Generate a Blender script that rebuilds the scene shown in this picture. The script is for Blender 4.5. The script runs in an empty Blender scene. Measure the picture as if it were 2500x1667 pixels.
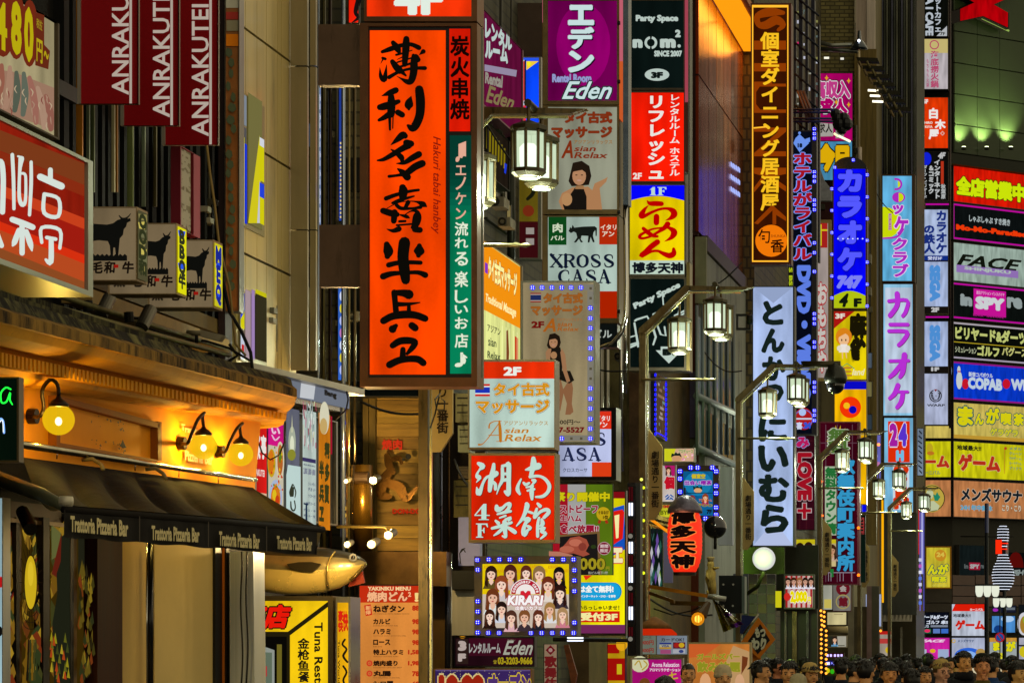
import bpy, bmesh, math, random
from mathutils import Vector, Matrix
SC = bpy.context.scene
COL = SC.collection
RNG = random.Random(7)

# ------------------------------------------------------------------ camera, sky, exposure
# The street runs along +Y; the lens is a long one, shifted so that uprights stay upright.
F, VX, HY, EYE = 8000.0, 2700.0, 1620.0, 1.6      # focal length, vanishing point (photo pixels), eye height (m)
cd = bpy.data.cameras.new('camera'); cam = bpy.data.objects.new('camera', cd); COL.objects.link(cam)
cam.location = (0, 0, EYE); cam.rotation_euler = (math.radians(90), 0, 0)
cd.sensor_width = 36; cd.sensor_fit = 'HORIZONTAL'; cd.lens = 36 * F / 2500
cd.shift_x = (1250 - VX) / 2500; cd.shift_y = (HY - 833.5) / 2500
cd.clip_start = 0.5; cd.clip_end = 800
SC.camera = cam

world = bpy.data.worlds.new('World'); SC.world = world; world.use_nodes = True
wn = world.node_tree; wn.nodes.clear()
w_out = wn.nodes.new('ShaderNodeOutputWorld'); w_bg = wn.nodes.new('ShaderNodeBackground')
w_sky = wn.nodes.new('ShaderNodeTexSky'); w_sky.sky_type = 'NISHITA'; w_sky.sun_disc = False
w_sky.sun_elevation = math.radians(-4); w_sky.sun_rotation = math.radians(200)
w_mix = wn.nodes.new('ShaderNodeMix'); w_mix.data_type = 'RGBA'; w_mix.blend_type = 'ADD'; w_mix.inputs[0].default_value = 1
w_mix.inputs[7].default_value = (0.58, 0.50, 0.32, 1)          # city sky glow, the same all over the sky
wn.links.new(w_sky.outputs[0], w_mix.inputs[6]); wn.links.new(w_mix.outputs[2], w_bg.inputs[0])
w_bg.inputs[1].default_value = 1.15
wn.links.new(w_bg.outputs[0], w_out.inputs[0])
SC.view_settings.view_transform = 'Standard'; SC.view_settings.look = 'None'
SC.view_settings.exposure = 0.0; SC.view_settings.gamma = 1.0; SC.view_settings.use_curve_mapping = False
cy = SC.cycles
try:
    cy.use_denoising = True; cy.denoiser = 'OPENIMAGEDENOISE'; cy.denoising_input_passes = 'RGB_ALBEDO_NORMAL'
    cy.max_bounces = 5; cy.diffuse_bounces = 2; cy.glossy_bounces = 3; cy.transmission_bounces = 4
    cy.transparent_max_bounces = 8; cy.sample_clamp_indirect = 4; cy.use_light_tree = True
    cy.caustics_reflective = False; cy.caustics_refractive = False; cy.blur_glossy = 0.5
    SC.render.filter_size = 1.3
except Exception: pass

# ------------------------------------------------------------------ planes: a photo pixel to a point in the place
def P(x, y, D): return Vector(((x - VX) * D / F, D, EYE + (HY - y) * D / F))
def px_of(X, D): return VX + X * F / D
def Zof(y, D): return EYE + (HY - y) * D / F
class Front:                                   # a plane square to the street at distance D
    def __init__(s, D): s.D = D; s.n = Vector((0, -1, 0))
    def pt(s, x, y, l=0): return P(x, y, s.D - l)
    def corners(s, r): x0, y0, x1, y1 = r; return [(x0, y0), (x1, y0), (x1, y1), (x0, y1)]
    def depth(s, x): return s.D
class Side:                                    # an upright plane through (X0, D0) running along (a, 1)
    def __init__(s, X0, D0=0.0, a=0.0):
        s.c = X0 - a * D0; s.a = a; s.n = Vector((1, -a, 0)).normalized(); s.vp = VX + a * F
        if s.n.dot(Vector((-X0, -max(D0, .1), 0))) < 0 and a > 1: s.n = -s.n
    def depth(s, x, l=0): return (s.c + l * math.sqrt(1 + s.a * s.a)) / ((x - VX) / F - s.a)
    def pt(s, x, y, l=0): return P(x, y, s.depth(x, l))        # l: how far the point stands proud of the plane
    def corners(s, r):
        x0, y0, x1, y1 = r; k = (s.vp - x1) / (s.vp - x0)
        return [(x0, y0), (x1, HY - (HY - y0) * k), (x1, HY - (HY - y1) * k), (x0, y1)]
def vp_plane(x, D, vpx):                       # side plane through pixel column x at distance D that runs to vanishing point vpx
    return Side((x - VX) * D / F, D, (vpx - VX) / F)

# ------------------------------------------------------------------ materials
def lin(h):
    if not isinstance(h, str): return tuple(h)
    h = h.lstrip('#'); o = []
    for i in (0, 2, 4):
        v = int(h[i:i + 2], 16) / 255; o.append(v / 12.92 if v <= .04045 else ((v + .055) / 1.055) ** 2.4)
    return tuple(o)
_M = {}
def _new(k):
    m = bpy.data.materials.new('m_' + str(len(_M))); m.use_nodes = True; _M[k] = m
    return m, m.node_tree.nodes, m.node_tree.links, m.node_tree.nodes['Principled BSDF']
def lit(c, e=1.0, bg=False):                   # back-lit acrylic; bg: tubes behind it make it uneven
    k = ('lit', c, e, bg)
    if k in _M: return _M[k]
    m, N, L, b = _new(k); r = lin(c)
    b.inputs['Base Color'].default_value = (r[0] * .05, r[1] * .05, r[2] * .05, 1); b.inputs['Roughness'].default_value = .3
    b.inputs['Specular IOR Level'].default_value = 0
    b.inputs['Emission Color'].default_value = (*r, 1); b.inputs['Emission Strength'].default_value = e
    if bg:
        tc = N.new('ShaderNodeTexCoord'); n = N.new('ShaderNodeTexNoise'); n.inputs['Scale'].default_value = 2.2; n.inputs['Detail'].default_value = 1.5
        n2 = N.new('ShaderNodeTexNoise'); n2.inputs['Scale'].default_value = 60; n2.inputs['Detail'].default_value = 3
        ad = N.new('ShaderNodeMath'); ad.operation = 'MULTIPLY_ADD'; ad.inputs[1].default_value = .12
        mr = N.new('ShaderNodeMapRange'); mr.inputs[1].default_value = .32; mr.inputs[2].default_value = .74
        mr.inputs[3].default_value = .6 * e; mr.inputs[4].default_value = 1.12 * e
        mp = N.new('ShaderNodeMapping'); mp.inputs['Scale'].default_value = (2.4, 2.4, .55); L.new(tc.outputs['Object'], mp.inputs[0]); L.new(mp.outputs[0], n.inputs[0]); L.new(tc.outputs['Object'], n2.inputs[0])
        L.new(n2.outputs[0], ad.inputs[0]); L.new(n.outputs[0], ad.inputs[2]); L.new(ad.outputs[0], mr.inputs[0])
        L.new(mr.outputs[0], b.inputs['Emission Strength'])
    else: m.cycles.emission_sampling = 'NONE' if e <= 1.3 else 'AUTO'
    return m
def paint(c, rough=.5, metal=0.0, var=.0, scale=3.0, bump=0.0, coat=0.0, stretch=(1, 1, 1), dirt=None, dirt_amt=.5):
    k = ('p', c, rough, metal, var, scale, bump, coat, stretch, dirt, dirt_amt)
    if k in _M: return _M[k]
    m, N, L, b = _new(k); r = lin(c)
    b.inputs['Base Color'].default_value = (*r, 1); b.inputs['Roughness'].default_value = rough; b.inputs['Metallic'].default_value = metal
    b.inputs['Specular IOR Level'].default_value = .18 if rough >= .5 else .4
    b.inputs['Coat Weight'].default_value = coat; b.inputs['Coat Roughness'].default_value = .08
    if var or bump or dirt:
        tc = N.new('ShaderNodeTexCoord'); mp = N.new('ShaderNodeMapping'); mp.inputs['Scale'].default_value = stretch
        n = N.new('ShaderNodeTexNoise'); n.inputs['Scale'].default_value = scale; n.inputs['Detail'].default_value = 6; n.inputs['Roughness'].default_value = .62
        L.new(tc.outputs['Object'], mp.inputs[0]); L.new(mp.outputs[0], n.inputs[0])
        cr = N.new('ShaderNodeValToRGB'); e = cr.color_ramp.elements
        e[0].position = .28; e[1].position = .72
        e[0].color = (*[v * (1 - var) for v in r], 1); e[1].color = (*[min(1, v * (1 + var)) for v in r], 1)
        L.new(n.outputs[0], cr.inputs[0]); src = cr.outputs[0]
        if dirt:
            n2 = N.new('ShaderNodeTexNoise'); n2.inputs['Scale'].default_value = scale * .9; n2.inputs['Detail'].default_value = 8; n2.inputs['Roughness'].default_value = .7
            m2 = N.new('ShaderNodeMapping'); m2.inputs['Scale'].default_value = (2.2, 2.2, .45); m2.inputs['Location'].default_value = (3, 7, 1)
            L.new(tc.outputs['Object'], m2.inputs[0]); L.new(m2.outputs[0], n2.inputs[0])
            r2 = N.new('ShaderNodeValToRGB'); r2.color_ramp.elements[0].position = .62 - dirt_amt * .3; r2.color_ramp.elements[1].position = .78 - dirt_amt * .3
            L.new(n2.outputs[0], r2.inputs[0]); mx = N.new('ShaderNodeMix'); mx.data_type = 'RGBA'
            L.new(r2.outputs[0], mx.inputs[0]); L.new(src, mx.inputs[6]); mx.inputs[7].default_value = (*lin(dirt), 1); src = mx.outputs[2]
        L.new(src, b.inputs['Base Color'])
        if bump:
            bm = N.new('ShaderNodeBump'); bm.inputs['Strength'].default_value = bump; bm.inputs['Distance'].default_value = .02
            L.new(n.outputs[0], bm.inputs['Height']); L.new(bm.outputs[0], b.inputs['Normal'])
        mr = N.new('ShaderNodeMapRange'); mr.inputs[3].default_value = max(.02, rough - .08); mr.inputs[4].default_value = min(1, rough + .12)
        L.new(n.outputs[0], mr.inputs[0]); L.new(mr.outputs[0], b.inputs['Roughness'])
    return m
def brickmat(c, mortar, sx=.22, sz=.07, rough=.75, axis='y', gap=.012):
    k = ('b', c, mortar, sx, sz, rough, axis)
    if k in _M: return _M[k]
    m, N, L, b = _new(k); b.inputs['Roughness'].default_value = rough
    tc = N.new('ShaderNodeTexCoord'); sp = N.new('ShaderNodeSeparateXYZ'); cb = N.new('ShaderNodeCombineXYZ')
    L.new(tc.outputs['Object'], sp.inputs[0]); L.new(sp.outputs[1 if axis == 'y' else 0], cb.inputs[0]); L.new(sp.outputs[2], cb.inputs[1])
    br = N.new('ShaderNodeTexBrick'); br.inputs['Scale'].default_value = 1; br.inputs['Brick Width'].default_value = sx; br.inputs['Row Height'].default_value = sz
    br.inputs['Mortar Size'].default_value = gap; r = lin(c)
    br.inputs['Color1'].default_value = (*r, 1); br.inputs['Color2'].default_value = (*[v * .62 for v in r], 1); br.inputs['Mortar'].default_value = (*lin(mortar), 1)
    L.new(cb.outputs[0], br.inputs[0]); L.new(br.outputs[0], b.inputs['Base Color'])
    bm = N.new('ShaderNodeBump'); bm.inputs['Strength'].default_value = .5; bm.inputs['Distance'].default_value = .01; bm.invert = True
    L.new(br.outputs['Fac'], bm.inputs['Height']); L.new(bm.outputs[0], b.inputs['Normal'])
    return m
def glassy(c, alpha=.4, rough=.05):
    k = ('g', c, alpha, rough)
    if k in _M: return _M[k]
    m, N, L, b = _new(k); b.inputs['Base Color'].default_value = (*lin(c), 1); b.inputs['Roughness'].default_value = rough; b.inputs['Alpha'].default_value = alpha
    return m
def glow_glass(c, e, alpha):                    # frosted lamp glass: lets the lamp's light through and glows
    k = ('gg', c, e, alpha)
    if k in _M: return _M[k]
    m, N, L, b = _new(k); N.remove(b); o = N['Material Output']
    t = N.new('ShaderNodeBsdfTransparent'); em = N.new('ShaderNodeEmission'); em.inputs[0].default_value = (*lin(c), 1); em.inputs[1].default_value = e
    mx = N.new('ShaderNodeMixShader'); mx.inputs[0].default_value = alpha
    L.new(t.outputs[0], mx.inputs[1]); L.new(em.outputs[0], mx.inputs[2]); L.new(mx.outputs[0], o.inputs[0]); m.cycles.emission_sampling = 'NONE'
    return m
STEEL = paint('#8f8c80', .28, 1.0, .25, 6, stretch=(1, 1, .2)); CHROME = paint('#c8c8c4', .12, 1.0)
DARK = paint('#14140f', .5, 0, .3, 4); BLACK = paint('#070707', .45); BRONZE = paint('#6b5a38', .45, .6, .35, 5)
GOLDF = paint('#7a6240', .42, .5, .3, 5); CONC = paint('#55503c', .85, 0, .35, 3, .4, dirt='#1c1a10')

# ------------------------------------------------------------------ mesh building
class MB:
    def __init__(s): s.v = []; s.f = []; s.m = []; s.mats = []
    def mi(s, mat):
        if mat not in s.mats: s.mats.append(mat)
        return s.mats.index(mat)
    def add(s, vs, fs, mat):
        k = len(s.v); i = s.mi(mat); s.v += [tuple(v) for v in vs]
        for f in fs: s.f.append(tuple(k + j for j in f)); s.m.append(i)
        return s
    def box(s, a, b, mat):
        x0, y0, z0 = a; x1, y1, z1 = b
        if isinstance(a, Vector) and isinstance(b, Vector) and y1 != y0: x1 = x1 * y0 / y1; z1 = EYE + (z1 - EYE) * y0 / y1   # an upright box seen square-on
        s.add([(x0, y0, z0), (x1, y0, z0), (x1, y1, z0), (x0, y1, z0), (x0, y0, z1), (x1, y0, z1), (x1, y1, z1), (x0, y1, z1)],
              [(0, 3, 2, 1), (4, 5, 6, 7), (0, 1, 5, 4), (1, 2, 6, 5), (2, 3, 7, 6), (3, 0, 4, 7)], mat); return s
    def prism(s, pts, d, mat):                  # a polygon of 3-D points pushed along d
        n = len(pts); d = Vector(d); s.add(list(pts) + [Vector(p) + d for p in pts],
              [tuple(range(n)), tuple(range(2 * n - 1, n - 1, -1))] + [(i, i + n, (i + 1) % n + n, (i + 1) % n) for i in range(n)], mat); return s
    def tube(s, pts, r, mat, seg=8, caps=True):
        pts = [Vector(p) for p in pts]; n = len(pts); rr = r if isinstance(r, (list, tuple)) else [r] * n; vs = []; fs = []
        up = None
        for i, p in enumerate(pts):
            t = (pts[min(i + 1, n - 1)] - pts[max(i - 1, 0)]).normalized()
            if up is None: up = Vector((0, 0, 1)) if abs(t.z) < .9 else Vector((1, 0, 0))
            a = t.cross(up).normalized(); up2 = a.cross(t).normalized(); up = up2
            for j in range(seg):
                q = 2 * math.pi * j / seg; vs.append(p + (a * math.cos(q) + up2 * math.sin(q)) * rr[i])
        for i in range(n - 1):
            for j in range(seg): fs.append((i * seg + j, i * seg + (j + 1) % seg, (i + 1) * seg + (j + 1) % seg, (i + 1) * seg + j))
        if caps: fs += [tuple(range(seg - 1, -1, -1)), tuple((n - 1) * seg + j for j in range(seg))]
        s.add(vs, fs, mat); return s
    def ball(s, c, r, mat, seg=16, rings=10, sc=(1, 1, 1)):
        vs = []; fs = []; c = Vector(c)
        for i in range(rings + 1):
            t = math.pi * i / rings
            for j in range(seg):
                q = 2 * math.pi * j / seg; vs.append(c + Vector((math.sin(t) * math.cos(q) * sc[0], math.sin(t) * math.sin(q) * sc[1], math.cos(t) * sc[2])) * r)
        for i in range(rings):
            for j in range(seg): fs.append((i * seg + j, (i + 1) * seg + j, (i + 1) * seg + (j + 1) % seg, i * seg + (j + 1) % seg))
        s.add(vs, fs, mat); return s
    def lathe(s, c, prof, mat, seg=16, caps=True):  # prof: (radius, z)
        vs = []; fs = []; n = len(prof); c = Vector(c)
        for r, z in prof:
            for j in range(seg): q = 2 * math.pi * j / seg; vs.append(c + Vector((r * math.cos(q), r * math.sin(q), z)))
        for i in range(n - 1):
            for j in range(seg): fs.append((i * seg + j, i * seg + (j + 1) % seg, (i + 1) * seg + (j + 1) % seg, (i + 1) * seg + j))
        if caps: fs += [tuple(range(seg - 1, -1, -1)), tuple((n - 1) * seg + j for j in range(seg))]
        s.add(vs, fs, mat); return s
    def build(s, name, parent=None, smooth=False, loc=None):
        me = bpy.data.meshes.new(name)
        o0 = Vector(parent_loc(parent)) if parent else (Vector(loc) if loc is not None else s.base())
        me.from_pydata([tuple(Vector(v) - o0) for v in s.v], [], s.f)
        for m in s.mats: me.materials.append(m)
        me.polygons.foreach_set('material_index', s.m)
        if smooth: me.polygons.foreach_set('use_smooth', [True] * len(s.f))
        me.update(); ob = bpy.data.objects.new(name, me); COL.objects.link(ob)
        if parent: ob.parent = parent; ob['_o'] = list(o0)
        else: ob.location = o0
        return ob
    def base(s):
        xs = [v[0] for v in s.v]; ys = [v[1] for v in s.v]; zs = [v[2] for v in s.v]
        return Vector(((min(xs) + max(xs)) / 2, (min(ys) + max(ys)) / 2, min(zs)))
def parent_loc(o):
    return o['_o'] if '_o' in o.keys() else o.location
def tag(o, label=None, cat=None, group=None, kind=None):
    if label: o['label'] = label
    if cat: o['category'] = cat
    if group: o['group'] = group
    if kind: o['kind'] = kind
    return o
def thing(name, label, cat, loc=(0, 0, 0), group=None):
    o = bpy.data.objects.new(name, None); COL.objects.link(o); o.location = loc; o.empty_display_size = .1
    return tag(o, label, cat, group)
def struct(o): o['kind'] = 'structure'; return o
def copy_tree(o, delta, parent=None):
    c = o.copy(); COL.objects.link(c)
    if parent: c.parent = parent
    else: c.location = Vector(o.location) + Vector(delta)
    for ch in [q for q in o.children]: copy_tree(ch, delta, c)
    return c

# ------------------------------------------------------------------ lettering and flat print
_cu = bpy.data.curves.new('letters', 'FONT'); _co = bpy.data.objects.new('letters', _cu); _G = {}
def glyph(s, off=.008, shear=0.0, res=2):
    k = (s, off, shear, res)
    if k not in _G:
        _cu.body = s; _cu.offset = off; _cu.shear = shear; _cu.resolution_u = res
        m = _co.to_mesh(); _G[k] = ([(v.co.x, v.co.y) for v in m.vertices], [tuple(p.vertices) for p in m.polygons]); _co.to_mesh_clear()
    return _G[k]
def copies(b):                                  # displacements that fatten a glyph by b
    if b <= 0: return [(0, 0)]
    n = 4 if b < .035 else 8
    o = [(b * math.cos(2 * math.pi * (i + .5) / n), b * math.sin(2 * math.pi * (i + .5) / n)) for i in range(n)]
    if b > .06: o += [(x * .5, y * .5) for x, y in o[::2]]
    return o + [(0, 0)]
ROTV = 'ー～―-（）()「」〜…'
class S:
    all = []
    def __init__(s, pl, root, lit_=1.0):
        s.pl = pl; s.root = root; s.e_ = lit_; s.l = .004; s.tx = MB(); s.ar = MB(); S.all.append(s)
    def mat(s, c): return c if not isinstance(c, str) else (lit(c, s.e_) if s.e_ > 0 else paint(c, .55))
    def step(s): s.l += .0012; return s.l
    def poly(s, pts, c, l=None, mb=None):
        l = l or s.step(); (mb or s.ar).add([s.pl.pt(x, y, l) for x, y in pts], [tuple(range(len(pts)))], s.mat(c)); return s
    p = poly
    def r(s, x0, y0, x1, y1, c): return s.poly(s.pl.corners((x0, y0, x1, y1)), c)
    def e(s, cx, cy_, rx, ry, c, n=20, a0=0, a1=360):
        pts = [(cx + rx * math.cos(math.radians(a0 + (a1 - a0) * i / n)), cy_ - ry * math.sin(math.radians(a0 + (a1 - a0) * i / n))) for i in range(n if a1 - a0 == 360 else n + 1)]
        return s.poly(pts, c)
    def ring(s, cx, cy_, r0, r1, c, n=24, a0=0, a1=360):
        pts = []
        for i in range(n + 1):
            q = math.radians(a0 + (a1 - a0) * i / n); pts.append((math.cos(q), math.sin(q)))
        l = s.step(); vs = [s.pl.pt(cx + x * r, cy_ - y * r, l) for x, y in pts for r in (r0, r1)]
        s.ar.add(vs, [(2 * i, 2 * i + 1, 2 * i + 3, 2 * i + 2) for i in range(n)], s.mat(c)); return s
    def line(s, pts, w, c): return s.k((0, 0), 1, [[(x, y, w) for x, y in pts]], c, smooth=False, mb=s.ar)
    def k(s, o, sc, strokes, c, dx=0, dy=0, smooth=True, mb=None):   # brush strokes (x, y, width)
        mb = mb or s.tx; l = s.step(); mt = s.mat(c)
        for st in strokes:
            q = [(o[0] + (x + dx) / sc, o[1] + (y + dy) / sc, w / sc / 2) for x, y, w in st]
            if smooth and len(q) > 2:
                out = []
                for i in range(len(q) - 1):
                    p0, p1, p2, p3 = q[max(i - 1, 0)], q[i], q[i + 1], q[min(i + 2, len(q) - 1)]
                    for t in (0, .25, .5, .75):
                        out.append(tuple(.5 * ((2 * p1[m]) + (p2[m] - p0[m]) * t + (2 * p0[m] - 5 * p1[m] + 4 * p2[m] - p3[m]) * t * t + (3 * p1[m] - p0[m] - 3 * p2[m] + p3[m]) * t ** 3) for m in range(3)))
                q = out + [q[-1]]
            vs = []; n = len(q)
            for i, (x, y, w) in enumerate(q):
                a = q[max(i - 1, 0)]; b = q[min(i + 1, n - 1)]; tx, ty = b[0] - a[0], b[1] - a[1]; L = math.hypot(tx, ty) or 1
                vs += [(x - ty / L * w, y + tx / L * w), (x + ty / L * w, y - tx / L * w)]
            fs = [(2 * i, 2 * i + 1, 2 * i + 3, 2 * i + 2) for i in range(n - 1)]
            mb.add([s.pl.pt(x, y, l) for x, y in vs], fs, mt); l += .0001
            for x, y, w in (q[0], q[-1]):
                if w > .25: mb.add([s.pl.pt(x + w * math.cos(j * .698), y + w * math.sin(j * .698), l) for j in range(9)], [tuple(range(9))], mt); l += .0001
        s.l = l; return s
    def _put(s, gl, box, quad, c, b, rot, flip=False):
        vs, fs = gl; gx0, gx1, gy0, gy1 = box; l = s.step(); mt = s.mat(c); TL, TR, BR, BL = quad
        for dx, dy in copies(b):
            out = []
            for x, y in vs:
                u = (x + dx - gx0) / (gx1 - gx0); v = (y + dy - gy0) / (gy1 - gy0)
                if rot == 1: u, v = v, 1 - u
                elif rot == -1: u, v = 1 - v, u
                tx = TL[0] + (TR[0] - TL[0]) * u; ty = TL[1] + (TR[1] - TL[1]) * u; bx = BL[0] + (BR[0] - BL[0]) * u; by = BL[1] + (BR[1] - BL[1]) * u
                out.append(s.pl.pt(bx + (tx - bx) * v, by + (ty - by) * v, l))
            s.tx.add(out, fs, mt); l += .00012
        s.l = l
    def t(s, txt, rect, c, b=.02, o=None, rot=0, sh=0.0):   # line of text fitted to a pixel box; rot 1 reads down, -1 reads up
        gl = glyph(txt, .008, sh)
        if not gl[0]: return s
        xs = [v[0] for v in gl[0]]; ys = [v[1] for v in gl[0]]; box = (min(xs) - b, max(xs) + b, min(ys) - b, max(ys) + b)
        quad = rect if len(rect) == 4 and isinstance(rect[0], tuple) else s.pl.corners(rect)
        for oo in (o if isinstance(o, list) else [o] if o else []): s._put(gl, box, quad, oo[0], b + oo[1], rot)
        s._put(gl, box, quad, c, b, rot); return s
    def v(s, txt, rect, c, b=.02, o=None):      # upright column of characters
        n = len(txt); quad = rect if isinstance(rect[0], tuple) else s.pl.corners(rect); TL, TR, BR, BL = quad
        for ps in ([o] if o else []) + [None]:
            for i, ch in enumerate(txt):
                if ch == ' ': continue
                gl = glyph(ch); rot = 1 if ch in ROTV else 0
                if ord(ch) > 0x2e80 or ch in '♪♫・': box = (.05, .95, -.09, .81)
                else: xs = [q[0] for q in gl[0]]; w = max(xs) - min(xs); m_ = (max(xs) + min(xs)) / 2; h = max(w, .62) / 2 + .02; box = (m_ - h, m_ + h, -.03, .72)
                f0, f1 = (i + .05) / n, (i + .95) / n
                L = lambda A, B, f: (A[0] + (B[0] - A[0]) * f, A[1] + (B[1] - A[1]) * f)
                q = (L(TL, BL, f0), L(TR, BR, f0), L(TR, BR, f1), L(TL, BL, f1))
                l0 = s.l; s._put(gl, box, q, ps[0] if ps else c, b + (ps[1] if ps else 0), rot); s.l = l0
            s.l += .003
        return s
    def face(s, cx, cy_, h, hair='#3a2010', cloth='#e8e0d8', skin='#e8b894', long=1, side=0):   # a portrait print: hair, face, shoulders
        w = h * .34
        s.poly([(cx - w * 1.7, cy_ + h * 1.05), (cx - w * 1.1, cy_ + h * .62), (cx - w * .4, cy_ + h * .5), (cx + w * .4, cy_ + h * .5), (cx + w * 1.1, cy_ + h * .62), (cx + w * 1.7, cy_ + h * 1.05)], cloth)
        s.e(cx, cy_ - h * .04, w * 1.22, h * .5, hair, 18)
        if long: s.poly([(cx - w * 1.2, cy_), (cx - w * 1.35, cy_ + h * .75), (cx - w * .7, cy_ + h * .95), (cx - w * .5, cy_), (cx + w * .5, cy_), (cx + w * .7, cy_ + h * .95), (cx + w * 1.35, cy_ + h * .75), (cx + w * 1.2, cy_)], hair)
        s.poly([(cx - w * .3, cy_ + h * .2), (cx + w * .3, cy_ + h * .2), (cx + w * .45, cy_ + h * .62), (cx, cy_ + h * .8), (cx - w * .45, cy_ + h * .62)], skin)
        s.e(cx + side, cy_ + h * .07, w * .82, h * .36, skin, 18)
        s.poly([(cx - w * .95, cy_ + h * .02), (cx - w * .7, cy_ - h * .33), (cx + w * .6, cy_ - h * .34), (cx + w * .95, cy_ + h * .04), (cx + w * .5, cy_ - h * .12), (cx - w * .2, cy_ - h * .17), (cx - w * .7, cy_ - h * .06)], hair)
        for q in (-1, 1): s.e(cx + side + q * w * .36, cy_ + h * .04, w * .16, h * .045, '#1a0c08', 8)
        s.e(cx + side, cy_ + h * .26, w * .22, h * .035, '#b03838', 8); s.line([(cx + side + w * .05, cy_ + h * .08), (cx + side + w * .12, cy_ + h * .17)], h * .025, '#a86c50')
        for q in (-1, 1): s.line([(cx + q * w * 1.02, cy_ - h * .1), (cx + q * w * 1.12, cy_ + h * .5)], h * .03, '#7c5440'); s.line([(cx + side + q * w * .5, cy_ - h * .02), (cx + side + q * w * .2, cy_ - h * .03)], h * .02, hair)
        return s
    def done(s):
        if s.ar.v: s.ar.build('artwork', s.root)
        if s.tx.v: s.tx.build('lettering', s.root)
_led = None
def led_mesh():
    global _led
    if _led is None:
        b = MB(); pts = [(math.cos(i * math.pi / 8) * .5, 0, math.sin(i * math.pi / 8) * .5) for i in range(16)]
        b.prism([Vector(p) for p in pts], (0, .35, 0), lit('#0a0ae8', 1.6))
        for x in (-1, 1):
            for z in (-1, 1):
                b.add([(x * .2 + math.cos(i * 1.047) * .115, -.04, z * .2 + math.sin(i * 1.047) * .115) for i in range(6)], [tuple(range(6))], lit('#c8ccff', 2.2))
        o = b.build('led_cluster', None, loc=(0, 0, 0)); _led = o.data; bpy.data.objects.remove(o)
    return _led
def leds(sg, pts, size=15):
    for x, y in pts:
        o = bpy.data.objects.new('led_cluster', led_mesh()); COL.objects.link(o); o.parent = sg.root
        o.location = sg.pl.pt(x, y, .05) - Vector(sg.root.location); k = size * sg.pl.depth(x) / F; o.scale = (k, k, k)
        if isinstance(sg.pl, Side): o.rotation_euler = (0, 0, math.atan2(sg.pl.n.x, -sg.pl.n.y))
def sign(pl, rect, label, bg='#c8dcd4', thick=.3, fr=None, fw=6, lit_=1.0, name='blade_sign', cat='sign', group=None, fbg=None, rim=.02, smooth_bg=True):
    """a sign box: housing with a rim, a face panel set into it; returns an S to print on"""
    x0, y0, x1, y1 = rect; fr = fr or BRONZE
    fwl = fw if isinstance(fw, tuple) else (fw, fw, fw, fw)                     # left, top, right, bottom
    inn = [pl.pt(*q) for q in pl.corners(rect)]
    out = [pl.pt(*q) for q in pl.corners((x0 - fwl[0], y0 - fwl[1], x1 + fwl[2], y1 + fwl[3]))]
    base = (out[2] + out[3]) / 2
    root = thing(name, label, cat, base - pl.n * thick / 2, group)
    b = MB(); n = pl.n
    if fw:
        vs = [v + n * rim for v in out] + [v + n * rim for v in inn] + [v - n * .002 for v in inn] + [v - n * thick for v in out]
        fs = [(i, (i + 1) % 4, (i + 1) % 4 + 4, i + 4) for i in range(4)] + [(i + 4, (i + 1) % 4 + 4, (i + 1) % 4 + 8, i + 8) for i in range(4)]
        fs += [(i, i + 12, (i + 1) % 4 + 12, (i + 1) % 4) for i in range(4)] + [(15, 14, 13, 12)]
    else:
        vs = out + [v - n * thick for v in out]; fs = [(i, i + 4, (i + 1) % 4 + 4, (i + 1) % 4) for i in range(4)] + [(7, 6, 5, 4)]
    b.add(vs, fs, fr); b.build('housing', root)
    s = S(pl, root, lit_)
    if bg:
        m = bg if not isinstance(bg, str) else (lit(bg, lit_, smooth_bg) if lit_ > 0 else paint(bg, .55, 0, .15, 4))
        b = MB(); b.add(inn, [(3, 2, 1, 0)], m); b.build('face_panel', root)
    return s
def finish_signs():
    for s in S.all: s.done()
# ------------------------------------------------------------------ ground and the building fronts of the street's left side
b = MB(); b.add([(-60, -5, 0), (80, -5, 0), (80, 260, 0), (-60, 260, 0)], [(0, 1, 2, 3)], paint('#2a2a28', .6, 0, .3, 2, .2)); struct(b.build('street', None))
b = MB(); b.box((-9, 0, .004), (-4.3, 140, .13), paint('#4a4640', .7, 0, .25, 6)); b.box((-4.3, 0, .004), (-4.12, 140, .15), paint('#7a776c', .8)); struct(b.build('pavement', None))

def block(name, label, X, D0, D1, H, m, depth=7, mf=None):
    r = thing(name, label, 'building', (X - depth / 2, (D0 + D1) / 2, 0))
    b = MB(); b.box((X - depth, D0, 0), (X, D1, H), m); b.build('wall', r); return r
def sq(pl, r, mat, t=.05, name='panel', parent=None, l=0.0):   # a slab standing proud of a plane
    q = [pl.pt(x, y, t + l) for x, y in pl.corners(r)]
    b = MB(); b.prism(q[::-1], -pl.n * t, mat); return b.build(name, parent)
def rod(pts, r, mat, name, parent, seg=8):
    b = MB(); b.tube(pts, r, mat, seg); return b.build(name, parent, True)

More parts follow.
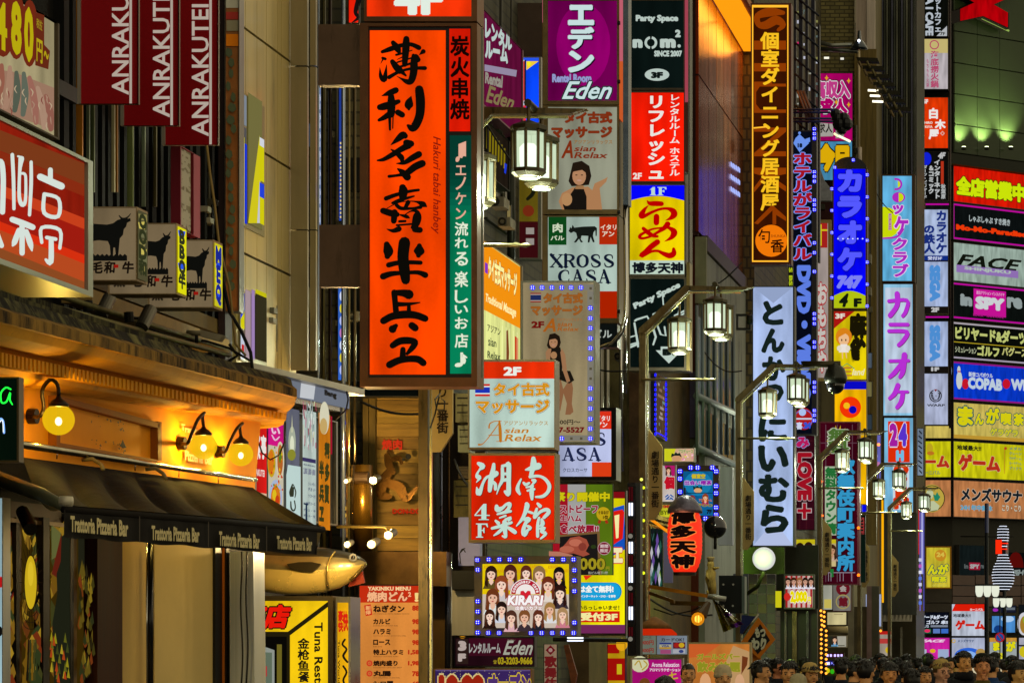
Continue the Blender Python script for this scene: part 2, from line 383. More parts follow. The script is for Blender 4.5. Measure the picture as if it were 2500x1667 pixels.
# --- 1: black ribbed front at the far left
b0 = block('ribbed_building', 'black metal-ribbed building behind the three red banners', -6.9, 12, 25.3, 30, paint('#0c0c08', .8))
p0 = Side(-6.9)
reflect_cols = {176: '#c07a10', 255: '#b9b38a', 262: '#a06a10', 193: '#6c7a60', 300: '#7d8a50', 330: '#8b9a80', 358: '#6a6238', 400: '#7c8a70', 205: '#55603a'}
for i, x in enumerate(range(140, 545, 9)):
    D = p0.depth(x); b = MB(); w = .05 + .03 * (i % 3 == 0)
    b.box((-6.9, D - w, 3.6), (-6.9 + (.04 if i % 2 else .07), D + w * .3, 16), paint('#15140d' if i % 2 else '#080806', .7)); b.build('rib', b0)
for x, c in reflect_cols.items():
    D = p0.depth(x) - .05; b = MB(); b.box((-6.87, D - .02, Zof(470 if x < 300 else 505, D)), (-6.81, D + .0, 16), paint(c, .3, .4, .3, 9, stretch=(1, 1, .25))); b.build('streak_or_trim', b0)  # vertical reflections on the ribs, painted in as coloured strips
sq(p0, (137, 188, 190, 226), BLACK, .1, 'cross_beam', b0)
sq(p0, (225, 660, 545, 700), paint('#4a3a1a', .7, 0, .3, 5), .12, 'ledge', b0)
sq(Front(25.2), (533, -20, 550, 900), paint('#2e2426', .5, .3), .2, 'corner_post', b0)

# --- 2: pale glazed front with black joints
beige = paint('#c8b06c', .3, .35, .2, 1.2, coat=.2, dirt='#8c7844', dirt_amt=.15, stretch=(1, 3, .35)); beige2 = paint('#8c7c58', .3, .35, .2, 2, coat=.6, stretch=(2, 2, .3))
b1 = block('metal_clad_building', 'olive metal-clad building with black panel joints beside the orange sign', -7.66, 25.4, 30.55, 30, BLACK)
p1 = Side(-7.66); xs = [560, 583, 611, 634, 662, 671, 708]
Dx = p1.depth
zj = [18.5, Zof(117, Dx(646)) , Zof(384, Dx(646)), Zof(650, Dx(646)), 3.9]
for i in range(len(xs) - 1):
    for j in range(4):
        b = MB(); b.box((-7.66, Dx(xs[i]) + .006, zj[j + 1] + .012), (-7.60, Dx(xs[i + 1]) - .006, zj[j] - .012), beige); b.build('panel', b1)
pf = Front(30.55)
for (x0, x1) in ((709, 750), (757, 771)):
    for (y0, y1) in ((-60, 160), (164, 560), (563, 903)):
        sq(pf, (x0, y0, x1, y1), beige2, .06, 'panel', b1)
# reflections of lit signs, painted as glowing patches on the cladding
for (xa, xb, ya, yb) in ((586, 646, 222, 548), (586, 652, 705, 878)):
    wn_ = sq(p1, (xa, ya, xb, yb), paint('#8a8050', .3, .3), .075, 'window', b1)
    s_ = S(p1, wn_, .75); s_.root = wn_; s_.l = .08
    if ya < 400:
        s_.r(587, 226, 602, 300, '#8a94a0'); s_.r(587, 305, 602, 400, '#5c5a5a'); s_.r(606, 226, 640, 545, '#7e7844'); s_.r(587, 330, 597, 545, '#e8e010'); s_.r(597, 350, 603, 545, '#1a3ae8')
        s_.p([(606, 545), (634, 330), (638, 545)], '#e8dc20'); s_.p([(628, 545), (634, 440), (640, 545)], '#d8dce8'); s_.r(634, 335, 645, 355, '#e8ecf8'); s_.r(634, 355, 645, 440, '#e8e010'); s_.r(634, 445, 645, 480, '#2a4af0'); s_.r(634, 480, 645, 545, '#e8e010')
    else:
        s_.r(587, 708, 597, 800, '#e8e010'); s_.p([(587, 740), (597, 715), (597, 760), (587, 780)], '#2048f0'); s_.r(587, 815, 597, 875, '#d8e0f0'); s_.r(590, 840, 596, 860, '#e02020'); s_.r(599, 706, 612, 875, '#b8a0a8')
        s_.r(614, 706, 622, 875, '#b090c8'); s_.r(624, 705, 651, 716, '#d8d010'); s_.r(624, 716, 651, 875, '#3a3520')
    rod([p1.pt(xa, ya + (8 if ya < 400 else 0), .085), p1.pt(xa, yb, .085)], .006, STEEL, 'mullion', wn_)
# faded orange pictorial column
s = sign(Front(25.0), (552, -10, 584, 760), 'tall narrow glass column with an orange blotched pattern at the building corner', paint('#b07038', .4, 0, .25, 5), .12, STEEL, 2, 0, 'patterned_column', 'column')
s.r(552, -10, 584, 20, '#d8d8c8'); s.r(552, 30, 584, 48, '#c04038'); s.r(553, 50, 583, 76, '#a09a80'); s.r(552, 84, 584, 113, '#ff9010')
for i in range(22):
    y = 130 + i * 27 + RNG.uniform(-5, 5); x = 560 + RNG.uniform(-4, 12); w = RNG.uniform(6, 11)
    s.p([(x - w, y), (x - w * .3, y - 12), (x + w * .8, y - 7), (x + w, y + 5), (x + w * .2, y + 13), (x - w * .6, y + 8)], '#5f6a50')

# --- 3: dark recess with pipes left of the orange sign
b2 = block('recessed_building', 'dark recessed building with bright pipes left of the orange sign', -8.4, 30.62, 34, 30, paint('#231e14', .5, .2, .4, 2))
for x, w, c, nm in ((777, 5, '#98a4b8', 'pipe'), (790, 9, '#4a4426', 'pipe'), (806, 7, '#2c2018', 'pipe'), (838, 8, '#a8b4c8', 'downpipe'), (852, 5, '#8a7a48', 'pipe'), (866, 6, '#5a4c30', 'pipe')):
    D = 32.0; rod([P(x, 1660, D), P(x, -30, D)], w * D / F / 1.6, paint(c, .15, .9, .3, 6, stretch=(1, 1, .3)), nm, b2)
sq(Front(33.4), (838, 210, 898, 400), brickmat('#5c5334', '#2c2818', .25, .12, .8, 'x'), .1, 'wall_panel', b2)
sq(Front(33.4), (845, 385, 898, 465), BLACK, .16, 'shutter_box', b2)
sq(Front(33.4), (838, 700, 900, 930), paint('#10140f', .3), .1, 'dark_panel', b2)
s = sign(Front(32.3), (770, 215, 784, 560), 'narrow white-blue lit strip sign seen edge-on beside the pale building', '#8fa8d8', .05, BLACK, 1, .8, 'strip_sign')
for y in range(230, 540, 46): s.t('営', (771, y, 783, y + 38), '#dfe8ff', .03)
s = sign(Front(32.1), (828, 215, 836, 540), 'thin lit strip sign with a string of warm bulbs beside the pipes', '#2a4ab0', .05, BLACK, 1, .8, 'strip_sign')
for y in range(350, 540, 10): s.e(832, y, 2.2, 3, '#ffe8a0', 8)
s = sign(Front(32.1), (826, 702, 842, 928), 'blue and yellow lit strip sign above the steel ledge', '#3a70d8', .05, BLACK, 1, .85, 'strip_sign')
for i, y in enumerate(range(715, 925, 30)): s.e(834, y + 8, 5, 12, ('#e8f0ff', '#f0e020', '#c8d0ff', '#d080c0')[i % 4], 12)
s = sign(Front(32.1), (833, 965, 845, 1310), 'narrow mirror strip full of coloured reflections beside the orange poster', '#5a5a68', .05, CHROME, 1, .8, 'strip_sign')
for i in range(40): s.e(839 + RNG.uniform(-4, 4), 975 + i * 8.3, RNG.uniform(1, 4), RNG.uniform(3, 9), RNG.choice(['#e8e8ff', '#c8a040', '#2038e0', '#a8a8a0', '#e0e080', '#303030', '#805030']), 8)  # reflections are glowing spots painted on the strip
# steel ledge with its lit edge
r_ = thing('canopy_ledge', 'long brushed steel ledge jutting over the lit posters', 'canopy', P(750, 930, 27))
pa = vp_plane(615, 25.6, 3600)
b = MB(); q = [pa.pt(612, 884), pa.pt(890, 950)]; q2 = [pa.pt(612, 897), pa.pt(890, 966)]; n = pa.n
b.add([q[0], q[1], q2[1], q2[0], q[0] - n * 1.2, q[1] - n * 1.2, q2[1] - n * 1.2, q2[0] - n * 1.2], [(0, 1, 2, 3), (4, 5, 1, 0), (3, 2, 6, 7), (1, 5, 6, 2), (0, 3, 7, 4)][:5], paint('#8a7a60', .3, .8, .3, 4, stretch=(1, .3, 1)))
b.build('ledge_slab', r_)
b = MB(); b.prism([pa.pt(*c) - n * .1 for c in ((620, 900), (858, 960), (858, 1004), (620, 958))], -n * .3, paint('#9a8f88', .25, .7, .25, 3, coat=.5)); b.build('fascia', r_)
fs_ = S(pa, r_, .0); fs_.l = -.09
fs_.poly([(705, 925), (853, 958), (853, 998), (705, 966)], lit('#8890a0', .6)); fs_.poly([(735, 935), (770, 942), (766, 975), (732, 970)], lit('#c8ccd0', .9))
fs_.t('Bang', [(792, 950), (822, 958), (822, 976), (792, 968)], '#101010', .06)
# --- wooden restaurant front
wr = thing('wooden_restaurant_front', 'wooden restaurant front of horizontal planks behind the gold post', 'shopfront', P(955, 1345, 33.5))
pw = Front(33.3); sq(pw, (884, 960, 1060, 1350), paint('#2a1f0c', .8), .3, 'backing', wr, -.12)
ys = [962, 976, 1003, 1033, 1065, 1096, 1130, 1157, 1189, 1220, 1250, 1281, 1313, 1344]
wm = [paint(c, .6, 0, .45, 3.2, .3, stretch=(.5, 1, 5)) for c in ('#8a6a2c', '#7a5c24', '#94742f')]
for i in range(len(ys) - 1): sq(pw, (918, ys[i] + 1.2, 1040, ys[i + 1]), wm[i % 3], .03 + .012 * (i % 2), 'plank', wr, .18)
for x0, x1 in ((886, 899), (901, 916)): sq(pw, (x0, 960, x1, 1350), paint('#5d4a1e', .55, 0, .35, 4, stretch=(3, 1, .4)), .12, 'upright_board', wr, .18)
s = S(Front(33.0), wr, .55); s.l = -.03
s.t('焼肉', (932, 1072, 982, 1098), '#ff4020', .03); s.t('DON-DON', (958, 1241, 1040, 1254), '#e83818', .04)
horn = paint('#4c3210', .25, .9, .6, 5)
bb = S(Front(32.9), wr, 0); bb.l = .05
bb.k((0, 0), 1, [[(945, 1113, 16), (950, 1135, 20), (960, 1152, 12)], [(955, 1122, 10), (975, 1118, 14), (980, 1130, 8)], [(952, 1150, 20), (935, 1175, 26), (930, 1205, 24), (950, 1212, 14)], [(952, 1180, 22), (975, 1190, 26), (990, 1216, 18), (1005, 1205, 12), (1018, 1188, 8)]], horn)
bb.e(985, 1122, 4, 4, '#1a1408'); bb.e(997, 1114, 7, 7, '#14100a')
s = sign(Front(32.6), (858, 930, 1025, 966), 'black shop fascia with half-hidden white figures under the orange sign', '#0d100c', .2, BLACK, 2, .5, 'fascia_sign')
s.t('21', (905, 932, 990, 950), '#a8bcc8', .08)
sq(Front(33.1), (880, 1346, 1090, 1430), paint('#5f431a', .35, .6, .4, 3, coat=.3), .25, 'copper_fascia', wr)

# --- 4: dark brick building behind the centre signs
b3 = block('brick_building', 'dark brick building behind the street lamp and the magenta signs', -7.2, 34.05, 44, 30, brickmat('#3d3a24', '#17170e', .35, .14))
sq(Front(34.02), (1050, 960, 1184, 1680), paint('#241a10', .6, .1, .4, 3), .12, 'side_wall', b3)
for r, c, nm in (((1112, 960, 1145, 1030), '#6d6c50', 'condenser_unit'), ((1118, 1038, 1146, 1104), '#7c8068', 'condenser_unit'), ((1119, 1138, 1146, 1168), '#5c503c', 'duct_box'), ((1108, 1172, 1146, 1262), '#5a5228', 'condenser_unit')):
    o = sq(Front(33.5), r, paint(c, .55, .2, .2, 5, dirt='#2c2a18', dirt_amt=.3), .3, nm, b3)
    for k in range(3): sq(Front(33.2), (r[0] + 4, r[1] + (r[3] - r[1]) * (k + .6) / 4, r[2] - 4, r[1] + (r[3] - r[1]) * (k + .75) / 4), DARK, .01, 'vent_slot', o)
for x, w, c in ((1060, 6, '#3a2a18'), (1078, 5, '#8488a0'), (1096, 5, '#5a4020'), (1188, 4, '#8c8c90')):
    rod([P(x, 1500, 33.7), P(x, 930, 33.7)], w * .0021, paint(c, .25, .7, .3, 4), 'pipe', b3)
sq(Front(33.3), (1119, 1262, 1172, 1380), paint('#8d90c8', .5, 0, .15, 3), .12, 'lilac_panel', b3)
for k in range(2): rod([P(1124, 1375, 32.9), P(1122, 1350, 32.9), P(1128 + 4 * k, 1340, 32.85), P(1135 + k, 1338 + 9 * k, 32.8)], .006, BLACK, 'cable', b3, 5)
sq(Front(33.6), (1052, 1352, 1087, 1690), paint('#4a3510', .5, .3, .4, 2), .25, 'bronze_panel', b3); rod([P(1093, 1680, 33.3), P(1093, 1352, 33.3)], .03, paint('#3a3c48', .2, .8), 'corner_tube', b3); rod([P(1101, 1680, 33.2), P(1101, 1352, 33.2)], .012, CHROME, 'corner_tube', b3)
sq(Front(33.0), (1103, 1440, 1160, 1550), paint('#8a8678', .5, .1, .12, 3, stretch=(4, 1, .4)), .1, 'shutter_panel', b3)
sq(Front(33.0), (1103, 1392, 1160, 1438), DARK, .2, 'awning_box', b3)
sq(Front(40.5), (1256, 8, 1325, 140), paint('#4a3c34', .5, .3, .3, 2), .4, 'vent_duct', b3)
rod([P(1248, 700, 39), P(1248, 280, 39)], .05, paint('#23261c', .4, .4), 'downpipe', b3)
for x0, x1, y0, y1 in ((1190, 1222, 350, 470), (1226, 1244, 380, 490)): sq(Side(-7.2), (x0, y0, x1, y1), paint('#1c1d14', .2, .3), .06, 'window_panel', b3)
for k in range(4): sq(Side(-7.2), (1190, 470 + k * 60, 1246, 474 + k * 60), paint('#23251a', .6), .05, 'ledge', b3)
# --- 5: brown stone building
b4 = block('stone_building', 'brown mottled stone building beside the noodle shop signs', -6.95, 44.05, 54.9, 30, paint('#57452c', .8, 0, .5, 1.5, .3))
sq(Front(43.9), (1380, 700, 1536, 1240), paint('#5c5636', .85, 0, .5, 2.5, .4, dirt='#1e1c10'), .12, 'concrete_pier', b4)
sq(Front(43.2), (1536, 905, 1580, 1320), paint('#4c3826', .7, 0, .5, 4, .4), .3, 'stone_pier', b4)
for x in (1418, 1468, 1482): rod([P(x, 1240, 43), P(x, 760, 43)], .03, STEEL, 'downpipe', b4)
for x, y0, y1 in ((1516, 640, 1150), (1526, 640, 960)): rod([P(x, y1, 42), P(x, y0, 42)], .025, CHROME, 'service_tube', b4)
# --- 6: glossy brown building with orange light
b5 = block('brown_glass_building', 'glossy brown building lit orange behind the dining sign', -6.84, 55, 61.4, 34, paint('#5c2414', .3, .5, .3, .8, stretch=(1, 1, .3)))
p5 = Side(-6.84); zb = Zof(575, 55.1)
D5 = p5.depth
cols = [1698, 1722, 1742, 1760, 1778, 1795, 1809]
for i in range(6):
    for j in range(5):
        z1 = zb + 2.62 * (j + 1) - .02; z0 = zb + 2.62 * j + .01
        c = '#8c3418' if i < 2 else ('#c06a14', '#b55a12', '#8c4418')[(i + j) % 3]  # orange reflected light is put into the glass panel colours
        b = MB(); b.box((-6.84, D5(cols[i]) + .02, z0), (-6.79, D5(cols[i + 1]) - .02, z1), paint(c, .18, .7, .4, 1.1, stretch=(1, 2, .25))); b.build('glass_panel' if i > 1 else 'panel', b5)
sq(Front(54.95), (1683, -30, 1704, 575), paint('#3a0d0a', .4, .2, .2, 2), .1, 'corner_face', b5)
b = MB(); b.box((-6.84, 55.1, zb - .25), (-6.7, 61.4, zb), paint('#3c2c1c', .5)); b.build('bottom_trim', b5)
b = MB(); b.box((-6.84, 55.0, Zof(116, 60.9)), (-6.2, 61.3, Zof(116, 60.9) + .12), paint('#b86a10', .4)); b.build('canopy', b5)
for i in range(6):
    y0 = 55.1 + i * 1.02; b = MB(); b.box((-6.76, y0, Zof(116, 60.9) - .03), (-6.3, y0 + .95, Zof(116, 60.9) - .005), lit('#ff9a10', 1.1)); b.build('soffit_light', b5)
for i in range(4):
    for j in range(9): sq(p5, (1785 + i * 6, 395 + (i * 4) - 300 * (j > 5) + 30 * (j % 3) , 1789 + i * 6, 405 + i * 4 - 300 * (j > 5) + 30 * (j % 3)), lit('#a8b8ff', 1.0), .01, 'sign_reflection', b5, .06) if j < 3 else None  # blue sign reflection put in as small glowing squares
for i, zz_ in enumerate((0, 1)):
    l = bpy.data.lights.new('soffit_lamp', 'AREA'); l.energy = 22; l.color = (1, .36, .04); l.shape = 'RECTANGLE'; l.size = .5; l.size_y = 2.8
    o = bpy.data.objects.new('soffit_lamp', l); COL.objects.link(o); o.parent = b5; o.location = Vector((-6.5, 56.8 + zz_ * 3, Zof(116, 60.9) - .06)) - Vector(b5.location); o.rotation_euler = (0, math.radians(22), 0)
# cream lower wall and window band
cream = paint('#7e8078', .7, 0, .15, 1.2, .15, dirt='#3c4040', dirt_amt=.35)
zc = zb - .25
b = MB(); b.box((-6.84, 55.06, 0), (-6.74, 61.35, zc - .02), cream); b.build('lower_wall', b5)
sq(Front(54.9), (1697, 578, 1724, 740), paint('#7d7b66', .7, 0, .2, 3), .14, 'pier', b5)
sq(Front(54.85), (1640, 906, 1699, 1068), paint('#5c5470', .5, .2, .2, 3), .14, 'lilac_pier', b5)
sq(Front(54.85), (1640, 1070, 1699, 1250), paint('#4e4a44', .5, .2, .2, 3), .14, 'pier', b5)
for row, (ya, yb) in enumerate(((770, 960), (985, 1085))):
    for i, x in enumerate(range(1702, 1792, 15)):
        w_ = sq(p5, (x + 1, ya + (x - 1702) * .75, x + 13, yb + (x - 1702) * (.45 if row == 0 else .55)), paint('#8c9cb4' if i % 3 == 0 else '#1c2c3c', .15, .3, .3, 4), .03, 'window', b5, .12)
    q = [p5.pt(1700, yb + 6, .16), p5.pt(1792, yb + 48, .16)]; rod(q, .06, paint('#7c8890', .4, .3), 'window_rail', b5, 6)
for x in range(1701, 1796, 15): rod([p5.pt(x, 745, .17), p5.pt(x, 1110, .17)], .03, paint('#68747c', .4, .4), 'mullion', b5, 6)
sq(Front(54.5), (1752, 1140, 1788, 1330), paint('#b0b8cc', .5, 0, .15, 5, stretch=(3, 1, .3)), .2, 'white_panel', b5)
# --- 7: brown tiled building
b6 = block('tiled_building', 'narrow brown-tiled building behind the tall white cutlet sign', -6.6, 61.45, 76, 34, brickmat('#4a4224', '#1d1b10', .3, .16, axis='y'))
sq(Front(61.4), (1809, 110, 1842, 1330), brickmat('#5a4d28', '#221d10', .13, .2, .6, 'x', .02), .08, 'tile_strip', b6)
# --- 8: pale brick building above the recruiting billboard
b7 = block('pale_brick_building', 'pale brick building behind the magenta recruiting billboard', -5.86, 76.05, 86, 36, paint('#6a6248', .7, 0, .3, 2, stretch=(1, 1, .2)))
sq(Front(76.0), (1998, -20, 2086, 470), brickmat('#7d7442', '#453f22', .22, .09, .8, 'x', .015), .1, 'brick_face', b7)
sq(Front(75.8), (2090, -20, 2115, 130), paint('#a8998c', .6, 0, .2, 6, stretch=(4, 1, .2)), .1, 'pilaster', b7); sq(Front(75.8), (2116, -20, 2136, 130), paint('#c0b4a8', .6, 0, .2, 6, stretch=(4, 1, .2)), .14, 'pilaster', b7)
sq(Front(75.7), (2086, 120, 2140, 1330), paint('#6c5c30', .6, 0, .4, 5, stretch=(3, 1, .2)), .1, 'pilaster', b7)
rod([P(2097, 360, 75.4), P(2097, 120, 75.4)], .03, paint('#b8a888', .5), 'conduit', b7); rod([P(2099, 410, 75.4), P(2099, 360, 75.4)], .05, paint('#b8aca0', .5), 'conduit', b7)
# --- 9: corrugated building
b8 = block('corrugated_building', 'dark corrugated metal building left of the upright sign column', -6.2, 86.05, 112, 40, paint('#34342a', .3, .7, .3, 2, stretch=(1, 1, .3)))
for i, x in enumerate(range(2134, 2236, 6)):
    c = ('#3c4038', '#5a5c50', '#262820', '#484a5a')[i % 4]
    sq(Front(85.9), (x, -20, x + 4, 436), paint(c, .22, .8, .4, 3, stretch=(1, 1, .25)), .14 + .06 * (i % 2), 'rib', b8)
sq(Front(86.2), (2130, 0, 2238, 1500), paint('#2a2a24', .4, .4, .3, 2), .1, 'wall_panel', b8)
for y0, y1 in ((490, 640), (690, 900), (950, 1090)): sq(Front(85.9), (2136, y0, 2150, y1), paint('#8a8c90', .4, .5, .3, 3), .2, 'duct', b8)
# --- 10: dark pillar behind the upright sign column
b9 = block('dark_pillar_building', 'dark narrow building edge carrying the upright column of shop signs', -7.7, 112.05, 140, 40, paint('#1a1a15', .5, .2, .3, 1))
sq(Front(131), (2236, -20, 2251, 400), paint('#242019', .5), .2, 'wall_panel', b9)
for y in (80, 172, 258, 350): sq(Front(130.7), (2236, y, 2249, y + 22), paint('#9a4860', .5), .2, 'pink_band', b9)
for y in (12, 105, 200): sq(Front(130.6), (2236, y, 2248, y + 3), lit('#d8d8b0', .7), .1, 'lamp_tube', b9)
sq(Front(131.2), (2250, -20, 2322, 460), DARK, .3, 'sign_frame', b9)
for x in (2249, 2319): rod([P(x, 1045, 130.5), P(x, -20, 130.5)], .04, paint('#3a2c2c', .4, .4), 'upright_rail', b9)
# --- 11: end building across the crossing
b10 = thing('corner_tower', 'green-grey panelled corner building at the end of the street with stacked lit shop signs', 'building', P(2380, 1620, 155))
pe = Side((2325 - VX) * 150 / F, 150, 1.125)
pl_ = Front(150)
gw = paint('#2e3a22', .5, .1, .18, .3, coat=.2)
b = MB(); b.prism([P(2180, 1630, 150.4), P(2325, 1630, 150.4), P(2325, 1630, 150.4) + Vector((22, 19, 0)), P(2180, 1630, 150.4) + Vector((0, 20, 0))], (0, 0, 44), paint('#2e2e26', .6, .1, .2, .4)); b.build('wall', b10)
zz = [Zof(y, 150) for y in (-60, 75, 152, 228, 302, 372)]
for i, (xa, xb) in enumerate(((2328, 2382), (2383, 2437), (2438, 2503), (2504, 2580))):
    for j in range(5):
        A, B = pe.pt(xa, 0, .0), pe.pt(xb, 0, .0)
        b = MB(); b.prism([Vector((A.x, A.y, zz[j + 1])) + pe.n * .1, Vector((B.x, B.y, zz[j + 1])) + pe.n * .1, Vector((B.x, B.y, zz[j] - .05)) + pe.n * .1, Vector((A.x, A.y, zz[j] - .05)) + pe.n * .1], -pe.n * .1, gw); b.build('cladding_panel', b10)
sq(pe, (2326, 374, 2600, 400), paint('#20241a', .6), .5, 'ledge', b10)
for (x0, x1, y0, y1) in ((2238, 2324, 1405, 1435), (2238, 2324, 1437, 1470), (2238, 2324, 1472, 1500)): sq(pl_, (x0, y0, x1, y1), paint('#4c4840', .5, .1, .2, 1), .3, 'cladding_panel', b10)
for i in range(5):
    for j in range(3): sq(pe, (2326 + i * 56, 1403 + j * 26, 2380 + i * 56, 1427 + j * 26), paint('#5c4a44', .45, .1, .2, .6), .2, 'cladding_panel', b10)
for j in range(2):
    for i in range(7): sq(pl_ if i < 2 else pe, (2238 + i * 44 if i < 2 else 2326 + (i - 2) * 44, 1482 + j * 30, 2280 + i * 44 if i < 2 else 2368 + (i - 2) * 44, 1510 + j * 30), paint('#3a3a2e', .5, .1, .2, .6), .22, 'cladding_panel', b10)
# uplights on the green wall
for i, x in enumerate((2353, 2409, 2468)):
    r = thing('uplight', ('wall uplight nearest the sign column', 'middle wall uplight under the red X', 'right-hand wall uplight under the red X')[i], 'lamp', pe.pt(x, 366, .5), 'uplights washing the green wall')
    b = MB(); b.lathe(pe.pt(x, 366, .45), [(.1, 0), (.12, .05), (.1, .12)], DARK, 10); b.build('lamp_body', r)
    b = MB(); b.lathe(pe.pt(x, 366, .45) + Vector((0, 0, .13)), [(.09, 0), (.09, .02)], lit('#f0ffc0', 4), 10); b.build('lens', r)
    ld = bpy.data.lights.new('uplight', 'SPOT'); ld.energy = 1300; ld.color = (.85, 1, .5); ld.spot_size = math.radians(84); ld.spot_blend = .9; ld.shadow_soft_size = .1
    lo = bpy.data.objects.new('uplight_beam', ld); COL.objects.link(lo); lo.parent = r
    lo.location = pe.n * .1 + Vector((0, 0, .2)); dirv = (Vector((0, 0, 1)) - pe.n * .45).normalized(); lo.rotation_euler = dirv.to_track_quat('-Z', 'Y').to_euler()

# red X emblem high on the tower
r = thing('red_emblem', 'big red X-shaped emblem high on the green wall, cut by the top edge', 'emblem', pe.pt(2401, 60, .3))
X = [(2342, 24), (2342, 55), (2400, 42), (2463, 72), (2463, 33), (2427, 12), (2490, -18), (2490, -52), (2401, -24), (2330, -58), (2330, -22), (2378, 7)]
b = MB(); b.prism([pe.pt(x, y, .75) for x, y in X][::-1], -pe.n * .55, paint('#120a08', .5)); b.build('emblem_body', r)
b = MB(); b.add([pe.pt(2401 + (x - 2401) * .96, 9 + (y - 9) * .93, .77) for x, y in X], [tuple(range(11, -1, -1))], lit('#b00008', 1, True)); b.build('emblem_face', r)
rod([pe.pt(2397, 45, .5), pe.pt(2463, 76, .5)], .045, lit('#8ca850', 1), 'edge_light', r, 6)
# conduits, boxes and cables that clutter the walls
ck = random.Random(5)
for parent, pl, x0, x1, y0, y1, n in ((b3, Side(-7.2), 1186, 1250, -20, 560, 7), (b4, Side(-6.95), 1500, 1536, -20, 900, 5), (b1, p1, 662, 706, 700, 900, 2), (b0, p0, 486, 532, 380, 640, 3), (b6, Side(-6.6), 1990, 2018, 300, 900, 4), (b7, Front(75.6), 2086, 2136, 150, 1300, 5), (b3, Front(34.0), 728, 880, 0, 900, 6), (b5, Front(54.7), 1640, 1695, 650, 900, 3)):
    for i in range(n):
        x = ck.uniform(x0, x1); ya = ck.uniform(y0, (y0 + y1) / 2); yb2 = ck.uniform((y0 + y1) / 2, y1); rod([pl.pt(x, ya, .05), pl.pt(x, yb2, .05)], ck.choice((.012, .018, .03)), paint(ck.choice(('#5c5848', '#2c2a24', '#7c7868', '#463828')), .45, .3), 'conduit', parent, 6)
        y = ck.uniform(ya, yb2); sq(pl, (x - 4, y, x + 5, y + 13), paint(ck.choice(('#6c6858', '#3c3a30', '#8c8878')), .5), .1, 'junction_box', parent)
for k, (a, c, D, sag) in enumerate((((1186, 300), (1330, 470), 36, 20), ((1380, 860), (1530, 905), 41, 18), ((1680, 700), (1812, 640), 54, 26), ((1570, 1450), (1740, 1500), 39, 22), ((2120, 430), (2180, 520), 80, 14), ((1812, 905), (1700, 830), 54.5, 30), ((880, 980), (1030, 1010), 30, 12), ((1108, 1120), (1150, 1190), 33, 12))):
    q = [P(a[0] + (c[0] - a[0]) * t / 10, a[1] + (c[1] - a[1]) * t / 10 + sag * math.sin(math.pi * t / 10), D) for t in range(11)]
    b = MB(); b.tube(q, .012, BLACK, 5); tag(b.build('slack_cable', None, True), ('slack cable behind the nearest street lamp', 'slack cable under the bent chrome tube', 'slack cable left of the brown tiled strip, upper', 'slack cable below the red paper lantern', 'slack cable beside the corrugated wall', 'slack cable left of the brown tiled strip, lower', 'slack cable across the plank wall', 'short slack cable by the air conditioners')[k], 'cable', 'slack cables between the buildings')

# air conditioners and lit windows filling the gaps between the signs
for (x, y, w_, h_, D, par) in ((1196, 480, 34, 24, 36.5, b3), (1215, 530, 30, 22, 37, b3), (1645, 690, 26, 20, 53.5, b5), (1650, 740, 24, 20, 53.5, b5), (1500, 860, 22, 18, 42.5, b4), (735, 600, 22, 18, 33.8, b3), (850, 760, 26, 22, 33.5, b3), (1838, 340, 10, 30, 61, b6), (2100, 620, 26, 22, 75, b7), (2102, 700, 24, 20, 75, b7), (2140, 1120, 18, 16, 85, b8), (1380, 1260, 24, 20, 33, b4)):
    o = sq(Front(D), (x, y, x + w_, y + h_), paint('#787464', .6, 0, .15, 6, dirt='#34301f', dirt_amt=.3), .35, 'condenser_unit', par)
    b = MB(); b.tube([P(x + w_ * .38 + h_ * .36 * math.cos(q * .524), y + h_ * .5 + h_ * .36 * math.sin(q * .524), D - .37) for q in range(13)], .012, DARK, 5); b.build('fan_ring', par)
for (x, y, w_, h_, D, c, par) in ((1300, 60, 10, 34, 40.3, '#6c7c90', b3), (1236, 500, 12, 40, 38, '#8c7c4c', b3), (1400, 1120, 60, 40, 43.6, '#3c4454', b4), (1505, 300, 8, 120, 42, '#485868', b4), (1508, 520, 8, 90, 42, '#7c6c3c', b4), (2104, 860, 26, 40, 75.2, '#54606c', b7), (2104, 930, 26, 40, 75.2, '#7c7448', b7), (2104, 1010, 26, 40, 75.2, '#38444c', b7), (738, 300, 26, 60, 33.9, '#3c4858', b3), (738, 700, 26, 60, 33.9, '#5c5434', b3)):
    o = sq(Front(D), (x, y, x + w_, y + h_), paint('#2c2a24', .5), .05, 'window', par); o2 = sq(Front(D), (x + 2, y + 2, x + w_ - 2, y + h_ - 2), lit(c, .7, True), .01, 'pane', par, .055)
# ------------------------------------------------------------------ the trattoria at the left: cornice, lamps, awning, shop front
shop = thing('trattoria', 'ochre corner trattoria with a stained cornice above its dark awning', 'shop', P(300, 1620, 22))
pc = vp_plane(0, 18.2, 3000)
ochre = paint('#f0a010', .7, 0, .25, 2.5, .25, dirt='#a06408', dirt_amt=.1); ochre2 = paint('#d0840c', .75, 0, .3, 3, .3)
stain = paint('#8c6a2c', .85, 0, .4, 3, .4, dirt='#1c160a', dirt_amt=.6)
mossy = paint('#5e5a34', .85, 0, .4, 4, .4, dirt='#16150c', dirt_amt=.8)
